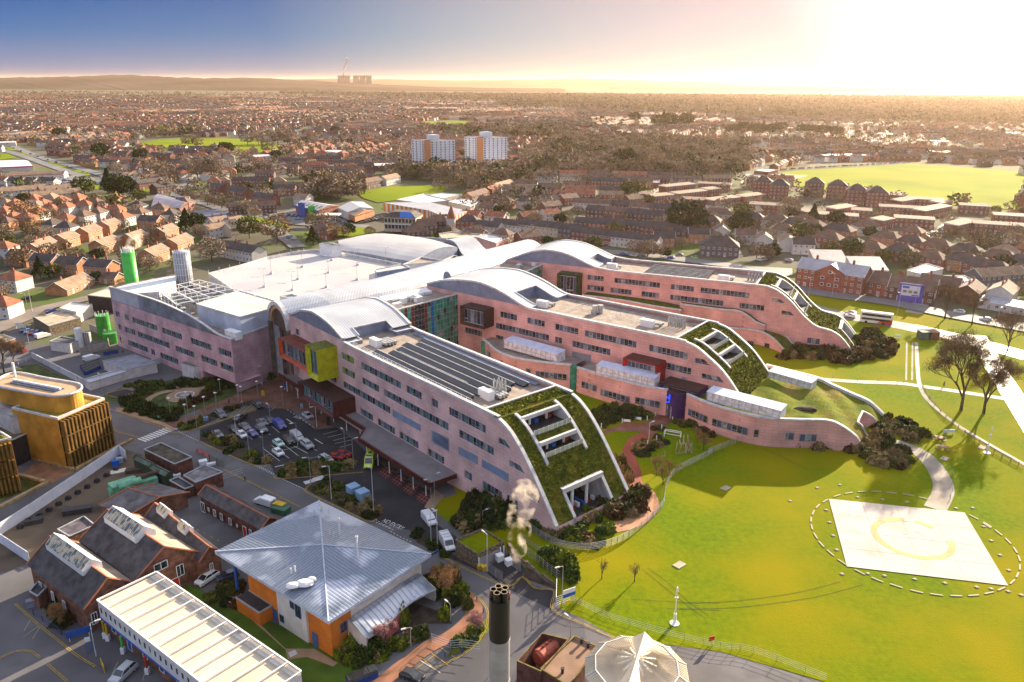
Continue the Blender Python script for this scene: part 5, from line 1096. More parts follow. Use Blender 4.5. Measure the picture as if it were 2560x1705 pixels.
mb=MB();P_=[W5(u0-.2,v0-2.6,0),W5(u0+6.5,v0-2.6,0),W5(u0+6.5,v0-.02,0),W5(u0-.2,v0-.02,0)];zb_=gz(u0,v0);mb.pm([xy(p)for p in P_],zb_,zb_+2.9,0,1)
for a,b in zip(P_,P_[1:]):mb.tb((a.x,a.y,zb_+2.9),(b.x,b.y,zb_+2.9),.16,m=2,n=4)
pt('bin_store',mb,[ORNW,DARK,FRAME],PY)
mb=MB();p=W5(3.2,v0+.3,0);mb.tb((p.x,p.y,-.2),(p.x,p.y,ez-.3),.28,n=10);pt('column',mb,BLUEB,PY)
mb=MB();p=W5(4.2,v1-.8,0);mb.tb((p.x,p.y,-.2),(p.x,p.y,ez-.3),.28,n=10);pt('column',mb,BLUEB,PY)
mb=MB()
top=[(.2,5.3),(1.2,5.15),(2.2,4.7),(3.4,4.0),(4.3,3.75)];va,vb=vs_-.8,v1-1.2;K=16
g_=[[W5(u1+du*(1+.13*sin((i/K)*tau*1.0+.6)),va+(vb-va)*i/K,z)for du,z in top]for i in rn_(K+1)]
for A_,B_ in zip(g_,g_[1:]):mb.strip(A_,B_,0)
for i in rn_(0,K*3):v=va+(vb-va)*i/(K*3);
for A_ in g_:
 for a,b in zip(A_,A_[1:]):mb.tb(a+Uz(.06),b+Uz(.06),.05,m=1,n=3,cap=False)
for A_,B_ in zip(g_,g_[1:]):mb.tb(A_[-1],B_[-1],.16,m=1,n=4)
pt('porch_roof',mb,[ZRIB,SE],PY)
mb=MB()
for v in(va,vb):mb.hx([W5(u1,v,gz(u1,v)),W5(u1+4.3,v,gz(u1,v)),W5(u1+4.3,v+.3,gz(u1,v)),W5(u1,v+.3,gz(u1,v))],[W5(u1,v,5.2),W5(u1+4.3,v,3.7),W5(u1+4.3,v+.3,3.7),W5(u1,v+.3,5.2)])
mb.pl([W5(u1+3,va+3,gz(u1,va)),W5(u1+3,va+10.5,gz(u1,va)),W5(u1+3,va+10.5,3.9),W5(u1+3,va+3,3.9)],1)
mb.pl([W5(u1+4,va+4.5,gz(u1,va)),W5(u1+4,va+8.2,gz(u1,va)),W5(u1+4,va+8.2,3.4),W5(u1+4,va+4.5,3.4)],2)
pt('porch_wall',mb,[CRM,GS,mat('pink_render',(.5,.13,.13),.8)],PY)
for c_,x,y,h_,r_ in(('b2',1175,330,3.6,.16),('b2',1328,515,4.2,.18),('b2',768,660,1.2,.12),('b2',800,640,1.2,.12),('b2',1095,330,.9,.07),('b2',1125,350,1.0,.07),('b2',1088,140,1.0,.2),('b2',960,165,1.0,.2),('b2',1025,125,.8,.25)):
 zz_=8.3
 for _ in rn_(20):
  p=GZ(c_,x,y,zz_);t_=1.0
  uu=(V2(p)-V2(E4[0])).dot(V2(u_))/Lu;vv=(V2(p)-V2(E4[0])).dot(V2(v_))/Lv;t_=2*min(uu,1-uu,vv,1-vv);zz_=zz_*.5+.5*(ez+(az-ez)*max(0,t_))
 mb=MB();mb.tb((p.x,p.y,zz_-.2),(p.x,p.y,zz_+h_),r_,n=8);mb.tb((p.x,p.y,zz_+h_-.25),(p.x,p.y,zz_+h_),r_*1.5,n=8);pt('vent_pipe',mb,WH,PY)
for x,y,s in((780,750,1.2),(880,730,1.6),(940,700,.9)):
 zz_=9.3;p=GZ('b2',x,y,zz_);mb=MB();mb.dm((p.x,p.y,zz_-.2),s,s*.7,.55,nu=10,nv=3);pt('rooflight',mb,WH,PY)
z7=6.6;q0=GZ('b1',895,820,z7);q1=GZ('b1',1440,560,z7);q2=GZ('b2',850,1485,z7);d_=(q2-q1);q3=q0+d_
WFB=rt0('long_white_building','long flat white building with ribbed cream roof and a row of tiny windows','building',(q0.x,q0.y,0),0)
mb=MB();P_=[q0,q1,q2,q3];mb.pm([xy(p)for p in P_],3.3,z7-.25,0,1);pt('upper_wall',mb,[mat('white_cladding',(.66,.64,.62),.6,.07,.7,pat=('seam','X',3.0,.93)),mat('cream_roof_sheet',(.62,.53,.40),.75,.12,.12,pat=('blotch',.25,(.50,.43,.34),.55,.75),dt=9)],WFB)
mb=MB();n_=13;e_=(q1-q0);zz=Uz(.12)
for k in rn_(n_+1):a=q0.lerp(q3,k/n_);b=q1.lerp(q2,k/n_);mb.tb(a+zz,b+zz,.16,n=4)
mb.tb(q0+zz,q3+zz,.2,n=4);mb.tb(q1+zz,q2+zz,.2,n=4);mb.tb(q0+zz,q1+zz,.2,n=4);pt('roof_rib',mb,mat('rib_white',(.66,.66,.64),.5,.05,1),WFB)
mb=MB()
for k in rn_(n_):
 a=q1.lerp(q2,(k+.12)/n_);b=q1.lerp(q2,(k+.88)/n_);w_=(q0-q1).normalized()*1.5
 for j in rn_(9):s=j/9;mb.tb(a+w_*s+Uz(.02),b+w_*s+Uz(.02),.055,n=3,cap=False)
pt('louvre_strip',mb,mat('grey_louvre',(.28,.31,.36),.5,.1,1),WFB)
mb=MB();ins_=e_.normalized()*.8;P_=[q0+ins_,q1-ins_*.2,q2-ins_*.2,q3+ins_];mb.pm([xy(p)for p in P_],-.2,3.3,0);pt('lower_wall',mb,BRK,WFB)
mb=MB();mb.tb(Vc((q0.x,q0.y,3.35)),Vc((q3.x,q3.y,3.35)),.16,n=4);pt('blue_band',mb,BLUEB,WFB)
outw=Vc((e_.x,e_.y,0)).normalized()*-1
for k in rn_(26):
 a=q0.lerp(q3,(k+.45)/26)+outw*.03;b=q0.lerp(q3,(k+.75)/26)+outw*.03;mb=MB();mb.pl([(a.x,a.y,4.6),(b.x,b.y,4.6),(b.x,b.y,5.6),(a.x,a.y,5.6)],0);pt('window',mb,GS,WFB)
for k in rn_(8):
 a=q0.lerp(q3,(k+.35)/8)-outw*.74;b=q0.lerp(q3,(k+.62)/8)-outw*.74;mb=MB();m_=2 if k in(1,5)else 0;lo=0 if m_ else 1.0
 q=[Vc((a.x,a.y,lo)),Vc((b.x,b.y,lo)),Vc((b.x,b.y,2.4)),Vc((a.x,a.y,2.4))];mb.pl(q,m_)
 for c_,e2_ in zip(q,q[1:]+q[:1]):mb.tb(c_,e2_,.07,m=1,n=4)
 pt('door' if m_ else 'window',mb,[GS,WH,BLUEB],WFB)
for t,m_ in((.03,YL),(.055,YL),(.18,GRN),(.37,REDB),(.6,YL)):
 a=q0.lerp(q3,t)+outw*.3;mb=MB();mb.tb((a.x,a.y,1.1),(a.x,a.y,3.3),.17,m=0,n=8);mb.box(a.x-.3,a.x+.3,a.y-.3,a.y+.3,-.1,1.1,1);pt('pillar',mb,[m_,WH],WFB)
def gable(lb,le0,le1,re0,zE,ridge0,ridge1,zR,wallm,lm,rm,zb=.0,cat='brick shed',nm='brick_shed',monitors=(),verge=None,over=.4):
 """left eave le0-le1, right eave starts at re0 (same direction); ridge px are used to set the ridge height only"""
 a=GZ(*le0,zE);b=GZ(*le1,zE);c=GZ(*re0,zE);d=c+(b-a)
 rt=rt0(nm,lb,cat,((a.x+c.x)/2,(a.y+c.y)/2,zb));m0=(a+c)/2;m1=(b+d)/2;m0.z=m1.z=zR
 ax=(b-a).normalized();sd=(c-a).normalized();a_,b_,c_,d_=a+ax*over+sd*over,b-ax*over+sd*over,c+ax*over-sd*over,d-ax*over-sd*over
 mb=MB();i=[xy(p)for p in(a_,b_,d_,c_)]
 for p,q in zip(i,i[1:]+i[:1]):mb.pl([(*p,zb-.3),(*q,zb-.3),(*q,zE),(*p,zE)])
 for p,q,m in((a_,c_,m0+ax*over),(b_,d_,m1-ax*over)):mb.pl([(p.x,p.y,zE),(q.x,q.y,zE),(m.x,m.y,zR-.1)])
 pt('wall',mb,wallm,rt)
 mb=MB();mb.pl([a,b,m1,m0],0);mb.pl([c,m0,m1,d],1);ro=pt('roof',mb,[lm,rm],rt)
 mb=MB()
 for p,q in((a,m0),(c,m0),(b,m1),(d,m1)):mb.tb(p+Uz(.08),q+Uz(.08),.17,m=0,n=4)
 mb.tb(m0+Uz(.06),m1+Uz(.06),.16,n=4);pt('verge',mb,verge or mat('terracotta_edge',(.36,.13,.07),.8),rt)
 for t0,t1,hw,h in monitors:
  p,q=m0.lerp(m1,t0),m0.lerp(m1,t1);s_=sd*hw;up=Uz(h);slope=(zR-zE)/((c-a).length/2);dn=Vc((0,0,-slope*hw));mb=MB()
  for sg in(-1,1):
   A_,B_=p+s_*sg+dn*.8,q+s_*sg+dn*.8;mb.pl([A_,B_,B_+up*.7-dn*.0,A_+up*.7],1);mb.pl([A_+up*.7,B_+up*.7,q+up,p+up],0 if sg<0 else 3)
   n_=max(2,int((q-p).length/1.0))
   for k in rn_(n_+1):e0=(A_+up*.7).lerp(B_+up*.7,k/n_);e1=(p+up).lerp(q+up,k/n_);mb.tb(e0+Uz(.03),e1+Uz(.03),.045,m=2,n=3)
  for e_ in(p,q):mb.pl([e_-s_+dn*.8,e_+s_+dn*.8,e_+s_+dn*.8+up*.7,e_+up,e_-s_+dn*.8+up*.7],1)
  mb.tb(p+up,q+up,.1,m=2,n=4);pt('roof_lantern',mb,[YGLS,WH,WH,mat('pale_glass',(.62,.60,.55),.3,.1,1)],rt)
 return rt,a,b,c,d,m0,m1
def ww_(rt,p,q,specs,m=GS):
 p,q=V2(p),V2(q);d=(q-p);Ln=d.length;d.normalize();n_=Vc((d.y,-d.x))
 if n_.y>0:n_=-n_
 for u,w_,z0,z1,nm in specs:
  a=p+d*(u*Ln)+n_*.06;b=a+d*w_;mb=MB();Q_=[Vc((a.x,a.y,z0)),Vc((b.x,b.y,z0)),Vc((b.x,b.y,z1)),Vc((a.x,a.y,z1))];mb.pl(Q_,2 if nm=='door' else 0)
  for s,t in zip(Q_,Q_[1:]+Q_[:1]):mb.tb(s,t,.07,m=1,n=4)
  if nm=='window':mb.tb((Q_[0]+Q_[1])/2,(Q_[2]+Q_[3])/2,.05,m=1,n=4)
  pt(nm,mb,[m,WH,REDB],rt)
s1=gable('front brick shed with a stained glass roof lantern, beside the wide yard',('b1',245,490),('b1',770,905),('b1',725,280),5.0,None,None,8.6,BRK,SLATE,SLATE_SUN,monitors=((.10,.74,1.7,1.5),))
ww_(s1[0],s1[1],s1[2],[(.2,.9,1.2,3.4,'window'),(.42,.9,1.2,3.4,'window'),(.62,.9,1.2,3.4,'window')]);ww_(s1[0],s1[2],s1[4],[(.1,.9,1.5,3.6,'window'),(.75,.9,1.5,3.6,'window')])
s2=gable('rear brick shed with the longer stained glass roof lantern and small-paned gable windows',('b1',725,268),('b1',1238,645),('b1',1300,35),5.6,None,None,9.6,BRK,SLATE,SLATE_SUN,monitors=((.12,.68,1.9,1.7),))
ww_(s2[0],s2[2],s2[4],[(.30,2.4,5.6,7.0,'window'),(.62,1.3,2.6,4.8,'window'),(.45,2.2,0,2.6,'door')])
s3=gable('narrow brick shed with two small white roof lanterns',('m1',1330,1370),('b1',1830,470),('m1',1540,1290),4.6,None,None,6.8,BRK,SLATE,SLATE_SUN,monitors=((.12,.27,.9,1.2),(.52,.65,.9,1.2)))
ww_(s3[0],s3[2],s3[4],[(.4,.6,2.0,3.4,'window')])
s4=gable('long low brick range with white doors and a dark slate roof beside the service road',('m1',1818,1172),('b2',510,290),('m1',1985,1085),3.6,None,None,5.0,BRKD,SLATE,SLATE)
ww_(s4[0],s4[1],s4[2],[(.04,1.4,.2,2.5,'window'),(.16,.5,1.2,2.0,'window'),(.25,.9,.8,2.3,'window'),(.36,.9,.8,2.3,'window'),(.50,.9,.8,2.3,'window'),(.62,.4,1.2,1.8,'window'),(.72,1.2,0,2.3,'door'),(.82,.8,.2,2.3,'window')])
s5=gable('brick shed with a mossy grey roof beside the green machinery',('m1',905,1262),('m1',1200,1352),('m1',1455,1062),3.4,None,None,4.8,BRK,FLATG,FLATG)
def flat(lb,top,z,zb,m1_,m2_,cat='flat-roofed building',nm='flat_roofed_building',rim=.25,rimm=None):
 P_=[GZ(*p,z)for p in top];rt=rt0(nm,lb,cat,(P_[0].x,P_[0].y,zb));mb=MB();mb.pm([xy(p)for p in P_],zb-.3,z-rim,0,1);pt('wall',mb,[m1_,m2_],rt)
 mb=MB()
 for a,b in zip(P_,P_[1:]+P_[:1]):mb.tb(a-Uz(.06),b-Uz(.06),.16,n=4)
 pt('roof_edge',mb,rimm or FRAME,rt);return rt,P_
flat('flat-roofed brick block with a mossy top beside the zebra crossing',[('m1',1325,745),('m1',1605,880),('m1',1765,818),('m1',1480,685)],3.6,0,BRKD,MOSSR)
flat('flat-roofed brick block with a worn grey roof left of the service road',[('m1',1690,985),('m1',1800,1050),('m1',2045,955),('m1',1880,890)],3.6,0,BRKD,mat('worn_grey_felt',(.22,.21,.23),.85,.25,.5,pat=('blotch',.3,(.12,.10,.10),.5,.65)))
flat('small roofless brick yard store beside the worn grey roof',[('m1',1560,1030),('m1',1700,1110),('m1',1780,1080),('m1',1640,1000)],2.6,0,BRKD,DARK)
flat('low flat outbuilding with a purplish felt roof behind the rear brick shed',[('b1',530,160),('b1',640,225),('b1',870,120),('b1',770,40)],3.0,0,BRK,mat('purple_felt',(.12,.10,.12),.9,.25,.5))
for k,(lab,P_)in enumerate((('left dark green metal shed in the brown yard',[('m1',1222,835),('m1',1380,915),('m1',1445,880),('m1',1290,808)]),('right dark green metal shed in the brown yard',[('m1',1365,920),('m1',1520,1000),('m1',1605,960),('m1',1440,888)]))):
 gable(lab,P_[0],P_[1],P_[3],2.7,None,None,3.3,mat('green_metal',(.035,.06,.035),.6,.2,.8),mat('green_metal_roof',(.10,.13,.10),.6,.2,.5),MATS['green_metal_roof'],cat='metal shed',nm='metal_shed',verge=MATS['green_metal'],over=.1)
flat('small brick lean-to at the near corner of the front brick shed',[('b1',270,730),('b1',345,775),('b1',430,690),('b1',350,640)],2.8,0,BRK,SLATE)
def pf(nm,lb,cat,pts,h,m,mp,step=2.4,t=.06,w_=None):
 rt=rt0(nm,lb,cat,(pts[0][0],pts[0][1],ZT(pts[0][0])))
 mb=MB();ps=MB()
 for a,b in zip(pts,pts[1:]):
  a,b=V2(a),V2(b);d=(b-a).normalized();n_=Vc((-d.y,d.x))*t
  mb.hx([(*(a-n_),ZT(a.x)),(*(b-n_),ZT(b.x)),(*(b+n_),ZT(b.x)),(*(a+n_),ZT(a.x))],[(*(a-n_),ZT(a.x)+h),(*(b-n_),ZT(b.x)+h),(*(b+n_),ZT(b.x)+h),(*(a+n_),ZT(a.x)+h)])
  k=max(1,int((b-a).length/step))
  for i in rn_(k+1):p=a.lerp(b,i/k);ps.tb((p.x,p.y,ZT(p.x)),(p.x,p.y,ZT(p.x)+h+.05),.07,n=4)
 pt('panel',mb,m,rt);pt('posts',ps,mp,rt);return rt
HRD=mat('white_hoarding',(.62,.64,.72),.6,.06,.5)
pf('hoarding','tall white hoarding running from the zebra crossing to the left edge','hoarding',GPX(('m1',1170,855),('m1',1105,795),('m1',700,1075),('m1',300,1345),('m1',0,1540),('m1',-200,1670)),2.6,HRD,FRAME)
pf('hoarding','white hoarding ending at the corner of the front brick shed','hoarding',GPX(('b1',-60,245),('b1',275,470)),2.4,HRD,FRAME)
for k in rn_(11):
 t=k/11;p=G('m1',1010+(40-1010)*t+60,915+(1500-915)*t+30);mb=MB();mb.box(p.x-.5,p.x+.5,p.y-.45,p.y+.45,p.z,p.z+.75,0);mb.box(p.x-.35,p.x+.35,p.y-.3,p.y+.3,p.z+.75,p.z+1.0,0)
 if k==0:cb=solo('concrete_ballast',mb,DARK,'dark ballast block, one of the row along the inside of the tall white hoarding','ballast block','ballast blocks');c0_=p
 else:o=cb.copy();LKK(o);o.location=(cb.location.x+p.x-c0_.x,cb.location.y+p.y-c0_.y,p.z)
GM=rt0('green_machine','pale green industrial machine with a fat cylinder lying on its back beside the mossy shed','machine',xy(G('m1',1150,1150))+(0,))
a,b=GZ('m1',1010,1160,1.2),GZ('m1',1440,1025,1.2);d_=(b-a).normalized();n_=Vc((-d_.y,d_.x,0));LG=mat('sea_green_paint',(.14,.38,.24),.5,.15,.8)
mb=MB();mb.obx(xy((a+b)/2),d_,n_,(b-a).length,2.4,.2,2.2);pt('body',mb,LG,GM)
mb=MB();mb.obx(xy(a+d_*3),d_,n_,5.4,3.2,.2,3.2);pt('housing',mb,LG,GM);mb=MB();p=a+d_*3.2;mb.tb(p-n_*1.3-d_*1.6+Uz(1.6),p-n_*1.3+d_*3.2+Uz(1.6),.9,n=14);pt('tank',mb,LG,GM)
mb=MB();p=a.lerp(b,.62)+n_*.4;mb.tb(p+Uz(1.6),p+d_*4.6+Uz(1.6),.5,n=12);pt('pipe',mb,mat('rusty_pipe',(.09,.05,.04),.8,.2,1),GM)
def ct(nm,lab,cat,c,x,y,sx,sy,h,m,ang=.5,grp=None):
 p=G(c,x,y);mb=MB();mb.obx(xy(p),(cos(ang),sin(ang)),(-sin(ang),cos(ang)),sx,sy,p.z,p.z+h*.88);mb.obx(xy(p),(cos(ang),sin(ang)),(-sin(ang),cos(ang)),sx*1.06,sy*1.06,p.z+h*.88,p.z+h);return solo(nm,mb,m,lab,cat,grp)
ct('waste_bin','bright blue bin beside the grey one in the brown yard','bin','m1',1065,900,1.6,1.2,1.5,BLUEB);ct('waste_bin','grey lidded bin beside the bright blue one','bin','m1',1105,870,1.5,1.2,1.3,FRAME)
ct('timber_pallet','stack of pale boards on the ground in the brown yard','pallet','m1',1090,955,3.2,1.8,.25,CRM);ct('crate','white boxes near the green machine','crate','m1',1180,1050,3.0,1.6,.8,CRM);ct('pipe_stack','rusty pipes stacked under blue sheeting by the green sheds','pipe stack','m1',1250,960,4.2,1.3,.9,MATS['rusty_pipe'],.2)
ct('crate','blue-white crates beside the small roofless store','crate','m1',1630,1010,1.6,1.2,.9,HRD);ct('skip','long dark skip with red bags inside, in the brown yard','skip','m1',720,1330,5.5,1.8,1.2,DARK,.35);ct('pallet_stack','pile of dark pallets by the lower hoarding','pallet','m1',315,1425,3.2,1.6,1.0,DARK,.4)
ct('insulation_bag','white bagged material on the verge beside the red barrier','bag','m1',1870,880,1.8,1.4,.9,WH);ct('insulation_bag','flat white sheet stack beside the white bag','bag','m1',1945,890,2.0,.9,.5,WH)
ct('waste_bin','grey wheeled bin at the corner of the front brick shed','bin','b1',290,870,1.3,1.0,1.3,mat('grey_plastic',(.22,.22,.27),.6));ct('grit_bin','green grit bin on the footway by the garden hedge','grit bin','m1',1470,470,1.0,.8,1.0,mat('mint_plastic',(.10,.35,.2),.5));ct('ticket_machine','blue box cabinet in the planting beside the brick paving','cabinet','m1',1895,485,1.2,1.0,1.1,BLUEP)
ct('utility_kiosk','left pale blue utility kiosk in the planting near the ambulance bays','kiosk','m2',1412,1240,2.3,2.3,2.4,mat('pale_blue_grp',(.22,.36,.52),.6,.1,.8),.75);ct('utility_kiosk','right pale blue utility kiosk in the planting near the ambulance bays','kiosk','m2',1497,1290,2.3,2.3,2.4,MATS['pale_blue_grp'],.75)
ct('pallet_board','left grey slatted board lying by the ambulance road','board','m2',1005,1125,2.2,1.4,.2,CN_,.6);ct('pallet_board','right grey slatted board lying by the ambulance road','board','m2',1092,1095,2.4,1.6,.2,CN_,.6)
ct('skip','green skip with a yellow lid behind the parked white van','skip','m2',745,1400,3.6,2.2,1.3,mat('skip_green',(.03,.12,.07),.6),-.4)
ct('yellow_lid','yellow sheet lying on top of the green skip','sheet','m2',735,1372,2.6,1.5,.12,YL,-.4).location.z=1.35
ct('grit_bin','left yellow bin by the garage entrance','bin','b3',337,618,1.0,.8,1.0,YL);ct('grit_bin','right yellow bin by the garage entrance','bin','b3',374,628,1.0,.8,1.0,YL)
ct('bulk_bag','left white bulk bag outside the garage','bag','b3',502,545,1.3,1.2,1.3,WH);ct('bulk_bag','right white bulk bag outside the garage','bag','b3',578,580,1.2,1.2,1.2,WH)
gt=[GZ('n1',x,y,5.4)for x,y in((580,1225),(905,1440),(1290,1255),(985,1055))]
GA=rt0('green_roof_garage','small stone garage with a grass roof and grey roller shutter','garage',(gt[0].x,gt[0].y,1.5));STN=mat('random_stone',(.22,.165,.11),.9,.35,2.2,pat=('brick',.5,.22,(.8,.75,.7),.3,'wall'))
mb=MB();mb.pm([xy(p)for p in gt],.8,4.9,0,1);pt('wall',mb,[STN,LAWN],GA);mb=MB()
for a,b in zip(gt,gt[1:]+gt[:1]):mb.hx([a-Uz(.6),b-Uz(.6),b.lerp(gt[0].lerp(gt[2],.5),.05)-Uz(.6),a.lerp(gt[0].lerp(gt[2],.5),.05)-Uz(.6)],[a,b,b.lerp(gt[0].lerp(gt[2],.5),.05),a.lerp(gt[0].lerp(gt[2],.5),.05)])
pt('parapet',mb,STN,GA)
mb=MB();a,b=gt[1],gt[2];o_=Vc((.12,-.12,0));mb.pl([(a.x+o_.x+(b.x-a.x)*.05,a.y+o_.y+(b.y-a.y)*.05,1.2),(a.x+o_.x+(b.x-a.x)*.82,a.y+o_.y+(b.y-a.y)*.82,1.2),(a.x+o_.x+(b.x-a.x)*.82,a.y+o_.y+(b.y-a.y)*.82,4.4),(a.x+o_.x+(b.x-a.x)*.05,a.y+o_.y+(b.y-a.y)*.05,4.4)]);pt('roller_shutter',mb,mat('grey_shutter',(.28,.27,.29),.5,.05,1,pat=('seam','Z',.22,.8)),GA)
mb=MB()
for t in(.02,.84,.97):p=a.lerp(b,t)+o_*1.4;mb.tb((p.x,p.y,1),(p.x,p.y,4.6),.16,n=4)
pt('door_frame',mb,WH,GA)
rtw=rt0('retaining_wall','stone retaining wall beside the garage drive','wall',xy(G('b3',720,600))+(1,));mb=MB();P_=GP('b3',(560,440),(720,590),(850,700),(980,780));
for p,q in zip(P_,P_[1:]):mb.hx([(*p,0),(*q,0),(q[0]+.3,q[1]+.3,0),(p[0]+.3,p[1]+.3,0)],[(*p,ZT(p[0])+1.1),(*q,ZT(q[0])+.5),(q[0]+.3,q[1]+.3,ZT(q[0])+.5),(p[0]+.3,p[1]+.3,ZT(p[0])+1.1)])
pt('stonework',mb,STN,rtw)
CHX=-1.15;CHY=70.0;ct=88-CHY*Mt.tan(Mt.radians(18.4)+Mt.atan((1239+860*700/2355-852.5)/1950));SC=rt0('chimney_stack','tall round chimney at the bottom edge, black above and silver below, with five flues','chimney',(CHX,CHY,2.8))
rC=1.13;zm=88-CHY*Mt.tan(Mt.radians(18.4)+Mt.atan((1239+1195*700/2355-852.5)/1950));BLK=mat('black_gloss_paint',(.012,.011,.010),.28,.25,.5,spec=.7);SLV=mat('brushed_silver',(.55,.53,.52),.38,.10,.6,metal=.6,pat=('seam','Z',3.0,.9))
mb=MB();mb.tb((CHX,CHY,2),(CHX,CHY,zm),rC,n=32);mb.tb((CHX,CHY,zm-.12),(CHX,CHY,zm+.02),rC+.04,n=32);mb.tb((CHX,CHY,zm-5.6),(CHX,CHY,zm-5.4),rC+.05,n=32);pt('lower_shaft',mb,SLV,SC,smooth=False)
mb=MB();mb.tb((CHX,CHY,zm),(CHX,CHY,ct),rC,n=32);pt('upper_shaft',mb,BLK,SC,smooth=False)
for k in rn_(5):
 a=Mt.radians(90+12+72*k);x,y=CHX+.66*cos(a),CHY+.62*sin(a);mb=MB();n_=16
 for j in rn_(n_):
  a0,a1=j*tau/n_,(j+1)*tau/n_;ro,ri=.37,.31;f=lambda r,q,z:(x+r*cos(q),y+r*sin(q),z)
  mb.pl([f(ro,a0,ct-.1),f(ro,a1,ct-.1),f(ro,a1,ct+1.05),f(ro,a0,ct+1.05)],0);mb.pl([f(ro,a0,ct+1.05),f(ro,a1,ct+1.05),f(ri,a1,ct+1.05),f(ri,a0,ct+1.05)],1);mb.pl([f(ri,a1,ct),f(ri,a0,ct),f(ri,a0,ct+1.05),f(ri,a1,ct+1.05)],0)
 mb.pl([(x+.31*cos(j*tau/16),y+.31*sin(j*tau/16),ct+.1)for j in rn_(16)],0);pt('flue',mb,[BLK,mat('weathered_rim',(.35,.28,.2),.6)],SC)
mb=MB()
for sg in(-1,1):mb.box(CHX+sg*1.0-.1,CHX+sg*1.0+.1,CHY-.1,CHY+.1,ct,ct+.5);mb.dm((CHX+sg*1.0,CHY,ct+.5),.12,.12,.2,nu=8)
pt('warning_light',mb,mat('red_lamp_glass',(.45,.12,.08),.3),SC)
def P4(c,z,*pts):return[GZ(c,x,y,z)for x,y in pts]
TE=rt0('tank_enclosure','roofless dark brick enclosure round the red tank','enclosure',xy(G('b3',800,1400))+(4,));BZ=2.7
q=P4('b3',7.6,(645,1390),(860,1150),(1085,1205),(845,1478));mb=MB()
for k,(a,b)in enumerate(zip(q,q[1:]+q[:1])):
 c=sum(q,Vc())/4;i_,j_=a.lerp(c,.06),b.lerp(c,.06);mb.hx([(a.x,a.y,BZ),(b.x,b.y,BZ),(j_.x,j_.y,BZ),(i_.x,i_.y,BZ)],[a,b,j_,i_],0,1)
pt('wall',mb,[BRKD,mat('mossy_coping',(.16,.12,.03),.9,.3,1)],TE);mb=MB();mb.pl([(p.x,p.y,BZ+.1)for p in q]);pt('floor',mb,MUD,TE)
a,b=GZ('b3',830,1365,5.6),GZ('b3',960,1265,5.6);TK=rt0('red_tank','red oil tank lying inside the brick enclosure','tank',(a.x,a.y,3));dd_=(b-a).normalized();mb=MB();mb.tb(a,b,1.35,n=20);mb.tb(a-dd_*.4,a,.95,1.35,n=20,cap=True);mb.tb(b,b+dd_*.4,1.35,.95,n=20);pt('shell',mb,mat('faded_red_paint',(.42,.10,.06),.5,.15,1.5),TK,smooth=False)
mb=MB()
for t in(.25,.5,.75):
 p=a.lerp(b,t);up=Uz(1.4);mb.tb(p+up,p+up+Uz(.35),.15,n=6)
mb.tb(a.lerp(b,.1)+Uz(1.5),a.lerp(b,.9)+Uz(1.5),.05,n=4);pt('fittings',mb,mat('rust',(.2,.05,.03),.8),TK)
mb=MB()
for t in(.2,.8):p=a.lerp(b,t);mb.box(p.x-.9,p.x+.9,p.y-.2,p.y+.2,BZ,4.6)
pt('saddle',mb,CN_,TK)
fr_,fp_=flat('brown flat-roofed brick plant room between the red tank and the octagonal roof',[('b3',848,1455),('b3',1130,1180),('b3',1325,1270),('b3',1085,1600)],7.4,3,BRKD,mat('brown_timber_deck',(.26,.155,.10),.85,.15,.3,pat=('seam','Y',.5,.85)),rimm=MATS['mossy_coping'])
for x,y in((1190,1240),(1245,1275),(1030,1490)):p=GZ('b3',x,y,7.2);mb=MB();mb.tb((p.x,p.y,7.1),(p.x,p.y,8.0),.22,n=8);mb.tb((p.x,p.y,7.9),(p.x,p.y,8.05),.3,n=8);pt('vent',mb,DARK,fr_)
oc=P4('b3',10.4,(1285,1420),(1345,1265),(1540,1160),(1720,1165),(1900,1240),(2055,1440),(2050,1620),(1280,1640));cxy=GZ('b3',1660,1345,12.2)
OC=rt0('octagonal_hall','many-sided cream-roofed hall at the bottom edge, left of the grass field','building',(cxy.x,cxy.y,4));CRR=mat('cream_ribbed_roof',(.66,.55,.40),.7,.06,.3);CRW=mat('cream_ribbed_wall',(.55,.40,.26),.75,.06,.4,pat=('seam','X',.35,.85))
cc=Vc((cxy.x,cxy.y));Rr=(V2(oc[2])-cc).length;mid_=cc;rad=7.4
O_=[(cc.x+rad*cos(Mt.radians(10+30*k)),cc.y+rad*sin(Mt.radians(10+30*k)))for k in rn_(12)];I_=[(cc.x+rad*.8*cos(Mt.radians(10+30*k)),cc.y+rad*.8*sin(Mt.radians(10+30*k)))for k in rn_(12)]
mb=MB()
for k in rn_(12):
 a,b,c,d=O_[k],O_[(k+1)%12],I_[(k+1)%12],I_[k];mb.pl([(*a,9.6),(*b,9.6),(*c,10.5),(*d,10.5)],0)
 mb.pl([(*d,10.5),(*c,10.5),(cc.x,cc.y,12.0)],0)
 for j in rn_(9):
  t=(j+.5)/9;p=Vc(d).lerp(Vc(c),t);mb.tb((*p,10.56),(*(p.lerp(cc,.92-abs(t-.5)*.9)),10.56+1.5*(.92-abs(t-.5)*.9)),.05,m=1,n=3,cap=False)
  p2=Vc(a).lerp(Vc(b),t);mb.tb((*p2,9.66),(*p,10.56),.05,m=1,n=3,cap=False)
 mb.tb((*a,9.62),(*d,10.55),.1,m=2,n=4);mb.tb((*d,10.55),(*c,10.55),.1,m=2,n=4)
u1_=(Vc(I_[2])-Vc(I_[8])).normalized();w1=Vc((-u1_.y,u1_.x));A_=cc-u1_*5.4;B_=cc+u1_*5.4
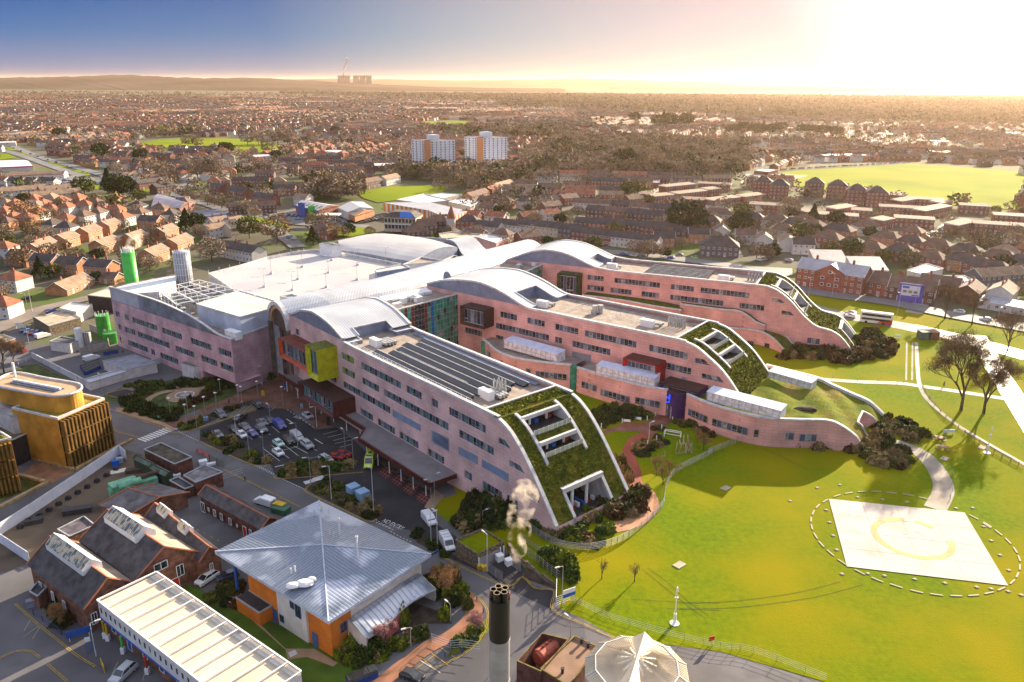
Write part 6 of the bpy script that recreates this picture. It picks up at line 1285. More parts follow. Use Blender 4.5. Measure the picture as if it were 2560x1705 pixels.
P1_,P2_,P3_,P4_=(*(A_-w1*1.8),10.55),(*(B_-w1*1.8),10.55),(*(B_+w1*1.8),10.55),(*(A_+w1*1.8),10.55);T1_,T2_=(*A_,12.15),(*B_,12.15)
for q_ in((P1_,P2_,T2_,T1_),(P4_,P3_,T2_,T1_),(P1_,P4_,T1_),(P2_,P3_,T2_)):mb.pl(q_,0)
pt('roof',mb,[CRR,mat('rib_shade',(.5,.42,.30),.7),CP],OC);mb=MB()
for k in rn_(12):mb.pl([(*O_[k],2.5),(*O_[(k+1)%12],2.5),(*O_[(k+1)%12],9.6),(*O_[k],9.6)])
pt('wall',mb,CRW,OC)
GOLD=mat('golden_timber',(.52,.255,.03),.7,.22,.25,pat=('seam','X',.35,.72),dt=8);GOLDD=mat('dark_gold_fin',(.20,.105,.02),.7,.25,.5);MOSS=mat('golden_sedum',(.30,.22,.02),1,.25,.6,col2=(.12,.12,.02),bump=.2,bscale=3)
g4=[GZ('m1',x,y,13.2)for x,y in((105,362),(528,458),(962,272))];g4.append(g4[0]+g4[2]-g4[1]);Gd=(g4[2]-g4[1]).normalized();Gn=(g4[1]-g4[0]).normalized()
GB=rt0('golden_timber_building','golden timber-finned building with a rounded timber drum on its roof','building',(g4[1].x,g4[1].y,0));mb=MB();mb.pm([xy(p)for p in g4],-.3,12.7,0,1);pt('wall',mb,[GOLD,MOSS],GB);mb=MB()
for a,b in zip(g4,g4[1:]+g4[:1]):c=sum(g4,Vc())/4;mb.hx([a-Uz(.5),b-Uz(.5),b.lerp(c,.06)-Uz(.5),a.lerp(c,.06)-Uz(.5)],[a,b,b.lerp(c,.06),a.lerp(c,.06)])
pt('parapet',mb,CP,GB)
def fins(rt,p0,p1,n,zs,m,out,dep=1.5):
 for k in rn_(n):
  t=(k+.5)/n;p=p0.lerp(p1,t);mb=MB()
  for z0,z1 in zip(zs,zs[1:]):mb.obx((p.x+out.x*dep/2,p.y+out.y*dep/2),(out.x,out.y),(-out.y,out.x),dep,.42,z0+.25,z1-.1)
  pt('fin',mb,m,rt)
outG=Vc((Gn.x,Gn.y,0));mb=MB();o2=outG*.05;mb.pl([g4[1]+o2-Uz(13.4),g4[2]+o2-Uz(13.4),g4[2]+o2-Uz(.7),g4[1]+o2-Uz(.7)]);pt('dark_glazing',mb,mat('dark_bronze_glass',(.035,.028,.02),.2,.3,.5),GB)
fins(GB,g4[1],g4[2],13,[0,4.2,8.4,12.4],GOLDD,outG)
mb=MB()
for z in(.1,4.2,8.4):mb.hx([g4[1]+outG*0-Uz(13.2-z),g4[2]-Uz(13.2-z),g4[2]+outG*1.5-Uz(13.2-z),g4[1]+outG*1.5-Uz(13.2-z)],[g4[1]-Uz(13.0-z),g4[2]-Uz(13.0-z),g4[2]+outG*1.5-Uz(13.0-z),g4[1]+outG*1.5-Uz(13.0-z)])
pt('ledge',mb,GOLDD,GB)
dr=sm([xy(GZ('m1',x,y,17.2))for x,y in((-60,130),(0,85),(90,45),(190,38),(420,85),(690,130),(745,160),(735,195),(640,235),(500,252),(380,235),(150,195),(0,165),(-60,130))],4)[:-1]
mb=MB();mb.pm(dr,12.7,16.9,0,1);pt('roof_drum',mb,[GOLD,mat('timber_deck',(.46,.30,.18),.8,.12,.5,pat=('seam','Y',.5,.85))],GB);mb=MB()
for a,b in zip(dr,dr[1:]+dr[:1]):mb.tb((*a,17.0),(*b,17.0),.32,n=5)
pt('drum_coping',mb,CP,GB);q=[GZ('m1',x,y,17.15)for x,y in((90,135),(510,215),(590,185),(150,100))];mb=MB();mb.hx([p-Uz(.3)for p in q],q,0);mb.tb(q[0].lerp(q[3],.6)+Uz(.2),q[1].lerp(q[2],.6)+Uz(.2),.35,m=1,n=4);pt('skylight',mb,[mat('dark_skylight',(.06,.08,.12),.15),WH],GB)
mb=MB();p=GZ('m1',140,75,17);mb.tb((p.x,p.y,16.8),(p.x,p.y,20.6),.3,n=8);pt('flue',mb,WH,GB)
f4=[GZ('m1',x,y,13.2)for x,y in((-260,560),(98,640),(-60,545))];h4=[GZ('m1',x,y,12.6)for x,y in((-420,760),(98,645),(0,585),(-300,520))]
G2=rt0('golden_timber_building','golden timber-finned block cut off by the left edge beside the green pond','building',(h4[1].x,h4[1].y,0));mb=MB();mb.pm([xy(p)for p in h4],-.3,12.2,0,1);pt('wall',mb,[GOLD,MOSS],G2)
a,b=h4[0],h4[1];dd_=(b-a).normalized();on=Vc((dd_.y,-dd_.x,0));fins(G2,a.lerp(b,.3),b,9,[0,4.0,8.0,12.0],GOLDD,on if on.y<0 else-on);mb=MB();mb.tb(h4[1],h4[2],.25,n=4);mb.tb(h4[0],h4[1],.25,n=4);pt('parapet',mb,CP,G2)
SH('pond',GPX(('m1',180,1010),('m1',420,1050),('m1',0,1230),('m1',-200,1250),('m1',-100,1100)),mat('green_pond',(.05,.06,.012),.15,.2,.4,spec=.8,wd_=True),.05)
SH('moat',GPX(('m1',640,880),('m1',1030,700),('m1',1060,760),('m1',690,945),('m1',330,850),('m1',340,800)),mat('dark_moat',(.02,.02,.014),.15,.2,.4,spec=.8,wd_=True),.05)
SH('paved_court',GPX(('m1',330,860),('m1',690,950),('m1',480,1060),('m1',180,1000)),mat('warm_brick_court',(.24,.12,.065),.9,.15,.4,wd_=True),.05)
for lab,P_ in(('low stone moat wall in front of the golden building',GPX(('m1',320,850),('m1',695,945),('m1',1070,740),('m1',1220,665))),('low stone edging beside the green pond',GPX(('m1',170,990),('m1',440,1060),('m1',0,1290),('m1',-200,1390)))):
 mb=MB()
 for p,q in zip(P_,P_[1:]):d_=(V2(q)-V2(p)).normalized();n_=Vc((-d_.y,d_.x))*.45;mb.hx([(p[0]-n_.x,p[1]-n_.y,0),(q[0]-n_.x,q[1]-n_.y,0),(q[0]+n_.x,q[1]+n_.y,0),(p[0]+n_.x,p[1]+n_.y,0)],[(p[0]-n_.x,p[1]-n_.y,.6),(q[0]-n_.x,q[1]-n_.y,.6),(q[0]+n_.x,q[1]+n_.y,.6),(p[0]+n_.x,p[1]+n_.y,.6)],0)
 solo('low_wall',mb,mat('golden_stone',(.33,.24,.12),.9,.2,.8),lab,'wall')
lr,lp_=flat('low linking roof between the two golden timber buildings',[('m1',-40,545),('m1',110,660),('m1',330,560),('m1',130,515)],7,0,DARK,mat('moss_roof',(.15,.12,.06),1,.3,.6),cat='link building',nm='link_building',rimm=CP)
lr2,_=flat('pale low roof left of the rounded timber drum',[('m1',-100,340),('m1',100,440),('m1',330,390),('m1',110,300),('m1',-100,230)],11.6,0,CN_,mat('grey_white_roof',(.42,.38,.36),.8,.15,.5),cat='link building',nm='link_building')
for a_ in(('low white-fronted unit with a cream roof beside the green tank',[('h1',545,625),('h1',700,660),('h1',850,590),('h1',660,570)],4.5,CRM,CRM),('L-shaped low building with a tan flat roof left of the green tank',[('h1',300,700),('h1',450,790),('h1',740,710),('h1',560,640),('h1',420,690)],3.6,STN,mat('tan_flat_roof',(.45,.36,.26),.9,.2,.3)),('dark brown building with a cream roof beside the road',[('h1',805,505),('h1',1040,530),('h1',1130,460),('h1',1000,445)],6.5,mat('dark_brown_wall',(.05,.035,.03),.7),mat('cream_top',(.55,.48,.38),.9,.1,.3)),('white twin-door substation with a grey felt roof',[('h1',455,930),('h1',640,955),('h1',740,915),('h1',560,885)],3.4,mat('off_white_render',(.55,.52,.50),.8,.1,1),FLATG),('wide grey flat roof behind the concrete garden wall',[('h1',945,1110),('h1',1170,1190),('h1',1440,1130),('h1',1235,1050)],3.2,CN_,mat('grey_ply_roof',(.27,.27,.31),.85,.12,.4)),('narrow pale sheeted roof along the top of the garden wall',[('h1',770,1280),('h1',820,1312),('h1',1195,1200),('h1',1150,1180)],2.6,CN_,mat('pale_sheeted_roof',(.45,.46,.52),.5,.08,.4,pat=('seam','X',.8,.85))),('white box store with a mossy glass roof against the pink block',[('h1',1665,1130),('h1',1790,1165),('h1',1920,1145),('h1',1790,1095)],4.2,mat('pale_panel',(.55,.55,.58),.7),mat('mossy_glass_roof',(.14,.17,.12),.4,.25,.6)),('tan-roofed pavilion at the left edge by the road',[('h1',-40,880),('h1',60,935),('h1',140,905),('h1',30,870)],3.2,BRK,MATS['tan_flat_roof'])):
 flat(a_[0],a_[1],a_[2],0,a_[3],a_[4])
gwl=rt0('garden_wall','long concrete wall between the service yard and the garden','wall',xy(G('h1',800,1340))+(0,));mb=MB();P_=GP('h1',(300,1085),(780,1335),(1560,1110))
for p,q in zip(P_,P_[1:]):d_=(V2(q)-V2(p)).normalized();n_=Vc((-d_.y,d_.x))*.2;mb.hx([(p[0]-n_.x,p[1]-n_.y,0),(q[0]-n_.x,q[1]-n_.y,0),(q[0]+n_.x,q[1]+n_.y,0),(p[0]+n_.x,p[1]+n_.y,0)],[(p[0]-n_.x,p[1]-n_.y,2.0),(q[0]-n_.x,q[1]-n_.y,2.0),(q[0]+n_.x,q[1]+n_.y,2.0),(p[0]+n_.x,p[1]+n_.y,2.0)])
pt('wall',mb,CN_,gwl)
GT=rt0('gas_tank','large bright green vertical tank with railings on top at the end of the pink block','tank',xy(G('h1',1010,930))+(0,));p=G('h1',965,870);zt=HTOF((p.x,p.y,0),px('h1',965,690)[1]);mb=MB();mb.tb((p.x,p.y,0),(p.x,p.y,zt),2.3,n=20);q=G('h1',1030,940);mb.tb((q.x,q.y,0),(q.x,q.y,zt*.5),2.6,n=20);pt('shell',mb,mat('green_tank_paint',(.05,.30,.045),.45,.15,.5),GT);mb=MB()
for k in rn_(10):a=k*tau/10;mb.tb((p.x+2.2*cos(a),p.y+2.2*sin(a),zt),(p.x+2.2*cos(a),p.y+2.2*sin(a),zt+1.2),.06,n=4)
pt('railing',mb,WH,GT)
OX=rt0('oxygen_tank','pale vertical storage tanks inside a fenced pen in the service yard','tank',xy(G('h1',760,1010))+(0,));mb=MB();p=G('h1',745,1000);mb.tb((p.x,p.y,.3),(p.x,p.y,7.2),1.2,n=16);mb.dm((p.x,p.y,7.2),1.2,1.2,.5,nu=16);pt('tank_shell',mb,WH,OX,smooth=False);mb=MB();p=G('h1',815,990)
for k in rn_(4):mb.box(p.x-1+k*.6,p.x-.6+k*.6,p.y-.6,p.y+.6,.4,5.6)
pt('vaporiser',mb,SE,OX)
pf('pen_fence','grey concrete pen wall round the pale storage tanks','fence',GPX(('h1',740,1060),('h1',1005,1000),('h1',1000,905),('h1',830,830)),2.6,mat('concrete_panel',(.36,.32,.27),.9,.1,1),CN_,step=2,t=.1)
# ------------------------------------------------------------------ planting
def ball(rng,n,flat=.35):
 v=rng.normal(size=(n,3));v/=np.linalg.norm(v,axis=1)[:,None];r=rng.uniform(.55,1.0,(n,1))**.6;p=v*r
 lump=1+.22*np.sin(p[:,0:1]*5+1)*np.cos(p[:,1:2]*4.3+2)+.12*np.sin(p[:,2:3]*9)
 p*=lump;p[:,2]=np.abs(p[:,2])if flat else p[:,2];return p
LM={k:mat('leaf_'+k,c,.9,.3,1.5,col2=c2,spec=.12)for k,c,c2 in(('dark',(.045,.065,.018),(.012,.02,.008)),('olive',(.11,.12,.022),(.035,.045,.012)),('lime',(.22,.24,.02),(.07,.10,.012)),('straw',(.33,.24,.11),(.13,.09,.04)),('rust',(.12,.06,.025),(.04,.03,.015)),('pink',(.50,.26,.24),(.20,.10,.09)),('green',(.08,.13,.02),(.025,.045,.01)))}
SHR={}
for i,k in enumerate(LM):SHR[k]=lm('shrub',420,lambda r,n:ball(r,n),.15,LM[k],i)
SHQ=[];ADJ={'dark':'dark green','olive':'olive green','lime':'yellow-green','straw':'straw-coloured','rust':'rusty brown','pink':'pinkish','green':'mid green'}
def shrub(kind,c,x,y,r,h,lb,grp=None,at=None,cat='shrub',nm='shrub'):
 p=at if at is not None else G(c,x,y);l_=lb if cat!='shrub' else ADJ[kind]+' '+(' '+lb).replace(' low ',' ').strip().replace('large dark evergreen ','').replace('dark ','').replace('bright green ','')
 SHQ.append((r*h/((p[0]**2+p[1]**2)+7700),kind,(p[0],p[1],p[2]-.05),r,r*random.uniform(.8,1.15),h,random.random()*6,l_,grp,cat,nm))
def plant_shrubs(cap):
 SHQ.sort(key=lambda q:-q[0]);rest={}
 for i,(_,kind,p,rx,ry,h,a,lab,grp,cat,nm)in enumerate(SHQ):
  if i<cap:o=link(nm,SHR[kind],None,p,a);o.scale=(rx,ry,h);tg(o,lab,cat,grp+', '+ADJ[kind]if grp else None)
  else:
   me=SHR[kind];co=np.empty(len(me.vertices)*3,np.float32);me.vertices.foreach_get('co',co);co=co.reshape(-1,3)[::1]*(rx,ry,h);ca,sa=cos(a),sin(a)
   rest.setdefault('m',[]).append((np.stack([co[:,0]*ca-co[:,1]*sa+p[0],co[:,0]*sa+co[:,1]*ca+p[1],co[:,2]+p[2]],1),kind))
 if rest:
  ks=list(LM);me=rm('low_planting',np.concatenate([c for c,k in rest['m']]),LM[ks[0]]);[me.materials.append(LM[k])for k in ks[1:]]
  me.polygons.foreach_set('material_index',np.concatenate([np.full(len(c)//4,ks.index(k),np.int32)for c,k in rest['m']]));tg(link('low_planting',me),'low mixed planting filling the beds between the larger shrubs',None,None,'stuff')
def shrubs(c,pts,kds,r,h,lb,grp):
 for i,(x,y)in enumerate(pts):k=kds[i%len(kds)];shrub(k,c,x,y,r*random.uniform(.75,1.3),h*random.uniform(.7,1.3),lb,grp)
def fb(c,pl,n,kds,r,h,lb,grp,seed=0):
 rg=random.Random(seed);xs=[p[0]for p in pl];ys=[p[1]for p in pl];k=0;t=0
 while k<n and t<4000:
  t+=1;x,y=rg.uniform(min(xs),max(xs)),rg.uniform(min(ys),max(ys));ins=False
  for i in rn_(len(pl)):
   (xa,ya),(xb,yb)=pl[i],pl[i-1]
   if(ya>y)!=(yb>y)and x<(xb-xa)*(y-ya)/(yb-ya)+xa:ins=not ins
  if ins:shrub(rg.choice(kds),c,x,y,r*rg.uniform(.6,1.3),h*rg.uniform(.6,1.3),lb,grp);k+=1
fb('m2',[(30,740),(80,690),(230,710),(390,780),(470,860),(600,900),(630,940),(500,950),(260,850)],26,['dark','olive','rust','lime','straw','olive'],1.3,1.3,'low shrub in the planted island along the left side of the car park','car park island shrubs',1)
fb('m2',[(730,1040),(760,990),(950,955),(1320,940),(1400,960),(1400,990),(1100,1040),(760,1070)],24,['dark','olive','green','straw'],1.4,1.3,'low shrub in the planted strip below the parked silver van','shrubs in the strip above the ambulance road',2)
fb('m2',[(1020,1190),(1040,1140),(1200,1120),(1380,1230),(1600,1320),(1655,1400),(1600,1450),(1500,1440),(1250,1310)],30,['dark','rust','straw','olive','dark'],1.3,1.2,'low shrub in the planted island round the blue kiosks','shrubs round the blue kiosks',3)
fb('m1',[(1660,560),(1670,530),(1800,490),(1990,410),(2300,310),(2340,330),(2100,400),(1900,490),(1760,565)],16,['olive','lime','dark','rust'],1.0,1.0,'low shrub beside the brick paving above the zebra crossing','shrubs beside the brick paving',4)
fb('n1',[(740,1080),(740,830),(860,640),(1150,650),(1280,760),(1400,900),(1400,1050),(1250,1060),(1040,1010),(900,1100)],34,['dark','dark','green','dark','straw'],2.4,2.8,'large dark evergreen bush in the clump against the nearest wing','dark bushes against the nearest wing',5)
fb('n1',[(1600,900),(1750,960),(1950,1000),(2100,1080),(2350,1140),(2352,1230),(2150,1230),(1900,1150),(1700,1040)],22,['dark','olive','green','straw'],1.4,1.5,'bush in the bed below the foot of the nearest wing','bushes at the foot of the nearest wing',6)
fb('b3',[(1020,250),(1300,200),(1420,260),(1560,290),(1480,380),(1250,420),(1050,380),(900,300)],30,['rust','lime','straw','olive','green'],1.3,1.2,'low shrub in the mixed bed inside the curved mesh fence','shrubs inside the curved fence',7)
fb('m3',[(1440,1330),(1480,1290),(1700,1240),(1840,1200),(1880,1280),(1860,1370),(1740,1440),(1560,1460)],40,['dark','olive','straw','rust'],1.8,1.9,'bush in the round bed beside the curved sunlit path','bushes beside the curved path',8)
fb('m3',[(1580,850),(1660,900),(1750,1080),(1780,1120),(1700,1130),(1640,1020)],12,['straw','straw','olive'],1.0,2.4,'tall straw-coloured grass clump along the wing edge','straw grasses',9)
fb('n3',[(560,720),(580,560),(900,470),(1200,440),(1480,520),(1500,600),(1330,660),(1000,650),(800,740),(640,750)],46,['dark','olive','rust','green','dark'],1.7,1.6,'bush in the large bed below the podium on columns','bushes below the podium',10)
fb('n3',[(1240,1180),(1280,1020),(1480,780),(1640,780),(1640,1000),(1500,1120),(1350,1200)],24,['olive','dark','rust','straw'],1.3,1.1,'bush in the bed right of the red path','bushes right of the red path',11)
fb('n3',[(1800,640),(2050,680),(2352,850),(2352,900),(2000,760),(1800,690)],14,['rust','straw','olive'],1.2,1.1,'rusty low plant along the foot of the grass-roofed podium','rusty plants along the podium',12)
fb('m4',[(720,690),(1000,680),(1230,690),(1290,620),(1420,640),(1560,740),(1610,800),(1500,850),(1350,830),(1150,770),(900,720)],58,['rust','straw','olive','dark','straw'],1.7,1.6,'bush on the bank at the tip of the grass-roofed podium','bushes at the podium tip',13)
fb('m4',[(1330,600),(1400,500),(1530,520),(1660,590),(1700,640),(1600,670),(1450,650)],30,['olive','dark','straw'],1.6,1.6,'bush on the mound behind the podium tip','bushes behind the podium tip',14)
fb('h4',[(600,960),(1000,980),(1080,850),(1180,830),(1300,900),(1370,930),(1340,1060),(1200,1060),(1000,1090),(700,1050),(480,1040)],95,['rust','olive','dark','rust','straw'],2.0,1.9,'bush on the rough bank at the foot of the farthest wing','bushes below the farthest wing',15)
fb('m1',[(1120,300),(1230,310),(1500,430),(1620,490),(1560,500),(1290,420),(1130,350)],26,['dark','dark','green'],1.6,1.9,'clipped dark shrub in the hedge along the service road corner of the garden','garden corner hedge',16)
fb('m1',[(1450,160),(1800,100),(2000,120),(2100,200),(2030,260),(1850,300),(1650,420),(1560,420),(1700,330),(1900,240),(1900,160),(1600,190)],44,['dark','green','olive','rust'],1.5,1.6,'shrub in the garden round the stone circle','garden shrubs',17)
fb('m1',[(1050,170),(1300,130),(1450,160),(1380,260),(1260,300),(1250,210)],18,['dark','olive','green'],1.4,1.3,'shrub between the disabled bay and the stone circle','shrubs beside the disabled bay',18)
fb('n2',[(0,900),(200,880),(230,960),(60,1060),(0,1080)],12,['dark','green'],1.4,2.0,'dark hedge bush at the foot of the west block','west block hedge',19)
fb('b3',[(820,560),(900,500),(1050,520),(1160,620),(1100,720),(1020,700),(960,640)],34,['green','lime','green','olive'],1.5,1.9,'bright green bush in the hedge beyond the retaining wall','hedge beyond the retaining wall',20)
fb('b2',[(1150,1280),(1250,1230),(1380,1270),(1500,1280),(1700,1230),(1850,1150),(1880,1200),(1600,1350),(1500,1450),(1300,1440),(1150,1370)],44,['lime','olive','lime','green','straw'],1.2,1.7,'sunlit bush in the bed right of the pyramid-roofed building','sunlit bushes by the brick path',21)
fb('b2',[(1900,720),(2050,680),(2200,820),(2280,960),(2200,1000),(2080,900),(1950,830)],30,['olive','straw','dark','lime'],1.3,1.9,'bush beside the brick path near the bollards','bushes near the bollards',22)
fb('b2',[(2100,1250),(2250,1150),(2350,1100),(2380,1170),(2300,1240),(2150,1310)],16,['lime','green','olive'],.9,.9,'low bush on the verge inside the curved yellow lines','verge bushes',23)
fb('b2',[(40,780),(330,760),(420,880),(330,930),(150,940),(30,850)],20,['rust','olive','dark','pink'],1.2,1.1,'scrubby bush behind the long white building','scrub behind the white building',24)
fb('b1',[(430,830),(620,880),(700,1000),(680,1080),(540,1060),(440,960)],18,['rust','straw','dark'],1.1,1.5,'bare brown bush beside the front brick shed','bushes beside the front brick shed',25)
fb('b2',[(1790,280),(1850,300),(2000,420),(2130,520),(2080,520),(1850,400)],14,['dark','green'],1.0,1.0,'low dark bush between the two white vans','bushes between the white vans',26)
fb('m3',[(1330,1400),(1400,1380),(1440,1440),(1420,1520),(1330,1500)],8,['lime','straw'],1.2,1.5,'pale bush outside the portal of the nearest wing','bushes outside the portal',27)
for x,y,k,r_,h_ in((1695,1080,'lime',1.5,3.4),(1290,1290,'lime',1.6,2.6),(1470,1330,'green',1.6,2.6),(2060,1030,'lime',1.1,2.4),(2150,760,'straw',1.3,4.2)):shrub(k,'b2',x,y,r_,h_,'small leafy tree by the brick path, at photo position %s'%('below the pink wall' if x<1700 and x>1600 else 'beside the orange corner' if x<1300 else 'left of the blossom' if x<1500 else 'by the curved rail' if x<2100 else 'taller and straw coloured'),cat='small tree',nm='small_tree')
plant_shrubs(285)
BARKB=mat('grey_brown_bark',(.12,.085,.06),.95,.25,1.2);TWIG=mat('winter_twigs',(.20,.125,.075),.95,.3,.4,spec=.05);TW2=mat('orange_twigs',(.36,.19,.08),.95,.25,.4,spec=.05)
def btr(seed,H_=12.0,depth=6,spread=.5,nb=3,twigs=True,upright=.35):
 rg=random.Random(seed);mb=MB();tw=[]
 def grow(p,d,L_,r,k):
  q=p+d*L_;mb.tb(p,q,r,r*.68,0,5 if k<2 else 3,cap=False)
  if k>=depth:tw.append((q,d));return
  n=nb if k else nb+1
  for i in rn_(n):
   ax=Vc((rg.gauss(0,1),rg.gauss(0,1),rg.gauss(0,.6)));ax=ax-ax.dot(d)*d
   if ax.length<.1:continue
   nd=(d+ax.normalized()*rg.uniform(spread*.6,spread*1.5)+Vc((0,0,upright*.4))).normalized()
   grow(q if i<2 else p.lerp(q,rg.uniform(.5,.9)),nd,L_*rg.uniform(.62,.84),r*.62,k+1)
 grow(Uz(0),Vc((rg.uniform(-.05,.05),rg.uniform(-.05,.05),1)),H_*.28,H_*.022,0)
 return mb,tw
def bt(lb,cat,p,seed,H_,grp=None,depth=6,col=None):
 mb,tw=btr(seed,H_,depth);rt=rt0('bare_tree',lb,cat,p,0,grp);k=len(mb.f);i5=40
 m=mb.mesh('trunk',BARKB);link('trunk',m,rt)
 rng=np.random.default_rng(seed);T=np.array([tuple(q)for q,d in tw]);n=min(len(T)*3,4500);idx=rng.integers(0,len(T),n);c=T[idx]+rng.normal(0,H_*.018,(n,3))
 u=rng.normal(size=(n,3));u[:,2]+=.6;u/=np.linalg.norm(u,axis=1)[:,None];v=np.cross(u,rng.normal(size=(n,3)));v/=np.linalg.norm(v,axis=1)[:,None];u*=H_*.03;v*=H_*.0009+.008
 link('crown',rm('crown',np.stack([c-u-v,c+u-v,c+u+v,c-u+v],1).reshape(-1,3),col or TWIG),rt);return rt
bt('tall bare tree on the park lawn, left of the pair','tree',G('m4',1922,455),3,21.0,depth=7)
bt('tall bare tree on the park lawn, right of the pair','tree',G('m4',2078,475),8,19.0,depth=7)
bt('bare tree on the grass verge by the white path','tree',G('h4',2225,985),5,15.0)
bt('bare tree in front of the dark brick house across the road','tree',G('h4',1740,735),12,15.0)
bt('bare tree at the road edge near the white cars','tree',G('h4',1950,780),14,13.0)
for i,(c,x,y,h)in enumerate((('m3',1990,1065,5),('m3',2050,1145,5),('m3',2112,1080,5),('n3',2230,1100,5),('m4',160,720,4),('m4',118,680,4))):bt('slim bare sapling on the lawn between the wings, %s'%('left of a trio','front of a trio','right of a trio','with straw coloured twigs by the fence','near the log stack','beside the podium wall')[i],'sapling',G(c,x,y),30+i,h,depth=5,col=TW2)
for i,(c,x,y)in enumerate((('b3',1360,700),('b3',1635,725))):bt('staked sapling in the dark grass beyond the hedge, %s'%('left one','right one')[i],'sapling',G(c,x,y),40+i,4.5,depth=4)
bt('pink-tinged bare tree beside the brick path','tree',G('b2',1560,1290),51,5.5,depth=6,col=LM['pink']);bt('pink blossom tree at the right edge of the brick path','tree',G('b2',2330,1170),52,5,depth=6,col=LM['pink'])
bt('bare bush with orange twigs beside the service road','tree',G('b3',90,870),53,7,depth=6,col=TW2)
bt('bare yellowish shrub tree beside the front brick shed','tree',G('b1',570,1050),54,5,depth=6,col=TW2)
bt('tall bare tree at the left edge above the golden building','tree',G('h1',40,1230),55,13,depth=6);bt('thin bare tree by the service yard gate','tree',G('h1',130,1160),56,9,depth=6)
# ------------------------------------------------------------------ fences, rails, lamps, small furniture
def rf(nm,lb,pts,h,nr,m,r=.035,step=2.5,mesh_=False,cat='fence'):
 rt=rt0(nm,lb,cat,(pts[0][0],pts[0][1],ZT(*pts[0])));mb=MB();ps=MB()
 for a,b in zip(pts,pts[1:]):
  za,zb=ZT(*a),ZT(*b)
  for j in rn_(nr):hh=h*(j+1)/nr;mb.tb((a[0],a[1],za+hh),(b[0],b[1],zb+hh),r,n=3,cap=False)
  L_=Mt.dist(a,b);k=max(1,int(L_/step))
  for i in rn_(k):x,y=a[0]+(b[0]-a[0])*i/k,a[1]+(b[1]-a[1])*i/k;ps.tb((x,y,ZT(x,y)),(x,y,ZT(x,y)+h+.05),r*1.8,n=4)
  if mesh_:
   k=int(L_/.3)
   for i in rn_(k):x,y=a[0]+(b[0]-a[0])*i/k,a[1]+(b[1]-a[1])*i/k;mb.tb((x,y,ZT(x,y)),(x,y,ZT(x,y)+h),.012,n=3,cap=False)
 pt('rails',mb,m,rt);pt('posts',ps,m,rt);return rt
rf('mesh_fence','curved galvanised mesh fence round the foot of the nearest wing',sm(GPX(('b3',660,200),('b3',770,300),('b3',890,380),('b3',1040,445),('b3',1190,465),('b3',1340,450),('b3',1490,405),('b3',1640,320),('b3',1790,190),('b3',1880,80),('m3',2075,1200),('m3',2110,1110),('m3',2200,1020),('n3',2352,1160),('m4',200,755),('m4',450,655)),3),1.6,5,SE,mesh_=True)
rf('bow_top_railing','low pale railing from the bushes down to the retaining wall',sm(GPX(('b3',690,370),('b3',820,470),('b3',1000,525),('b3',1120,545)),3),1.2,4,SE)
rf('handrail','pale handrail on top of the stone retaining wall',sm(GPX(('b3',650,450),('b3',800,560),('b3',900,640),('b3',1010,720)),3),1.9,4,SE)
rf('security_fence','steel fence at the corner between the drive and the grass',GPX(('b3',610,600),('b3',680,645)),2.0,6,SE,mesh_=True)
rf('security_fence','steel gate at the garage yard entrance',GPX(('b3',405,640),('b3',470,690),('b3',530,725)),2.0,6,SE,mesh_=True)
rf('mesh_fence','white mesh gate beside the blue and white sign',GPX(('b3',980,780),('b3',975,940),('b3',1090,890)),2.0,5,WH)
rf('wire_fence','long thin wire fence between the grass field and the bottom path',sm(GPX(('b3',1050,870),('b3',1300,990),('b3',1480,1060),('b3',1900,1180),('b3',2355,1290),('b4',500,1080),('b4',1000,1270)),3),1.3,4,SE,r=.02,step=4)
rf('timber_rail','timber rail beside the curved kerb across the park',sm(GPX(('m4',1660,300),('m4',1780,470),('m4',1950,610),('m4',2150,740),('m4',2353,850)),4),.9,3,mat('weathered_timber',(.36,.28,.2),.9,.2,1),r=.06,step=3)
rf('temporary_fence','temporary fence panels on the forecourt by the yellow hatching',GPX(('b2',1950,1240),('b2',2110,1300),('b2',2200,1290),('b2',2355,1310)),1.8,4,SE)
rf('temporary_fence','temporary fence panels round the parked white van on the service road',GPX(('m2',215,1110),('m2',400,1050)),1.6,3,SE);rf('blue_railing','dark blue railing along the wide yard beside the front brick shed',GPX(('b1',310,950),('b1',660,1200)),1.1,3,mat('navy_paint',(.02,.03,.12),.5))
rf('red_barrier','red barrier along the kerb above the green mesh gate',GPX(('m1',1815,775),('m1',1930,830)),1.0,4,REDB,r=.06);rf('green_gate','dark green palisade fence beside the service road',GPX(('m1',1930,860),('m1',2065,930)),1.9,4,MATS['green_metal'],r=.05,mesh_=True)
rf('deck_fence','row of posts at the kerb of the left road',GPX(('h1',170,1150),('h1',310,1080)),1.0,2,WH)
LH=mat('lamp_head',(.62,.62,.60),.5)
def lt(nm,lb,p,h,sy,grp=None,arm=1.0,ang=.0,col=SE):
 rt=rt0(nm,lb,'lamp post',p,ang,grp);mb=MB();mb.tb((0,0,0),(0,0,1.2),.11,.10,0,6);mb.tb((0,0,1.2),(0,0,h),.08,.055,0,6)
 if sy=='arm':mb.tb((0,0,h),(arm,0,h+.15),.05,n=4)
 pt('pole',mb,col,rt,lc=True);mb=MB()
 if sy=='arm':mb.hx([(arm-.1,-.16,h+.05),(arm+.75,-.16,h+.1),(arm+.75,.16,h+.1),(arm-.1,.16,h+.05)],[(arm-.1,-.12,h+.22),(arm+.7,-.12,h+.24),(arm+.7,.12,h+.24),(arm-.1,.12,h+.22)])
 else:mb.tb((0,0,h-.05),(0,0,h+.12),.2,.42,0,12);mb.dm((0,0,h+.12),.42,.42,.2,nu=12,nv=3)
 pt('lamp_head',mb,LH,rt,lc=True);return rt
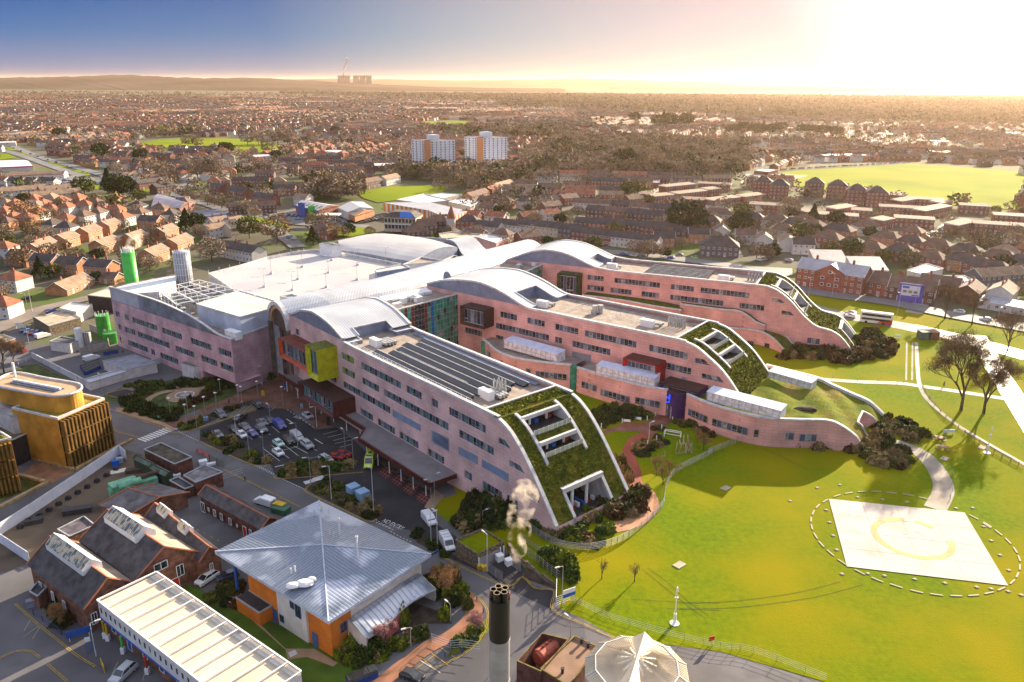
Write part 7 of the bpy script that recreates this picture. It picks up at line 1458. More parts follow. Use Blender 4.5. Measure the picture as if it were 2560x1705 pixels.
def fromtop(c,x,yb,yt):p=G(c,x,yb);return p,max(2.5,HTOF((p.x,p.y,p.z),px(c,x,yt)[1])-p.z)
lp=[('m1',1575,465,280),('m1',1720,525,340),('m1',1740,490,225),('m1',1810,545,355),('m1',1893,440,268),('m1',1998,385,232),('m1',2030,240,108),('m1',2197,300,160),('m1',2232,350,175),('m2',155,460,305),('m2',355,380,235),('m2',392,420,250),('m2',535,350,200),('m2',765,420,250),('m2',190,310,183),('m2',565,220,60),('m2',898,350,262),('m2',50,500,345)]
for i,(c,x,yb,yt)in enumerate(lp):p,h=fromtop(c,x,yb,yt);lt('lamp_post','slim post-top lamp with a disc head among the lamps of the entrance paving',p,h,'disc','post-top lamps round the entrance')
la=[('m2',650,590,415,'arm lamp beside the blue minibus row'),('m2',335,700,520,'arm lamp beside the white hatchback'),('m2',900,790,580,'arm lamp beside the silver camper van'),('m2',597,935,665,'post-top lamp at the lower corner of the car park island'),('m2',458,900,660,'thin lamp on the car park island'),('m2',1022,1150,895,'lamp on the corner by the ambulance road mouth'),('m2',1335,815,645,'arm lamp beside the red hatched bays'),('m2',1415,1000,730,'lamp beside the dark shrubs at the canopy'),('m2',1210,1285,975,'tall thin lamp in the kiosk island'),('m2',1600,1430,1000,'tall camera mast with a blue box in the kiosk island'),('m2',2160,1350,1055,'arm lamp at the end of the canopy'),('m2',2125,1268,1095,'thin pole beside the canopy end'),('b2',1998,450,140,'arm lamp in front of the two white vans'),('b2',1945,425,145,'twin lamp beside the upper white van'),('m2',1075,620,430,'white arm lamp at the ticket machine'),('b3',397,640,325,'white lamp beside the garage'),('b3',360,265,130,'camera pole behind the garage'),('b3',1025,930,595,'lamp at the corner of the grass field'),('b3',1098,1195,1035,'lamp on the road behind the plant room'),('b1',885,1330,1030,'old street lamp in front of the long white building'),('b2',1775,1280,1110,'lamp in the sunlit bushes'),('b2',2108,1060,915,'lamp with a broad shade by the curved rail'),('n3',1420,1000,690,'curved white lamp beside the red path'),('h4',685,560,415,'road lamp in front of the brick flats'),('h4',865,575,385,'second road lamp in front of the brick flats'),('h4',1075,600,405,'tall road lamp left of the shop building'),('h4',1370,720,530,'road lamp in front of the blue billboard'),('h4',1510,620,490,'road lamp right of the blue billboard'),('h1',300,665,450,'tall pole by the red garden wall'),('h1',245,590,490,'road lamp by the bungalow'),('h1',825,485,290,'road lamp beside the bungalow hedge'),('h1',265,950,790,'lamp by the parking court hedge'),('h1',510,940,870,'lamp on the substation roof edge'),('h1',950,1440,1240,'lamp on the lane beside the golden building'),('h3',1580,330,170,'tall pole on the terrace street'),('h3',490,190,10,'tall pole in front of the terrace'),('h3',885,145,80,'road lamp over the terrace roofs'),('h4',2140,800,650,'road lamp by the white gabled house'),('u4',2050,930,830,'lamp pole among the back gardens')]
for i,(c,x,yb,yt,lab)in enumerate(la):p,h=fromtop(c,x,yb,yt);lt('lamp_post',lab,p,h,'disc' if 'post-top' in lab else 'arm',None,.8,(2.3,.6,3.6)[i%3],mat('white_pole',(.55,.56,.58),.5)if 'white' in lab or 'tall' in lab else SE)
for i,(x,y)in enumerate(((1085,380),(575,398),(815,450),(1078,515),(795,585),(535,510),(290,460),(225,580),(485,610),(845,335),(1345,370))):
 p=GZ('h2',x,y,19.6);rt=lt('deck_lamp','twin-headed lamp standing on the rooftop car park deck',p,6.5,'arm','rooftop deck lamps',.7,0);mb=MB();mb.box(-.5,.5,-.5,.5,0,.7);pt('base',mb,CN_,rt,lc=True);mb=MB();mb.box(-1.4,-.6,-.15,.15,6.55,6.7);mb.tb((0,0,6.5),(-.7,0,6.6),.05,n=4);pt('lamp_head',mb,LH,rt,lc=True)
for lab,c,xb,yb,yt in(('slim white mast on the grass field, nearer the bottom edge','b3',1972,1075,770),('slim white mast on the lawn right of the picnic tables','m4',2100,745,570)):
 p,h=fromtop(c,xb,yb,yt);rt=rt0('mast',lab,'mast',p);mb=MB();mb.tb((0,0,0),(0,0,.1),.8,n=10);mb.tb((0,0,.1),(0,0,h*.28),.28,.25,n=8);pt('base',mb,WH,rt,lc=True);mb=MB();mb.tb((0,0,h*.28),(0,0,h-.8),.12,.08,n=6);mb.box(-.3,.3,-.1,.1,h*.7,h*.73);pt('pole',mb,WH,rt,lc=True);mb=MB();mb.tb((0,0,h-.8),(0,0,h),.18,.12,n=8);pt('lamp',mb,WH,rt,lc=True)
mb=MB();mb.tb((0,0,0),(0,0,1.0),.09,n=6);bm_=mb.mesh('bollard',mat('blue_bollard',(.04,.09,.3),.5));bo=None
for c,x,y in(('b2',2210,810),('b2',2328,880),('b2',2308,1045),('b3',365,985),('b3',360,1110),('b3',292,1225),('b3',185,1320),('b3',42,1355),('b3',310,880),('b3',192,800)):o=link('bollard',bm_,None,G(c,x,y));tg(o,'short blue bollard along the curved brick path','bollard','blue bollards along the brick path')
mb=MB();mb.tb((0,0,0),(0,0,1.0),.07,n=6);mb.dm((0,0,1.0),.07,.07,.08,nu=6);bm2=mb.mesh('bollard_light',FRAME)
for x,y in((1515,700),(1535,660),(1655,710),(1740,755),(1797,800),(1845,855),(1863,905),(1860,960),(1863,1010),(1848,1065)):o=link('bollard_light',bm2,None,G('m4',x,y));tg(o,'slim bollard light along the curved path to the helipad','bollard light','bollard lights along the helipad path')
for x,y in((1045,230),(1215,255),(1355,258),(1485,275),(1530,268)):o=link('bollard_light',bm2,None,G('m4',x,y));tg(o,'slim bollard light on the straight footpath across the park','bollard light','bollard lights on the straight footpath')
mb=MB();mb.tb((0,0,0),(0,0,1.3),.13,n=6);bm3=mb.mesh('light_column',WH)
for x,y,h in((1033,690,1.2),(725,770,1.4),(1612,800,1.6),(1650,895,1.6),(1535,975,1.8),(1403,1045,1.8),(1400,650,1.2),(1772,660,1.2),(1518,590,1.2)):o=link('light_column',bm3,None,G('n3',x,y));o.scale=(1,1,h/1.3);tg(o,'short white light column in the courtyard garden','light column','white light columns in the courtyard')
WOODP=mat('bench_timber',(.30,.2,.13),.85,.15,1)
for lab,x,y in(('upper round picnic table near the curved path',1775,655),('lower round picnic table near the curved path',1800,720)):
 p=G('m4',x,y);rt=rt0('picnic_table',lab,'picnic table',p);mb=MB();mb.tb((0,0,.7),(0,0,.78),1.0,n=12);pt('table_top',mb,WOODP,rt,lc=True)
 for k in rn_(4):a=k*tau/4+.4;mb=MB();mb.obx((1.5*cos(a),1.5*sin(a)),(-sin(a),cos(a)),(cos(a),sin(a)),1.2,.35,.4,.47);pt('seat',mb,WOODP,rt,lc=True)
 mb=MB()
 for k in rn_(4):a=k*tau/4+.4;mb.tb((1.5*cos(a),1.5*sin(a),0),(0,0,.68),.06,n=4)
 pt('frame',mb,WOODP,rt,lc=True)
def bench(lab,c,x,y,ang,m=WH):
 p=G(c,x,y);rt=rt0('park_bench',lab,'bench',p,ang);mb=MB();mb.box(-.9,.9,-.22,.22,.42,.48);pt('seat',mb,m,rt,lc=True);mb=MB();mb.box(-.9,.9,.2,.26,.5,.9);pt('backrest',mb,m,rt,lc=True)
 for s in(-.8,.8):mb=MB();mb.box(s-.05,s+.05,-.2,.25,0,.42);pt('leg',mb,FRAME,rt,lc=True)
bench('left pale bench on the red paving in the courtyard garden','n3',1100,690,-.2);bench('right pale bench on the red paving in the courtyard garden','n3',1260,655,-.2);bench('dark bench in the garden near the stone circle','m1',1645,195,2.6,WOODP)
for lab,x,y,s in(('white timber play frame on the lawn near the saplings',1770,890,1.0),):
 p=G('n3',x,y);rt=rt0('play_frame',lab,'play frame',p,-.4);
 for k,(a,b)in enumerate((((-2,0,0),(-2,0,1.3)),((2,0,0),(2,0,1.3)),((-2,.8,0),(-2,.8,1.3)),((2,.8,0),(2,.8,1.3)))):mb=MB();mb.tb(a,b,.1,n=5);pt('post',mb,WH,rt,lc=True)
 mb=MB();mb.tb((-2,0,1.3),(2,0,1.3),.09,n=5);mb.tb((-2,.8,1.3),(2,.8,1.3),.09,n=5);mb.tb((-2,0,.5),(2,0,.5),.09,n=5);pt('beam',mb,WH,rt,lc=True)
LOG=mat('pale_log',(.38,.31,.24),.9,.2,1);p=G('n3',1915,1060);rt=rt0('log_sculpture','cluster of upright pale logs on the lawn between the wings','log cluster',p);rg=random.Random(5)
for k in rn_(14):a,b=rg.uniform(-2,2),rg.uniform(-3,3);mb=MB();mb.tb((a,b,0),(a+rg.uniform(-.4,.4),b+rg.uniform(-.5,.5),rg.uniform(1.4,3.0)),.14,n=5);pt('log',mb,LOG,rt,lc=True)
for lab,x0,y0,x1,y1 in(('left low timber goal frame on the lawn',1560,1195,1660,1190),('right low timber goal frame on the lawn',1818,1165,1955,1130)):
 a,b=G('n3',x0,y0),G('n3',x1,y1);mb=MB();mb.tb(b,b+Uz(1.6),.08,n=4);mb.tb(a,a+Uz(.9),.08,n=4);mb.tb(a+Uz(.25),b+Uz(.25),.07,n=4);solo('goal_bars',mb,LOG,lab,'play frame')
p=G('m1',1870,130);rt=rt0('pergola','weathered timber pergola beside the undercroft of the west block','pergola',p,.4)
for k in rn_(4):
 for s in(0,3):mb=MB();mb.tb((k*1.6-2.4,s,0),(k*1.6-2.4,s,2.6),.09,n=4);pt('post',mb,LOG,rt,lc=True)
mb=MB()
for k in rn_(4):mb.tb((k*1.6-2.4,-.6,2.6),(k*1.6-2.4,3.6,2.6),.09,n=4)
pt('beam',mb,LOG,rt,lc=True)
p=G('m1',1700,255);rt=rt0('stone_circle','grey circular stone seat in the middle of the garden','stone circle',p);mb=MB();pts=[(2.6*cos(a*tau/24),2.6*sin(a*tau/24),.2)for a in rn_(25)];mb.path(pts,.28,n=4);pt('outer_ring',mb,CN_,rt,lc=True);mb=MB();mb.tb((0,0,0),(0,0,.35),1.3,n=16);pt('centre_stone',mb,FRAME,rt,lc=True)
def bd_(lab,c,x,y,w_,h,z,m,ang,legs=WH,words=None,wm=None,cat='sign',m2=None):
 p=G(c,x,y);rt=rt0('sign',lab,cat,p,ang);mb=MB();mb.box(-w_/2,w_/2,-.05,.05,z,z+h);
 if m2:mb.box(-w_/2-.01,w_/2+.01,-.07,.07,z,z+h*.45,1)
 pt('panel',mb,[m,m2 or m],rt,lc=True)
 for s in(-w_*.4,w_*.4):mb=MB();mb.box(s-.05,s+.05,-.04,.04,0,z);pt('leg',mb,legs,rt,lc=True)
 if words:
  cu=bpy.data.curves.new('lettering','FONT');cu.body=words;cu.size=h*.5;cu.align_x='CENTER';cu.align_y='CENTER';cu.materials.append(wm);o=NW('lettering',cu);LKK(o);o.parent=rt;o.location=(0,-.08,z+h/2);o.rotation_euler=(R_(90),0,0)
 return rt
bd_('blue and white hospital sign standing in the grass by the white mesh gate','b3',1085,905,2.4,1.5,1.4,WH,.5,m2=BLUEB);bd_('wide dark blue sign board on posts beside the long white building','b1',735,1170,3.6,1.3,.7,mat('sign_blue',(.02,.09,.36),.4),.55);bd_('small white round-cornered sign on a blue post in the wide yard','b1',828,1300,.8,.8,2.2,WH,.4,BLUEB)
bd_('yellow-framed board standing in the wide yard','b1',950,1450,2.4,1.2,.2,YL,-.9);bd_('small red sign on the wire fence at the bottom path','b3',2280,1260,.9,.8,.9,REDB,.3);bd_('yellow and white information totem by the entrance paving','m2',582,335,.9,1.8,.1,YL,.3,m2=None);bd_('blue and white sign by the ticket machines','m2',937,450,.7,1.0,.6,mat('pale_blue_sign',(.3,.4,.6),.5),.3);bd_('black information pillar under the canopy','m2',1183,600,.9,2.4,.05,DARK,.4);bd_('blank white billboard by the parking court','h1',180,815,2.4,1.3,1.0,WH,.2);bd_('blue cabinet sign near the entrance arch','m2',790,275,1.0,1.5,.8,BLUEB,.4)
bd_('long white sign on the lawn beside the picnic tables','m4',1838,615,3.0,.8,.4,HRD,.05);bd_('white notice on the verge behind the timber sheds','h4',1375,885,2.4,.7,.5,WH,.1)
for lab,x0,x1,m_ in(('green timber shed on the grass by the bright road',1535,1598,mat('shed_green',(.10,.16,.12),.7,.15,.8)),('brown timber shed beside the green one',1604,1678,mat('shed_brown',(.22,.10,.07),.8,.15,.8))):
 a,b=G('h4',x0,885),G('h4',x1,890);mb=MB();c_=(a+b)/2;mb.obx(xy(c_),(1,.05),(-.05,1),(b-a).length,3.4,c_.z,c_.z+2.7);mb.obx(xy(c_),(1,.05),(-.05,1),(b-a).length+.5,3.8,c_.z+2.7,c_.z+2.85);solo('timber_shed',mb,m_,lab,'shed')
def plume(lab,pts,m,nm='steam'):
 mb=MB()
 for i,(c,r)in enumerate(pts):mb.dm(c,r,r,r*1.15,nu=10,nv=6,full=True)
 o=solo(nm,mb,m,lab,'steam');return o
def stm_(name,dens,col,scale):
 m=bpy.data.materials.new(name);m.use_nodes=True;n=m.node_tree.nodes;l=m.node_tree.links;n.remove(n['Principled BSDF']);v=n.new('ShaderNodeVolumePrincipled');v.inputs['Color'].default_value=(*col,1);v.inputs['Anisotropy'].default_value=.4
 tcc=n.new('ShaderNodeNewGeometry');t=n.new('ShaderNodeTexNoise');t.inputs['Scale'].default_value=scale;t.inputs['Detail'].default_value=4;l.new(tcc.outputs['Position'],t.inputs['Vector']);r=n.new('ShaderNodeMapRange');r.inputs[1].default_value=.5;r.inputs[2].default_value=.66;r.inputs[4].default_value=dens;l.new(t.outputs['Fac'],r.inputs[0]);l.new(r.outputs[0],v.inputs['Density']);l.new(v.outputs[0],n['Material Output'].inputs['Volume']);return m
STM=stm_('steam_volume',.34,(.98,.88,.76),.45)
b0=G('b3',650,580,.5);t0_=[b0+Vc(v)for v in((0,0,0),(-.2,.2,1.6),(.3,.3,3.2),(-.1,1.0,4.8),(.6,1.6,6.4),(.0,2.6,8.2),(.8,3.4,10.0),(1.2,4.4,11.8))]
plume('brown-white steam drifting up beside the garage',[(tuple(p),1.1+.26*i)for i,p in enumerate(t0_)],STM);plume('small puff of steam over the bright green flue tower',[((gflue[0]+.9*i,gflue[1],gflue[2]+.9*i),1.3+.35*i)for i in rn_(5)],STM)
# ------------------------------------------------------------------ vehicles
TYRE=mat('tyre',(.02,.02,.02),.8);CGL=mat('car_glass',(.03,.04,.05),.08,.2,1,spec=.9);HLT=mat('headlamp',(.7,.7,.7),.2);TLT=mat('tail_lamp',(.35,.02,.02),.3);PLATE=mat('dark_trim',(.03,.03,.03),.6)
PAINT={k:mat('paint_'+k,c,.3,.03,1,spec=.6,coat=.5)for k,c in(('white',(.70,.71,.72)),('silver',(.40,.41,.43)),('grey',(.15,.16,.18)),('black',(.018,.018,.022)),('blue',(.03,.05,.30)),('navy',(.025,.03,.07)),('red',(.30,.015,.012)),('mint',(.42,.66,.60)),('teal',(.1,.3,.42)),('orange',(.6,.16,.02)),('lime',(.55,.66,.03)),('green',(.25,.45,.06)))}
def profile_body(mb,prof,w_,m=0,inset=.12):
 n=len(prof);i=len(mb.v)
 for y,k in((-w_/2,0),(-w_/2+inset,1),(w_/2-inset,1),(w_/2,0)):
  for x,z in prof:zc_=.55;mb.v.append((x,y,z if k else(zc_+(z-zc_)*.84)))
 for r in rn_(3):
  for k in rn_(n):a=i+r*n+k;b=i+r*n+(k+1)%n;mb.f.append((a,b,b+n,a+n));mb.m.append(m)
 mb.f.append(tuple(i+k for k in rn_(n)));mb.m.append(m);mb.f.append(tuple(i+3*n+k for k in reversed(rn_(n))));mb.m.append(m)
KINDS_V={'hatch':(3.9,1.72,[(0,.32),(0,.78),(.12,.95),(1.05,1.02),(3.55,1.05),(3.88,.9),(3.9,.32)],(.85,1.75,3.2,3.8),1.48),'saloon':(4.5,1.78,[(0,.32),(0,.75),(.15,.9),(1.25,.98),(3.9,1.0),(4.45,.9),(4.5,.32)],(1.2,1.95,3.15,4.0),1.43),'suv':(4.5,1.86,[(0,.38),(0,.95),(.15,1.08),(1.1,1.15),(4.2,1.18),(4.48,1.0),(4.5,.38)],(1.0,1.8,3.9,4.4),1.72),'mpv':(4.5,1.8,[(0,.34),(0,.85),(.2,1.02),(.9,1.1),(4.3,1.12),(4.48,.95),(4.5,.34)],(.8,1.8,3.8,4.4),1.66)}
VPR={}
def car(kind,col):
 if(kind,col)in VPR:return VPR[(kind,col)]
 L_,W_,prof,(a,b,c,d),H_=KINDS_V[kind];ms={}
 mb=MB();profile_body(mb,prof,W_);zb=prof[3][1]-.02;wi=W_/2
 mb.hx([(b-.05,-wi+.22,H_-.06),(c+.05,-wi+.22,H_-.06),(c+.05,wi-.22,H_-.06),(b-.05,wi-.22,H_-.06)],[(b+.1,-wi+.28,H_),(c-.1,-wi+.28,H_),(c-.1,wi-.28,H_),(b+.1,wi-.28,H_)])
 for s in(-1,1):
  for x0,x1,in((a,b),(c,d)):
   p0=(x0 if x0==a else x1,s*(wi-.1),zb);p1=(x1 if x0==a else x0,s*(wi-.24),H_-.03);mb.tb(p0,p1,.05,n=4)
  mb.tb(((b+c)/2,s*(wi-.1),zb),((b+c)/2,s*(wi-.24),H_-.03),.04,n=4);mb.box(b-.35,b-.2,s*(wi+.04)-.08,s*(wi+.04)+.08,zb-.02,zb+.12)
 ms['body']=(mb.mesh('body',PAINT[col]),)
 mb=MB();mb.hx([(a,-wi+.1,zb),(d,-wi+.1,zb),(d,wi-.1,zb),(a,wi-.1,zb)],[(b,-wi+.24,H_-.05),(c,-wi+.24,H_-.05),(c,wi-.24,H_-.05),(b,wi-.24,H_-.05)]);ms['windows']=(mb.mesh('windows',CGL),)
 mb=MB();mb.tb((0,-.11,0),(0,.11,0),.32,n=14);mb.tb((0,-.12,0),(0,.12,0),.19,m=1,n=10);wh=mb.mesh('wheel',[TYRE,SE])
 mb=MB();mb.box(-.03,.1,-.22,.22,-.07,.09);hl=mb.mesh('headlight',HLT);mb=MB();mb.box(-.08,.03,-.2,.2,-.07,.09);tl=mb.mesh('tail_light',TLT)
 mb=MB();mb.box(-.02,.03,-.5,.5,.38,.58);mb.box(L_-.03,L_+.02,-.45,.45,.42,.58);tr=mb.mesh('trim',PLATE)
 parts=[('body',ms['body'][0],(0,0,0)),('windows',ms['windows'][0],(0,0,0)),('trim',tr,(0,0,0))]+[('wheel',wh,(x,y,.32))for x in(.75,L_-.8)for y in(-wi+.12,wi-.12)]+[('headlight',hl,(.02,y,.72))for y in(-wi+.32,wi-.32)]+[('tail_light',tl,(L_-.02,y,.78))for y in(-wi+.3,wi-.3)]
 VPR[(kind,col)]=(parts,L_);return VPR[(kind,col)]
def vangen(kind,col):
 if(kind,col)in VPR:return VPR[(kind,col)]
 big=kind=='ambulance';L_,W_,H_=(6.2,2.05,2.75)if big else((5.4,1.95,2.35)if kind=='highvan' else(5.0,1.92,1.95));wi=W_/2
 mb=MB();profile_body(mb,[(0,.35),(0,.95),(.2,1.12),(.95,1.25),(1.75,H_-.1),(2.1,H_),(L_-.15,H_),(L_,H_-.12),(L_,.35)],W_,0,.1);bd=mb.mesh('body',PAINT[col])
 mb=MB();mb.hx([(.93,-wi+.16,1.27),(1.0,-wi+.16,1.22),(1.0,wi-.16,1.22),(.93,wi-.16,1.27)],[(1.6,-wi+.2,H_-.28),(1.7,-wi+.2,H_-.33),(1.7,wi-.2,H_-.33),(1.6,wi-.2,H_-.28)])
 for s in(-1,1):
  y=s*(wi+.01);pts=[(1.15,y*.97,1.2),(2.2,y*.97,1.2),(2.2,y*.94,H_-.45),(1.75,y*.94,H_-.45)];mb.pl(pts if s<0 else pts[::-1])
  if kind=='camper':
   for x0,x1 in((2.35,3.4),(3.5,4.7)):pts=[(x0,y*.97,1.2),(x1,y*.97,1.2),(x1,y*.94,H_-.4),(x0,y*.94,H_-.4)];mb.pl(pts)
 mb.box(L_+.005,L_+.02,-.6,.6,1.25,H_-.45);gl=mb.mesh('windows',CGL)
 mb=MB();mb.tb((0,-.12,0),(0,.12,0),.34,n=14);mb.tb((0,-.13,0),(0,.13,0),.19,m=1,n=10);wh=mb.mesh('wheel',[TYRE,SE]);mb=MB();mb.box(-.03,.1,-.2,.2,-.1,.12);hl=mb.mesh('headlight',HLT);mb=MB();mb.box(-.05,.03,-.08,.08,-.25,.25);tl=mb.mesh('tail_light',TLT);mb=MB();mb.box(-.03,.03,-wi+.15,wi-.15,.36,.62);tr=mb.mesh('bumper',PLATE)
 parts=[('body',bd,(0,0,0)),('windows',gl,(0,0,0)),('bumper',tr,(-.02,0,0)),('bumper',tr,(L_+.02,0,0))]+[('wheel',wh,(x,y,.34))for x in(.95,L_-1.1)for y in(-wi+.13,wi-.13)]+[('headlight',hl,(.0,y,.82))for y in(-wi+.3,wi-.3)]+[('tail_light',tl,(L_,y,1.1))for y in(-wi+.12,wi-.12)]
 if kind=='highvan':mb=MB();[mb.tb((x,-wi+.2,H_+.12),(x,wi-.2,H_+.12),.05,n=4)for x in(2.3,3.4,4.6)];parts.append(('roof_rack',mb.mesh('roof_rack',FRAME),(0,0,0)))
 if big:
  mb=MB();mb.box(1.9,2.4,-.8,.8,H_,H_+.14);parts.append(('light_bar',mb.mesh('light_bar',BLUEB),(0,0,0)));mb=MB();mb.box(3.4,4.2,-.4,.4,H_,H_+.1);parts.append(('roof_vent',mb.mesh('roof_vent',DARK),(0,0,0)))
  mb=MB()
  for k in rn_(6):
   for s in(-1,1):y=s*(wi+.006);mb.box(2.4+k*.62,2.71+k*.62,min(y,y-s*.02),max(y,y-s*.02),.75+.3*(k%2),1.05+.3*(k%2))
  parts.append(('check_marking',mb.mesh('check_marking',GRN),(0,0,0)))
 if kind=='lettered':pass
 VPR[(kind,col)]=(parts,L_);return VPR[(kind,col)]
def vh(kind,col,p,ang,lb,cat=None,grp=None,nm=None):
 parts,L_=(vangen if kind in('van','highvan','ambulance','camper')else car)(kind,col);cat=cat or('van' if kind in('van','highvan','camper')else 'car');nm=nm or('parked_van' if cat=='van' else 'parked_car')
 rt=NW(nm,None);LKK(rt);rt.location=(p[0]-cos(ang)*L_/2,p[1]-sin(ang)*L_/2,p[2]+.05);rt.rotation_euler=(0,Mt.atan(-ZT_TOP/34*cos(ang))if-22<p[0]<12 and p[1]<330 else 0,ang);tg(rt,lb,cat,grp)
 for n_,me,loc in parts:o=NW(n_,me);LKK(o);o.parent=rt;o.location=loc
 return rt
def angpx(c,x0,y0,x1,y1):a,b=G(c,x0,y0),G(c,x1,y1);return Mt.atan2(b.y-a.y,b.x-a.x)
aF=angpx('m2',760,895,670,820)
for kind,col,x,y,da,lab in(('suv','black',535,430,0,'black estate parked by the yellow hatching at the top of the car park'),('suv','grey',195,520,0,'dark grey car parked on the yellow hatched bay beside the planting'),('saloon','black',368,550,2.1,'black car with red tail lights driving past the hatched bays'),('hatch','silver',993,530,0,'silver hatchback driving in by the ticket machine'),('saloon','grey',575,592,0,'dark grey saloon in the row nearest the blue minibus'),('saloon','navy',640,570,0,'dark car half hidden by the lamp beside the blue minibus'),('saloon','grey',415,630,0,'dark grey car behind the blue hatchback'),('saloon','black',310,650,0,'dark car behind the bare shrub on the island'),('saloon','grey',165,700,0,'grey car parked alone beside the island shrubs'),('hatch','white',388,705,0,'white hatchback beside the blue one'),('hatch','blue',487,693,0,'bright blue hatchback beside the white one'),('suv','grey',568,655,0,'grey car right of the bright blue hatchback'),('hatch','mint',725,785,0,'tiny mint green car in the middle of the car park'),('suv','black',815,760,0,'black car beside the mint green one'),('hatch','white',722,870,0,'white hatchback in front of the mint green car'),('suv','silver',988,800,0,'silver off-road car beside the camper van'),('hatch','red',1255,910,.6,'dark red car on the left of the red pair'),('hatch','red',1325,885,.6,'red car on the right of the red pair')):
 vh(kind,col,G('m2',x,y),aF+da,lab)
vh('van','blue',G('m2',735,620),aF,'blue minibus with a long roof in the car park');vh('camper','silver',G('m2',895,730),aF,'silver camper van beside the black car');vh('mpv','silver',G('m2',1160,935),aF+.1,'silver people carrier at the foot of the car park','van')
vh('ambulance','lime',G('m2',1565,960),angpx('m2',1545,1000,1590,860),'yellow-green ambulance coming out from under the canopy','ambulance',nm='ambulance')
aV=angpx('m2',2150,1520,2050,1400);vh('van','white',G('m2',2110,1490),aV,'white van parked at the kerb below the canopy end');vh('highvan','white',G('n1',460,1330),aV-.1,'white high-roofed van with a roof rack beside the garage')
vh('van','white',G('m2',600,1330),angpx('m2',505,1290,660,1340),'white van parked beside the brick range on the service road');vh('van','white',G('h1',845,1105),angpx('h1',905,1090,800,1120),'white van in the service yard beside the blue bins');vh('van','white',G('h1',395,900),angpx('h1',440,880,350,905),'white van in the parking court at the left')
for i,(x,y,col)in enumerate(((225,840,'blue'),(260,855,'teal'),(300,865,'red'),(340,870,'blue'))):vh('hatch',col,G('h1',x,y),angpx('h1',300,855,330,830),('first blue car at the left end of the parking court row','pale blue car second in the parking court row','red car third in the parking court row','blue car beside the white van in the parking court')[i])
vh('hatch','red',G('h1',195,1035),angpx('h1',140,1020,250,1035),'dark red car on the loop road at the left edge');vh('hatch','blue',G('h1',470,670),angpx('h1',420,680,520,660),'blue car on the road behind the flat-roofed building');vh('hatch','black',G('h1',245,545),1.2,'dark car by the red garden wall')
vh('suv','silver',G('b1',1140,1520),angpx('b1',1060,1568,1240,1400),'silver car at the bottom edge in front of the long white building');vh('mpv','white',G('b1',1910,640),angpx('b1',1830,690,2010,570),'white estate car parked beside the rear brick shed');vh('hatch','navy',G('b2',235,700),angpx('b2',200,715,300,680),'dark car under the corner of the pyramid roof');
vh('hatch','black',G('b2',1785,1535),angpx('b2',1860,1550,1700,1490),'black car with a white roof panel on the yellow hatching at the bottom');mb=MB()
BBIN=mat('blue_plastic',(.02,.07,.34),.5,.2,1);rg=random.Random(3)
def binrow(c,x0,y0,x1,y1,n,lab,grp,m=BBIN,ang=.5,rows=1,dy=18):
 mb=MB();mb.hx([(-.55,-.45,.15),(.55,-.45,.15),(.55,.45,.15),(-.55,.45,.15)],[(-.65,-.55,1.15),(.65,-.55,1.15),(.65,.55,1.15),(-.65,.55,1.15)]);mb.hx([(-.7,-.6,1.15),(.7,-.6,1.15),(.7,.6,1.15),(-.7,.6,1.15)],[(-.6,-.3,1.4),(.6,-.3,1.4),(.6,.5,1.4),(-.6,.5,1.4)],1)
 for x in(-.45,.45):
  for y in(-.35,.35):mb.tb((x-.04,y,.08),(x+.04,y,.08),.08,m=1,n=8)
 me=mb.mesh('wheelie_bin',[m,DARK])
 for r in rn_(rows):
  for k in rn_(n):t=(k+.5)/n;o=link('wheelie_bin',me,None,G(c,x0+(x1-x0)*t+r*12,y0+(y1-y0)*t+r*dy),ang+rg.uniform(-.2,.2));tg(o,lab,'bin',grp)
binrow('h1',750,1190,890,1130,7,'large blue wheeled bin in the service yard cluster','service yard bins',rows=4);binrow('b2',1260,1580,1460,1500,9,'blue wheeled bin in the row at the bottom edge beside the brick path','bins beside the brick path',rows=2,dy=24);binrow('h1',960,1060,1080,1040,5,'blue bin against the foot of the pink west block','bins by the west block')
p=G('h4',1205,770);aBus=angpx('h4',1090,745,1330,775);rt=rt0('double_decker_bus','white, orange and red double-decker bus on the road beyond the farthest wing','bus',(p.x-cos(aBus)*5.4,p.y-sin(aBus)*5.4,p.z),aBus);BW=PAINT['white'];ORB=mat('bus_orange',(.62,.12,.02),.35,.05,1);RDB=mat('bus_red',(.5,.03,.02),.35,.05,1)
mb=MB();mb.box(0,10.8,-1.25,1.25,.35,4.25);mb.pl([(10.85,-1.2,.5),(10.85,1.2,.5),(10.85,1.2,4.0),(10.85,-1.2,4.0)],1);mb.pl([(6.8,-1.262,.4),(10.8,-1.262,.4),(10.8,-1.262,2.2),(8.2,-1.262,2.2)],1);mb.pl([(5.6,-1.259,.4),(6.8,-1.259,.4),(8.2,-1.259,2.2),(7.6,-1.259,2.2)],2);mb.box(0,10.8,-1.1,1.1,4.25,4.36);pt('body',mb,[BW,RDB,ORB],rt,lc=True)
for z0,z1 in((1.35,2.15),(2.9,3.75)):
 mb=MB();mb.box(.5,10.2,-1.28,1.28,z0,z1);pt('window_band',mb,CGL,rt,lc=True)
mb=MB();mb.box(-.03,.02,-1.1,1.1,1.2,2.4);mb.box(-.03,.02,-1.1,1.1,2.9,3.8);pt('windscreen',mb,CGL,rt,lc=True)
for x in(2.2,8.0):
 for y in(-1.15,1.15):mb=MB();mb.tb((x,y-.12,.5),(x,y+.12,.5),.5,n=14);pt('wheel',mb,TYRE,rt,lc=True)
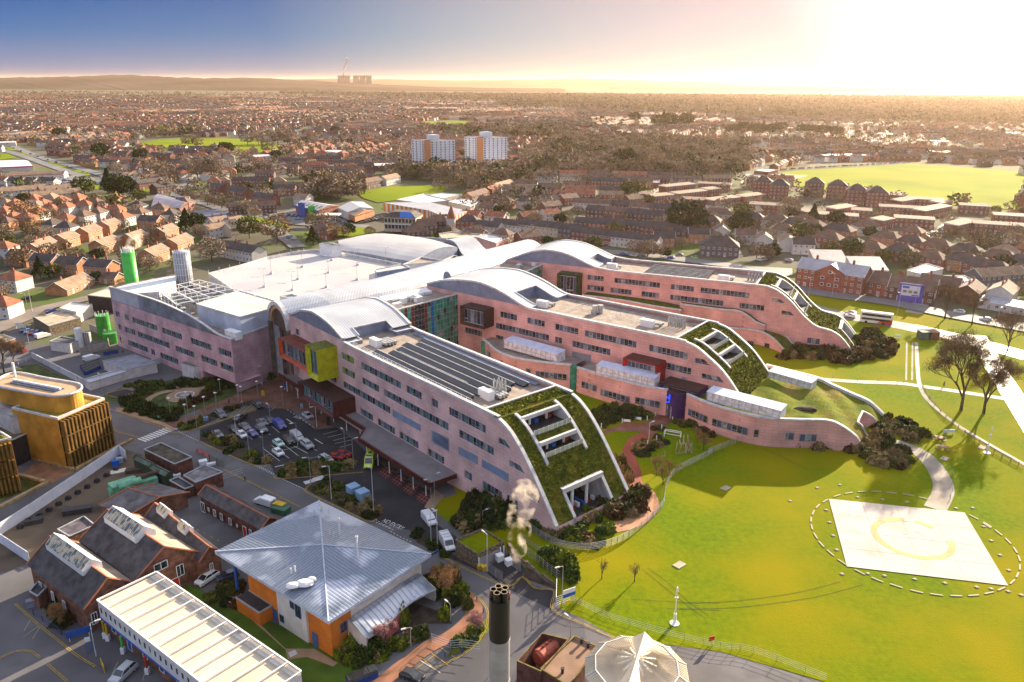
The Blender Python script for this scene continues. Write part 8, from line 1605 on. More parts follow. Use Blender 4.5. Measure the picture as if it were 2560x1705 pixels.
for i,(c,x,y,col,lab)in enumerate((('h4',1010,700,'silver','upper white car queuing left of the bus'),('h4',1010,715+8,'white','lower white car queuing left of the bus'),('h4',1850,690,'white','white car in front of the dark brick house'),('h4',2055,750,'white','white car in front of the white gabled house'),('h4',300,285,'white','left white car beside the wall behind the farthest wing'),('h4',335,280,'silver','right silver car beside the wall behind the farthest wing'),('h4',535,290,'silver','silver car beside the red brick flats'),('h3',1322,285,'blue','blue car parked on the terrace street'),('h3',1415,300,'silver','silver car parked on the terrace street'),('h3',1500,315,'grey','grey car parked on the terrace street'),('h3',1755,322,'blue','blue car by the brick wall'),('h3',1835,295,'grey','dark car by the brick wall'),('h3',1975,320,'green','lime green car beside the dark pub'),('h3',390,165,'white','white car in front of the white terrace'),('h3',548,180,'blue','pale blue car in front of the white terrace'))):
 vh('hatch',col,G(c,x,y),angpx(c,x-40,y-(4 if c=='h4' else 5),x+40,y+(10 if c=='h4' else 5)),lab)
rg=random.Random(17);cols=['white','silver','grey','blue','red','black','navy','teal']
def cw(c,x0,y0,x1,y1,n,lab,grp,da=1.4,jit=.1,driving=False):
 for k in rn_(n):
  t=(k+rg.uniform(.2,.8))/n;vh('hatch' if rg.random()<.7 else 'suv',rg.choice(cols),G(c,x0+(x1-x0)*t,y0+(y1-y0)*t,.4 if G(c,x0,y0).y>335 else 0),angpx(c,x0,y0,x1,y1)+(0 if driving else da)+rg.uniform(-jit,jit),lab,grp=grp,nm='moving_car' if driving else None)
cw('u2',1260,1170,1560,1185,6,'car on the sales forecourt in front of the blue and white showroom','cars on the sales forecourt');cw('u2',1720,1180,1880,1240,5,'car on the forecourt beside the green sign','cars beside the green sign');cw('u2',1950,1220,2080,1270,4,'car at the right end of the sales forecourt','cars at the right end of the forecourt')
cw('u1',660,760,860,740,9,'car in the upper row of the store car park','store car park upper row');cw('u1',700,800,1020,760,11,'car in the lower row of the store car park','store car park lower row');cw('u4',1290,900,1480,850,5,'car glinting in the sunlit parking court','cars in the sunlit court');cw('u4',1340,830,1640,700,7,'car parked along the sunlit lane','cars along the sunlit lane');cw('u3',1780,600,1960,620,4,'car outside the low red flats','cars outside the low red flats')
cw('u3',1730,190,2120,160,6,'car on the gravel court beside the green field','cars on the gravel court');cw('u4',-400,118,1150,28,34,'car parked along the far edge of the green field','cars along the field edge',0);cw('u1',100,330,1600,840,14,'car on the nearer carriageway of the left avenue','cars on the left avenue',driving=True);cw('u2',60,840,1400,290,10,'car on the road past the playing field','cars past the playing field',driving=True);cw('u2',900,1150,2200,1300,8,'car on the road in front of the showroom','cars in front of the showroom',driving=True);cw('u2',900,1280,1500,1480,7,'car queuing on the near road below the grass verge','cars queuing on the near road',driving=True);cw('t2',620,1340,760,1310,6,'car beside the white ornate building','cars by the ornate building')
SKIN=mat('skin',(.45,.26,.18),.6)
def prs(lab,p,ang,top,legs):
 rt=rt0('person',lab,'person',p,ang)
 def sk(name,verts,edges,rad,m):
  me=bpy.data.meshes.new(name);me.from_pydata(verts,edges,[]);me.materials.append(m);o=link(name,me,rt);md=o.modifiers.new('skin','SKIN');sv=me.skin_vertices[0].data
  for i,r in enumerate(rad):sv[i].radius=(r,r)
  sv[0].use_root=True;s=o.modifiers.new('sub','SUBSURF');s.levels=1;s.render_levels=1;return o
 V=[(0,0,.95),(0,0,1.2),(0,0,1.42),(0,0,1.52),(0,.01,1.66),(0,0,1.78),(-.1,0,.9),(-.12,.14,.5),(-.12,.02,.06),(-.12,.16,.03),(.1,0,.9),(.12,-.1,.5),(.12,-.22,.07),(.12,-.08,.03),(-.2,0,1.4),(-.27,-.06,1.12),(-.26,.06,.88),(.2,0,1.4),(.27,.08,1.12),(.25,.2,.9)]
 E_=[(0,1),(1,2),(2,3),(3,4),(4,5),(0,6),(6,7),(7,8),(8,9),(0,10),(10,11),(11,12),(12,13),(2,14),(14,15),(15,16),(2,17),(17,18),(18,19)]
 Rd=[.14,.13,.14,.06,.1,.07,.1,.07,.045,.04,.1,.07,.045,.04,.06,.045,.03,.06,.045,.03];sk('body',V,E_,Rd,SKIN)
 J=[0,1,2,14,15,17,18];sk('jacket',[V[i]for i in J],[(0,1),(1,2),(2,3),(3,4),(2,5),(5,6)],[.17,.16,.165,.085,.065,.085,.065],top);J=[0,6,7,8,10,11,12];sk('trousers',[V[i]for i in J],[(0,1),(1,2),(2,3),(0,4),(4,5),(5,6)],[.155,.12,.09,.065,.12,.09,.065],legs);sk('hair',[(0,-.02,1.72),(0,-.03,1.8)],[(0,1)],[.1,.08],DARK)
prs('person in dark clothes walking on the brick paving beside the garden',G('m1',2107,330),.6,DARK,DARK);prs('person in a dark green coat standing at the kerb of the service road',G('m2',415,1112),2.0,MATS['green_metal'],DARK);prs('person in a white top on the entrance paving near the lamps',G('m1',2230,345),1.0,WH,DARK);prs('person in red near the store wall of the west block',G('h1',1132,1040),.3,REDB,DARK)
p_=G('m4',1805,290);prs('person in brown crossing the park footpath with a bicycle',p_,.4,WOODP,DARK)
# ------------------------------------------------------------------ the town beyond
TW={'orange':mat('orange_brick',(.42,.20,.10),.9,.12,.4),'red':mat('red_brick',(.27,.10,.07),.9,.15,.4),'white':mat('white_render',(.58,.55,.52),.8,.06,.6),'grey':mat('dark_grey_render',(.12,.12,.14),.8,.1,.6),'cream':mat('cream_town_render',(.50,.43,.34),.8,.08,.6),'dark':mat('soot_brick',(.15,.075,.06),.9,.15,.4)}
TR={'tan':mat('tan_tiles',(.27,.185,.125),.9,.15,.3),'red':mat('red_tiles',(.30,.115,.065),.9,.18,.3),'dark':mat('dark_tiles',(.075,.06,.058),.85,.2,.3),'brown':mat('brown_tiles',(.155,.095,.07),.9,.18,.3),'grey':mat('grey_sheet',(.33,.34,.38),.6,.1,.3),'white':mat('white_sheet',(.62,.62,.64),.5,.08,.2)}
WWM=mat('white_upvc',(.62,.62,.63),.5,.05,1);DOORM=mat('town_door',(.35,.33,.33),.6,.3,1)
HPR={}
def hpp(kind,L_,D_,wall,roof,fl=2,dt=1,nwin=None):
 key=(kind,L_,D_,wall,roof,fl,dt)
 if key in HPR:return HPR[key]
 h=2.65*fl;x,y=L_/2,D_/2;ms=[];wm,rm=TW[wall],TR[roof];mb=MB();R=MB();rise=D_*(.30 if kind!='flat' else.08);o=.35
 for a,b in(((-x,-y),(x,-y)),((x,-y),(x,y)),((x,y),(-x,y)),((-x,y),(-x,-y))):mb.pl([(*a,-.6),(*b,-.6),(*b,h),(*a,h)])
 if kind=='gable' or kind=='terrace':
  for s in(-1,1):mb.pl([(s*x,-y,h),(s*x,y,h),(s*x,0,h+rise)])
  for s in(-1,1):R.pl([(-x-o,s*(y+o),h-.15),(x+o,s*(y+o),h-.15),(x+o,0,h+rise+.1),(-x-o,0,h+rise+.1)])
  if kind=='gable':
   for s in(-1,1):
    for t in(-1,1):R.tb((s*(x+o),t*(y+o),h-.15),(s*(x+o),0,h+rise+.1),.12,m=1,n=4)
 elif kind=='hip':
  k=min(x,y)*.95;e_=[(-x-o,-y-o,h-.1),(x+o,-y-o,h-.1),(x+o,y+o,h-.1),(-x-o,y+o,h-.1)];r0,r1=(-x+k,0,h+rise*1.2),(x-k,0,h+rise*1.2)
  R.pl([e_[0],e_[1],r1,r0]);R.pl([e_[2],e_[3],r0,r1]);R.pl([e_[1],e_[2],r1]);R.pl([e_[3],e_[0],r0])
 else:
  R.hx([(-x-o,-y-o,h),(x+o,-y-o,h),(x+o,y+o,h),(-x-o,y+o,h)],[(-x-o,-y-o,h+.35),(x+o,-y-o,h+.35),(x+o,y+o,h+.35+rise),(-x-o,y+o,h+.35+rise)],1,0)
 C_=MB();ch=[]
 if kind!='flat':
  for cx in([-x*.55,x*.55]if kind=='gable' and L_>10 else([(-.5+(i+1)/(int(L_/9)+1))*L_ for i in rn_(int(L_/9))]if kind=='terrace' else[0])):ch.append(cx)
 wins=[];n=nwin or max(2,int(L_/2.6))
 for f in rn_(fl):
  for i in rn_(n):
   cx=-x+L_*(i+.5)/n
   for s in(-1,1):wins.append((cx,s*(y+.03),.95+2.65*f,1.25 if f or i%3 else.95,(f==0 and i%3==1 and s<0)))
 def winmesh(M_,cx,cy,z,w_,dr):
  z0=z-.95 if dr else z;t=.03 if cy>0 else-.03
  q=[(cx-w_/2,cy,z0),(cx+w_/2,cy,z0),(cx+w_/2,cy,z+1.2),(cx-w_/2,cy,z+1.2)];M_.pl(q if cy<0 else q[::-1],1);g=.16
  for a,b in((cx-w_/2+g,cx-.06),(cx+.06,cx+w_/2-g)):q=[(a,cy+t,z0+g),(b,cy+t,z0+g),(b,cy+t,z+1.2-g),(a,cy+t,z+1.2-g)];M_.pl(q if cy<0 else q[::-1],2 if dr else 0)
 if dt>=2:
  ms.append(('wall',mb.mesh('wall',wm),None));ms.append(('roof',R.mesh('roof',[rm,WWM]),None));c1=MB();c1.box(-.45,.45,-.3,.3,0,rise*.6+1.2);c1.tb((-.2,0,rise*.6+1.2),(-.2,0,rise*.6+1.6),.12,n=6);c1.tb((.2,0,rise*.6+1.2),(.2,0,rise*.6+1.6),.12,n=6);cm=c1.mesh('chimney',TW['red'])
  for cx in ch:ms.append(('chimney',cm,(cx,0,h+rise*.5)))
  for k in wins:w1=MB();winmesh(w1,*k);ms.append(('door' if k[4]else 'window',w1.mesh('window',[GS,WWM,DOORM]),None))
 else:
  B_=MB();B_.v=mb.v+R.v;off=len(mb.v);B_.f=mb.f+[tuple(i+off for i in f)for f in R.f];B_.m=[3]*len(mb.f)+[4 if m==0 else 1 for m in R.m]
  for cx in ch:B_.box(cx-.45,cx+.45,-.3,.3,h+rise*.5,h+rise+1.1,5)
  for k in wins:winmesh(B_,*k)
  ms.append(('all',B_.mesh('house',[GS,WWM,DOORM,wm,rm,TW['red']]),None))
 HPR[key]=(ms,h);return HPR[key]
WN={'orange':'orange brick','red':'red brick','white':'white rendered','grey':'dark grey','cream':'cream','dark':'dark brick'};RN={'tan':'tan','red':'red','dark':'dark','brown':'brown','grey':'grey','white':'white'}
FOOT=[];NH=[0]
def hs(kind,L_,D_,wall,roof,p,ang,where,fl=2,dt=1,nm=None,cat='house',grp=None,lb=None):
 ms,h=hpp(kind,L_,D_,wall,roof,fl,dt);kn={'gable':'gabled house','hip':'hipped house','terrace':'terrace','flat':'row'}[kind];nm=nm or{'terrace':'terraced_row','flat':'low_row'}.get(kind,'house')
 lab=lb or '%s-roofed %s %s, %s'%(RN[roof],WN[wall],kn,where);z=ZT(p[0],p[1])
 if dt>=2:
  rt=NW(nm,None);LKK(rt)
  for n_,me,loc in ms:
   o=NW(n_,me);LKK(o);o.parent=rt
   if loc:o.location=loc
 else:rt=NW(nm,ms[0][1]);LKK(rt)
 rt.location=(p[0],p[1],z);rt.rotation_euler=(0,0,ang);tg(rt,lab,cat,grp);FOOT.append((p[0],p[1],max(L_,D_)*.62));NH[0]+=1;return rt
def ang6(c,x0,y0,x1,y1):a,b=GZ(c,x0,y0,6),GZ(c,x1,y1,6);return Mt.atan2(b.y-a.y,b.x-a.x)
rg=random.Random(4)
ORD='first second third fourth fifth sixth seventh eighth ninth tenth eleventh twelfth'.split()
def put(c,pts,kind,L_,D_,walls,roofs,ang,where,dt=1,fl=2,grp=None,da=.0,**k):
 rk=sorted(q[0]for q in pts);n=len(pts)
 for i,q in enumerate(pts):p=GZ(c,q[0],q[1],2.65*fl+1);hs(kind,q[2]if len(q)>2 else L_,D_,walls[i%len(walls)],roofs[i%len(roofs)],p,ang+rg.uniform(-da,da),where+(', %s from left'%ORD[rk.index(q[0])]if 1<n<13 else ''),fl,dt,grp=grp,**k)
a1=ang6('u1',775,1500,975,1440);a2=ang6('h1',320,130,520,145)
for(c,x,y,L_),w_ in zip((('u1',510,1510,12),('u1',800,1440,12),('u1',1080,1360,13),('u1',1330,1290,12),('u1',1280,1500,15),('u1',1640,1430,14),('u1',2020,1360,15),('u1',2180,1480,17),('h1',370,55,13),('h1',1410,100,15)),('at the left end of the long diagonal row','second along the long diagonal row','third along the long diagonal row, beside the garages','at the upper end of the diagonal row','behind the green flue tower','behind the bare tree near the flue towers','facing the small green, behind the mesh tower','at the right end near the half-timbered houses','above the first black-roofed pair','between the green and grey flue towers')):
 put(c,[(x,y)],'gable',L_,8.5,['orange'],['tan'],a1,w_,2)
for x,y,w_ in((425,165,'leftmost of the three black-roofed pairs'),(660,190,'middle of the three black-roofed pairs'),(930,215,'rightmost of the three black-roofed pairs')):put('h1',[(x,y,13)],'gable',13,8.5,['orange'],['dark'],a2,w_,2)
put('u1',[(1850,1240,13)],'gable',13,8.5,['orange'],['dark'],ang6('u1',1740,1230,1990,1240),'beside the white half-timbered houses',2)
put('h1',[(200,125,12)],'gable',12,8,['orange'],['dark'],a1+1.4,'partly hidden behind a pale bare tree',2)
put('h1',[(640,385,19)],'gable',19,10,['orange'],['tan'],a1,'standing low behind a clipped hedge',2,1,nm='bungalow',cat='bungalow');put('h1',[(1010,320,9)],'gable',9,7,['orange'],['brown'],a2+.1,'beside the foot of the flue tower',2,1)
put('h1',[(130,325,10)],'hip',10,9,['white'],['red'],a2,'beside the round conifer',2);put('h1',[(20,560,10),(40,60,10)],'hip',10,9,['white'],['red'],a2+.2,'at the left edge',2);put('h1',[(2230,75,26)],'terrace',26,9,['white'],['dark'],ang6('h1',2080,60,2350,110),'with tall chimneys behind the grey mesh tower',2)
hp=[(60,1050,'white','tan'),(70,1140,'orange','red'),(180,1210,'orange','red'),(60,1260,'orange','brown'),(470,1150,'white','red'),(470,1075,'white','tan'),(620,1115,'orange','red'),(760,1020,'cream','red'),(830,1095,'white','red'),(1040,1070,'cream','red'),(970,990,'orange','red'),(550,1060,'cream','red'),(800,1220,'orange','red'),(1040,1190,'white','brown'),(1210,1155,'white','brown'),(1420,1120,'orange','red'),(1430,990,'orange','red'),(1520,1210,'white','red'),(1690,1080,'white','dark'),(1730,1160,'white','brown'),(2100,1170,'white','dark'),(810,1320,'white','dark'),(650,1285,'white','dark'),(200,1060,'orange','red'),(330,1000,'orange','red'),(280,1120,'white','red'),(1200,1050,'red','brown'),(1960,1110,'orange','brown'),(430,1000,'white','red'),(640,985,'cream','tan'),(330,1210,'orange','red'),(2280,1040,'red','brown')]
LOCN=lambda x,y,names:names[min(len(names)-1,int(x*len(names)))]
for i,(x,y,w_,r_)in enumerate(hp):put('u1',[(x,y)],'hip',10.5,8.5,[w_],[r_],a1+1.57*(i%3==0)+rg.uniform(-.12,.12),'left estate, '+('by the pale willow' if x<420 else 'middle' if x<1000 else 'towards the black conifers' if x<1600 else 'near the billboard')+(', upper row' if y<1070 else ', lower row'),2 if y>1100 else 1,grp='hip-roofed houses in the left estate')
ta=ang6('u1',480,960,830,930);put('u1',[(640,945,38),(290,895,30),(700,885,24)],'terrace',30,9,['cream','white','orange'],['tan'],ta,'behind the left estate',1);put('u1',[(225,790,14),(385,790,14),(600,790,18),(40,780,12)],'gable',14,8,['white'],['dark','dark','dark','red'],ang6('u1',200,780,600,800),'below the long retail store',1)
td=ang6('u2',740,790,1140,790);te=ang6('u2',680,890,980,950)
put('u2',[(535,870,16),(790,910,26),(1100,985,24)],'terrace',20,9,['red'],['dark'],te,'facing the avenue of bare street trees',2)
put('u2',[(930,785,30),(1560,855,28),(1340,880,16),(1100,700,16),(1440,540,28),(1400,620,16),(2130,560,30),(2080,645,34),(2250,700,26),(1630,680,16),(1880,510,26)],'terrace',20,8.5,['red','dark','red','dark'],['dark','brown'],td,'left of the white towers',1,grp='dark terraces left of the towers')
put('u2',[(1700,590,24),(1260,800,12),(470,800,11),(590,790,9),(650,670,13),(650,490,12),(870,440,11),(950,395,10),(300,470,17),(130,510,14),(1790,440,12),(1260,640,14)],'hip',12,9,['red','orange','cream'],['red','tan'],td+.25,'by the curving road',1,grp='red-roofed houses near the curving road')
put('u2',[(350,380,34),(80,410,30),(60,640,16),(370,165,26),(620,165,26),(840,175,18),(130,430,26),(30,370,20)],'terrace',26,8.5,['red','white','dark'],['dark'],td,'round the playing field',1,grp='terraces round the playing field')
put('u2',[(510,1250,11),(640,1290,10),(710,1250,10),(720,1320,11),(470,1330,12)],'gable',11,8,['white','cream'],['tan','dark'],td+.9,'by the avenue',2)
u3a=ang6('u3',110,575,760,620);u3b=ang6('u3',60,810,650,880)
put('u3',[(210,580,22),(420,595,24),(640,620,24)],'terrace',24,8.5,['dark','red'],['dark','brown'],u3a,'front chimneyed terrace behind the farthest wing',1);put('u3',[(440,520,22),(670,545,24),(890,560,24),(90,500,26)],'terrace',24,8.5,['dark','white'],['dark','brown'],u3a,'in the rear chimneyed terrace',1)
put('u3',[(120,830,26),(330,855,26),(550,885,26)],'terrace',26,8.5,['red','cream','white'],['dark'],u3b,'on the street behind the farthest wing',2);put('u3',[(170,720,30),(650,745,26),(800,770,22),(950,800,20),(300,700,12)],'terrace',24,8.5,['red','dark'],['dark'],u3a,'behind the olive tree',1)
put('u3',[(1190,595,18),(1400,615,20),(1310,690,14),(940,640,12),(1770,660,14),(2010,685,16),(2220,720,16),(2080,790,14)],'hip',16,9,['red','cream'],['dark','brown'],u3a,'right of the tallest evergreen',1,grp='hipped houses right of the conifer')
h3a=ang6('h3',0,20,440,40);put('h3',[(90,35,16),(290,35,22),(560,65,26),(770,85,24)],'terrace',20,8.5,['white','white','cream','grey'],['dark'],ang6('h3',420,50,900,105),'with shopfronts across the street',2);put('t2',[(1390,1340,14)],'hip',14,9,['red'],['dark'],h3a,'at the left end of the shopfront terrace',2)
nb=ang6('u3',1590,860,1900,870)
for x,y,w_,lab in((840,870,'orange','orange brick end house with a dark roof and white front on the terrace street'),(1200,830,'orange','brick house with grey bays behind the pub, left one'),(1440,790,'white','white house with a grey gable behind the pub'),(1690,840,'white','white and grey new house, first of the front-gabled group'),(1880,880,'white','front-gabled white house with a grey bay, second of the group'),(2130,910,'white','front-gabled white house with a grey bay, third of the group'),(2290,940,'white','white house behind a brick wall right of the front-gabled group')):
 put('u3',[(x,y)],'gable',11,8.5,[w_],['dark' if x<1500 or x>2200 else 'brown'],nb+(1.5 if x in(1880,2130,1440)else 0),'',2,lb=lab)
put('u3',[(1420,955,19)],'hip',19,12,['grey'],['dark'],nb-.1,'',2,lb='dark grey hip-roofed pub behind the farthest wing',nm='pub',cat='pub')
ff=ang6('u3',760,330,1240,280);f2_=ang6('u3',910,400,1270,360)
put('u3',[(980,310,34),(800,420,20),(1100,385,32),(1450,455,30),(1750,420,24),(1330,350,14)],'flat',28,8,['red'],['tan'],ff,'low estate by the brown wood',1,grp='low red rows, left estate');put('u3',[(1370,295,26),(1140,460,16),(1900,520,20),(660,400,10)],'flat',24,8,['red'],['brown'],ff-1.0,'set crosswise by the brown wood',1,grp='crosswise low red rows, left estate')
g1=ang6('u4',1270,600,1720,510);put('u4',[(430,550,24),(1080,470,20),(1390,560,38),(1680,720,26),(860,680,14),(60,590,12),(1480,490,16)],'flat',26,8,['red'],['tan','brown'],g1,'beside the sunlit lane',1,grp='low red rows by the sunlit lane');put('u4',[(640,580,12),(350,630,28),(1050,550,26),(1190,670,22),(1820,530,18),(1300,460,24),(2150,740,34),(2230,640,22),(980,405,14),(1020,415,12)],'flat',24,8,['red'],['brown','tan'],g1-1.05,'crosswise beside the sunlit lane',1,grp='crosswise low red rows by the sunlit lane')
for(c,x,y),w_ in zip((('u3',1880,270),('u3',2050,305),('u4',150,285),('u4',390,310),('u4',590,360),('u4',800,385)),('leftmost by the green field','second beside the leftmost','third along the field edge','with two pale stair strips, fourth along','partly hidden fifth along','rightmost with pale stair strips')):put(c,[(x,y,14)],'hip',14,11,['red'],['dark'],g1-1.0,'',1,4,lb='four-storey red brick block of flats, '+w_,nm='block_of_flats',cat='flats')
s1_=ang6('u4',760,850,1050,890)
put('u4',[(120,740,15),(400,790,17),(290,880,15),(540,940,13),(900,875,15),(1160,920,14),(1430,965,15),(1730,1020,16),(2080,1085,16),(2310,1140,14),(740,985,13),(1050,1020,14),(1370,1090,13),(1690,1120,16),(1170,810,12),(2000,1200,16),(2340,1250,14),(1870,1160,12)],'hip',15,9,['red','orange','red'],['brown','dark'],s1_,'hazy semis behind the brick flats',1,grp='hazy semi-detached houses',da=.05);put('u4',[(690,750,14)],'hip',14,10,['white'],['brown'],s1_+.8,'standing alone among the hazy semis',1)
# --- named buildings along the right road
def boxb(nm,lab,cat,top,zb,mw,mr,rid=None):rt=rt0(nm,lab,cat,(top[0].x,top[0].y,zb));bxr(rt,'building_shell',top,zb,mw,mr,.3);return rt
for lab,c0,y0,c1,y1,dep,hh,wl,rf,fl in(('three-storey red brick flats with a slate roof and central gable across the road',578,475,1090,560,12,9.5,'red','grey',3),('two-storey brick shop building with a dark roof and black shop signs',1130,545,1370,590,13,7.5,'red','brown',2)):
 a,b=G('h4',c0,y0),G('h4',c1,y1);dd=(b-a).normalized();nn=Vc((-dd.y,dd.x,0));L_=(b-a).length;c=(a+b)/2+nn*dep/2;hs('gable',round(L_,1),dep,wl,rf,c,Mt.atan2(dd.y,dd.x),'',fl,2,lb=lab,nm='brick_flats' if fl==3 else 'shop_building',cat='flats' if fl==3 else 'shop')
 if fl==3:
  gm=a.lerp(b,.52);mb=MB();p0,p1=gm-dd*6.2-nn*.3,gm+dd*6.2-nn*.3;mb.pl([(p0.x,p0.y,4),(p1.x,p1.y,4),(p1.x,p1.y,12.4),(gm.x-nn.x*.3,gm.y-nn.y*.3,16.0),(p0.x,p0.y,12.4)],0);q0_,q1_=p0+nn*6,p1+nn*6
  mb.pl([(p0.x,p0.y,12.4),(gm.x-nn.x*.3,gm.y-nn.y*.3,16.0),(gm.x+nn.x*6,gm.y+nn.y*6,16.0),(q0_.x,q0_.y,12.4)],1);mb.pl([(p1.x,p1.y,12.4),(gm.x-nn.x*.3,gm.y-nn.y*.3,16.0),(gm.x+nn.x*6,gm.y+nn.y*6,16.0),(q1_.x,q1_.y,12.4)],1)
  for u,z in((-3,6.5),(0,6.5),(3,6.5),(-3,9.3),(3,9.3),(0,12)):
   p=gm+dd*u-nn*.36;mb.pl([(p.x-dd.x*.8,p.y-dd.y*.8,z),(p.x+dd.x*.8,p.y+dd.y*.8,z),(p.x+dd.x*.8,p.y+dd.y*.8,z+1.3),(p.x-dd.x*.8,p.y-dd.y*.8,z+1.3)],2);mb.pl([(p.x-dd.x*.6-nn.x*.03,p.y-dd.y*.6-nn.y*.03,z+.2),(p.x+dd.x*.6-nn.x*.03,p.y+dd.y*.6-nn.y*.03,z+.2),(p.x+dd.x*.6-nn.x*.03,p.y+dd.y*.6-nn.y*.03,z+1.1),(p.x-dd.x*.6-nn.x*.03,p.y-dd.y*.6-nn.y*.03,z+1.1)],3)
  solo('front_gable_bay',mb,[TW['red'],TR['grey'],WWM,GS],'tall brick gable bay in the middle of the three-storey flats','gable bay')
a,b=G('h4',1372,592),G('h4',1560,618);dd=(b-a).normalized();nn=Vc((-dd.y,dd.x,0));zb_=a.z
hs('gable',17,13,'dark','brown',(a+b)/2+nn*6.5,Mt.atan2(dd.y,dd.x),'',2,2,lb='brick building with a purple-blue painted front carrying the large white billboard',nm='shop_building',cat='shop')
BB=rt0('billboard','purple-blue wall with a large white advertising board across the road','billboard',(a.x,a.y,zb_),Mt.atan2(dd.y,dd.x));L_=(b-a).length;mb=MB();mb.box(0,L_,-.25,-.05,0,7.6);pt('painted_wall',mb,mat('purple_blue_paint',(.10,.09,.42),.6,.05,1),BB,lc=True);mb=MB();mb.box(L_*.1,L_*.86,-.4,-.26,2.6,6.8);pt('board',mb,mat('poster_white',(.62,.64,.72),.5,.05,1),BB,lc=True)
mb=MB();mb.box(L_*.14,L_*.42,-.44,-.41,5.6,6.5,0);mb.box(L_*.55,L_*.84,-.44,-.41,2.75,3.3,0)
for k in rn_(3):mb.box(L_*(.18+.22*k),L_*(.34+.22*k),-.44,-.41,3.8,4.9,1)
pt('poster_print',mb,[mat('poster_blue',(.03,.16,.5),.5),mat('poster_tan',(.30,.27,.2),.6,.3,2)],BB,lc=True)
for lab,P_,z,mw,mr in(('white hall with a pale flat roof and a glass roof lantern right of the billboard',[('h4',1615,400),('h4',1890,400),('h4',1960,430),('h4',1780,470),('h4',1620,420)],9.5,WH,MATS['pale_roof_sheet']),('group of pale pitched workshop roofs behind the white hall',[('h4',1450,360),('h4',1600,305),('h4',1730,345),('h4',1560,385)],9,CN_,MATS['pale_roof_sheet'])):boxb('hall',lab,'hall',[GZ(*p,z)for p in P_],4,mw,mr)
for x,y,L_,w_,r_,da,lab in((1700,510,15,'dark','brown',0,'dark brick house behind the bare roadside tree'),(1925,565,13,'dark','brown',1.5,'dark front-gabled house with a sunlit roof slope beside the white gabled one'),(2180,570,14,'white','tan',1.5,'white front-gabled house at the right with a chimney'),(2130,440,24,'grey','tan',.9,'long house with a bright tan roof and three chimneys at the right')):put('h4',[(x,y,L_)],'gable',L_,9,[w_],[r_],ang6('h4',1640,560,2050,620)+da,'',2,lb=lab)
put('h4',[(2250,690,22)],'flat',22,8,['white'],['grey'],ang6('h4',2080,690,2355,740),'',2,1,lb='low white extension with small windows beside the white gabled house')
for x,y,z in((850,230,13),(1150,285,13)):a=GZ('h4',x,y,z);mb=MB();mb.hx([(a.x-7,a.y-2,4),(a.x+8,a.y-4,4),(a.x+9,a.y+9,4),(a.x-6,a.y+10,4)],[(a.x-7,a.y-2,z-3.4),(a.x+8,a.y-4,z-3.4),(a.x+9,a.y+9,z),(a.x-6,a.y+10,z)]);solo('rear_wing',mb,[mat('pale_slates',(.5,.45,.4),.35,.1,.5,spec=.7)],'pale sloping roof behind the three-storey flats, '+('left one' if x<900 else 'right one with a skylight'),'building')  # one even pale, glossy colour over the whole block
# --- retail and public buildings
def shed(nm,lab,cat,P_,z,zb,mw,mr,bands=()):
 T=[GZ(*p,z)for p in P_];rt=rt0(nm,lab,cat,(T[0].x,T[0].y,zb));mb=MB();mb.pm([xy(p)for p in T],zb,z-.4,0);pt('wall',mb,mw,rt)
 c=sum(T,Vc())/len(T);m0,m1=(T[0]+T[3])/2,(T[1]+T[2])/2;m0=Vc((m0.x,m0.y,z+2.0));m1=Vc((m1.x,m1.y,z+2.0));mb=MB();mb.pl([T[0],T[1],m1,m0]);mb.pl([T[3],T[2],m1,m0]);mb.pl([T[0],m0,T[3]],1);mb.pl([T[1],m1,T[2]],1);pt('roof',mb,[mr,mw],rt)
 for m_,a_,b_ in bands:
  mb=MB();p,q=T[a_],T[b_];mb.tb(p-Uz(.5),q-Uz(.5),.7,n=4);pt('fascia',mb,m_,rt)
 return rt
WSH=MATS['pale_roof_sheet'];BLF=mat('showroom_blue',(.03,.08,.36),.4)
r_=shed('car_showroom','white-roofed car showroom with a dark blue fascia beside the forecourt','showroom',[('u2',1465,1045),('u2',1740,1110),('u2',2010,1050),('u2',1600,990)],9,4,TW['red'],WSH,[(BLF,0,1)]);mb=MB()
for k in rn_(6):a=GZ('u2',1520+50*k,1020+9*k,10.6);mb.box(a.x-.6,a.x+.6,a.y-4,a.y+4,10.5,10.8)
pt('rooflight',mb,DARK,r_)
shed('warehouse','pale-roofed warehouse beside the car showroom','warehouse',[('u2',1980,1070),('u2',2100,1130),('u2',2420,1080),('u2',2290,1000)],9,4,CN_,WSH);shed('workshop','brick workshop with a tan pitched roof at the end of the forecourt','workshop',[('u2',2120,1150),('u2',2190,1180),('u2',2430,1110),('u2',2380,1090)],7.5,4,TW['orange'],TR['tan'])
for lab,c,x,y,h_,m_ in(('tall dark blue forecourt totem','u2',1548,1190,9,BLF),('rounded green forecourt totem','u2',1672,1210,8,GRN)):
 p=G(c,x,y,.4);mb=MB();mb.box(p.x-2.2,p.x+2.2,p.y-.3,p.y+.3,p.z,p.z+h_);mb.tb((p.x-2.2,p.y,p.z+h_),(p.x+2.2,p.y,p.z+h_),.3,n=6);solo('sign_totem',mb,m_,lab,'sign')
a=GZ('u2',1870,1150,9);mb=MB();mb.box(a.x-7,a.x+7,a.y-4,a.y+4,8.4,9);[mb.tb((a.x+s,a.y,4),(a.x+s,a.y,8.4),.25,n=6)for s in(-4,4)];solo('fuel_canopy',mb,CRM,'cream canopy on columns over the forecourt','canopy')
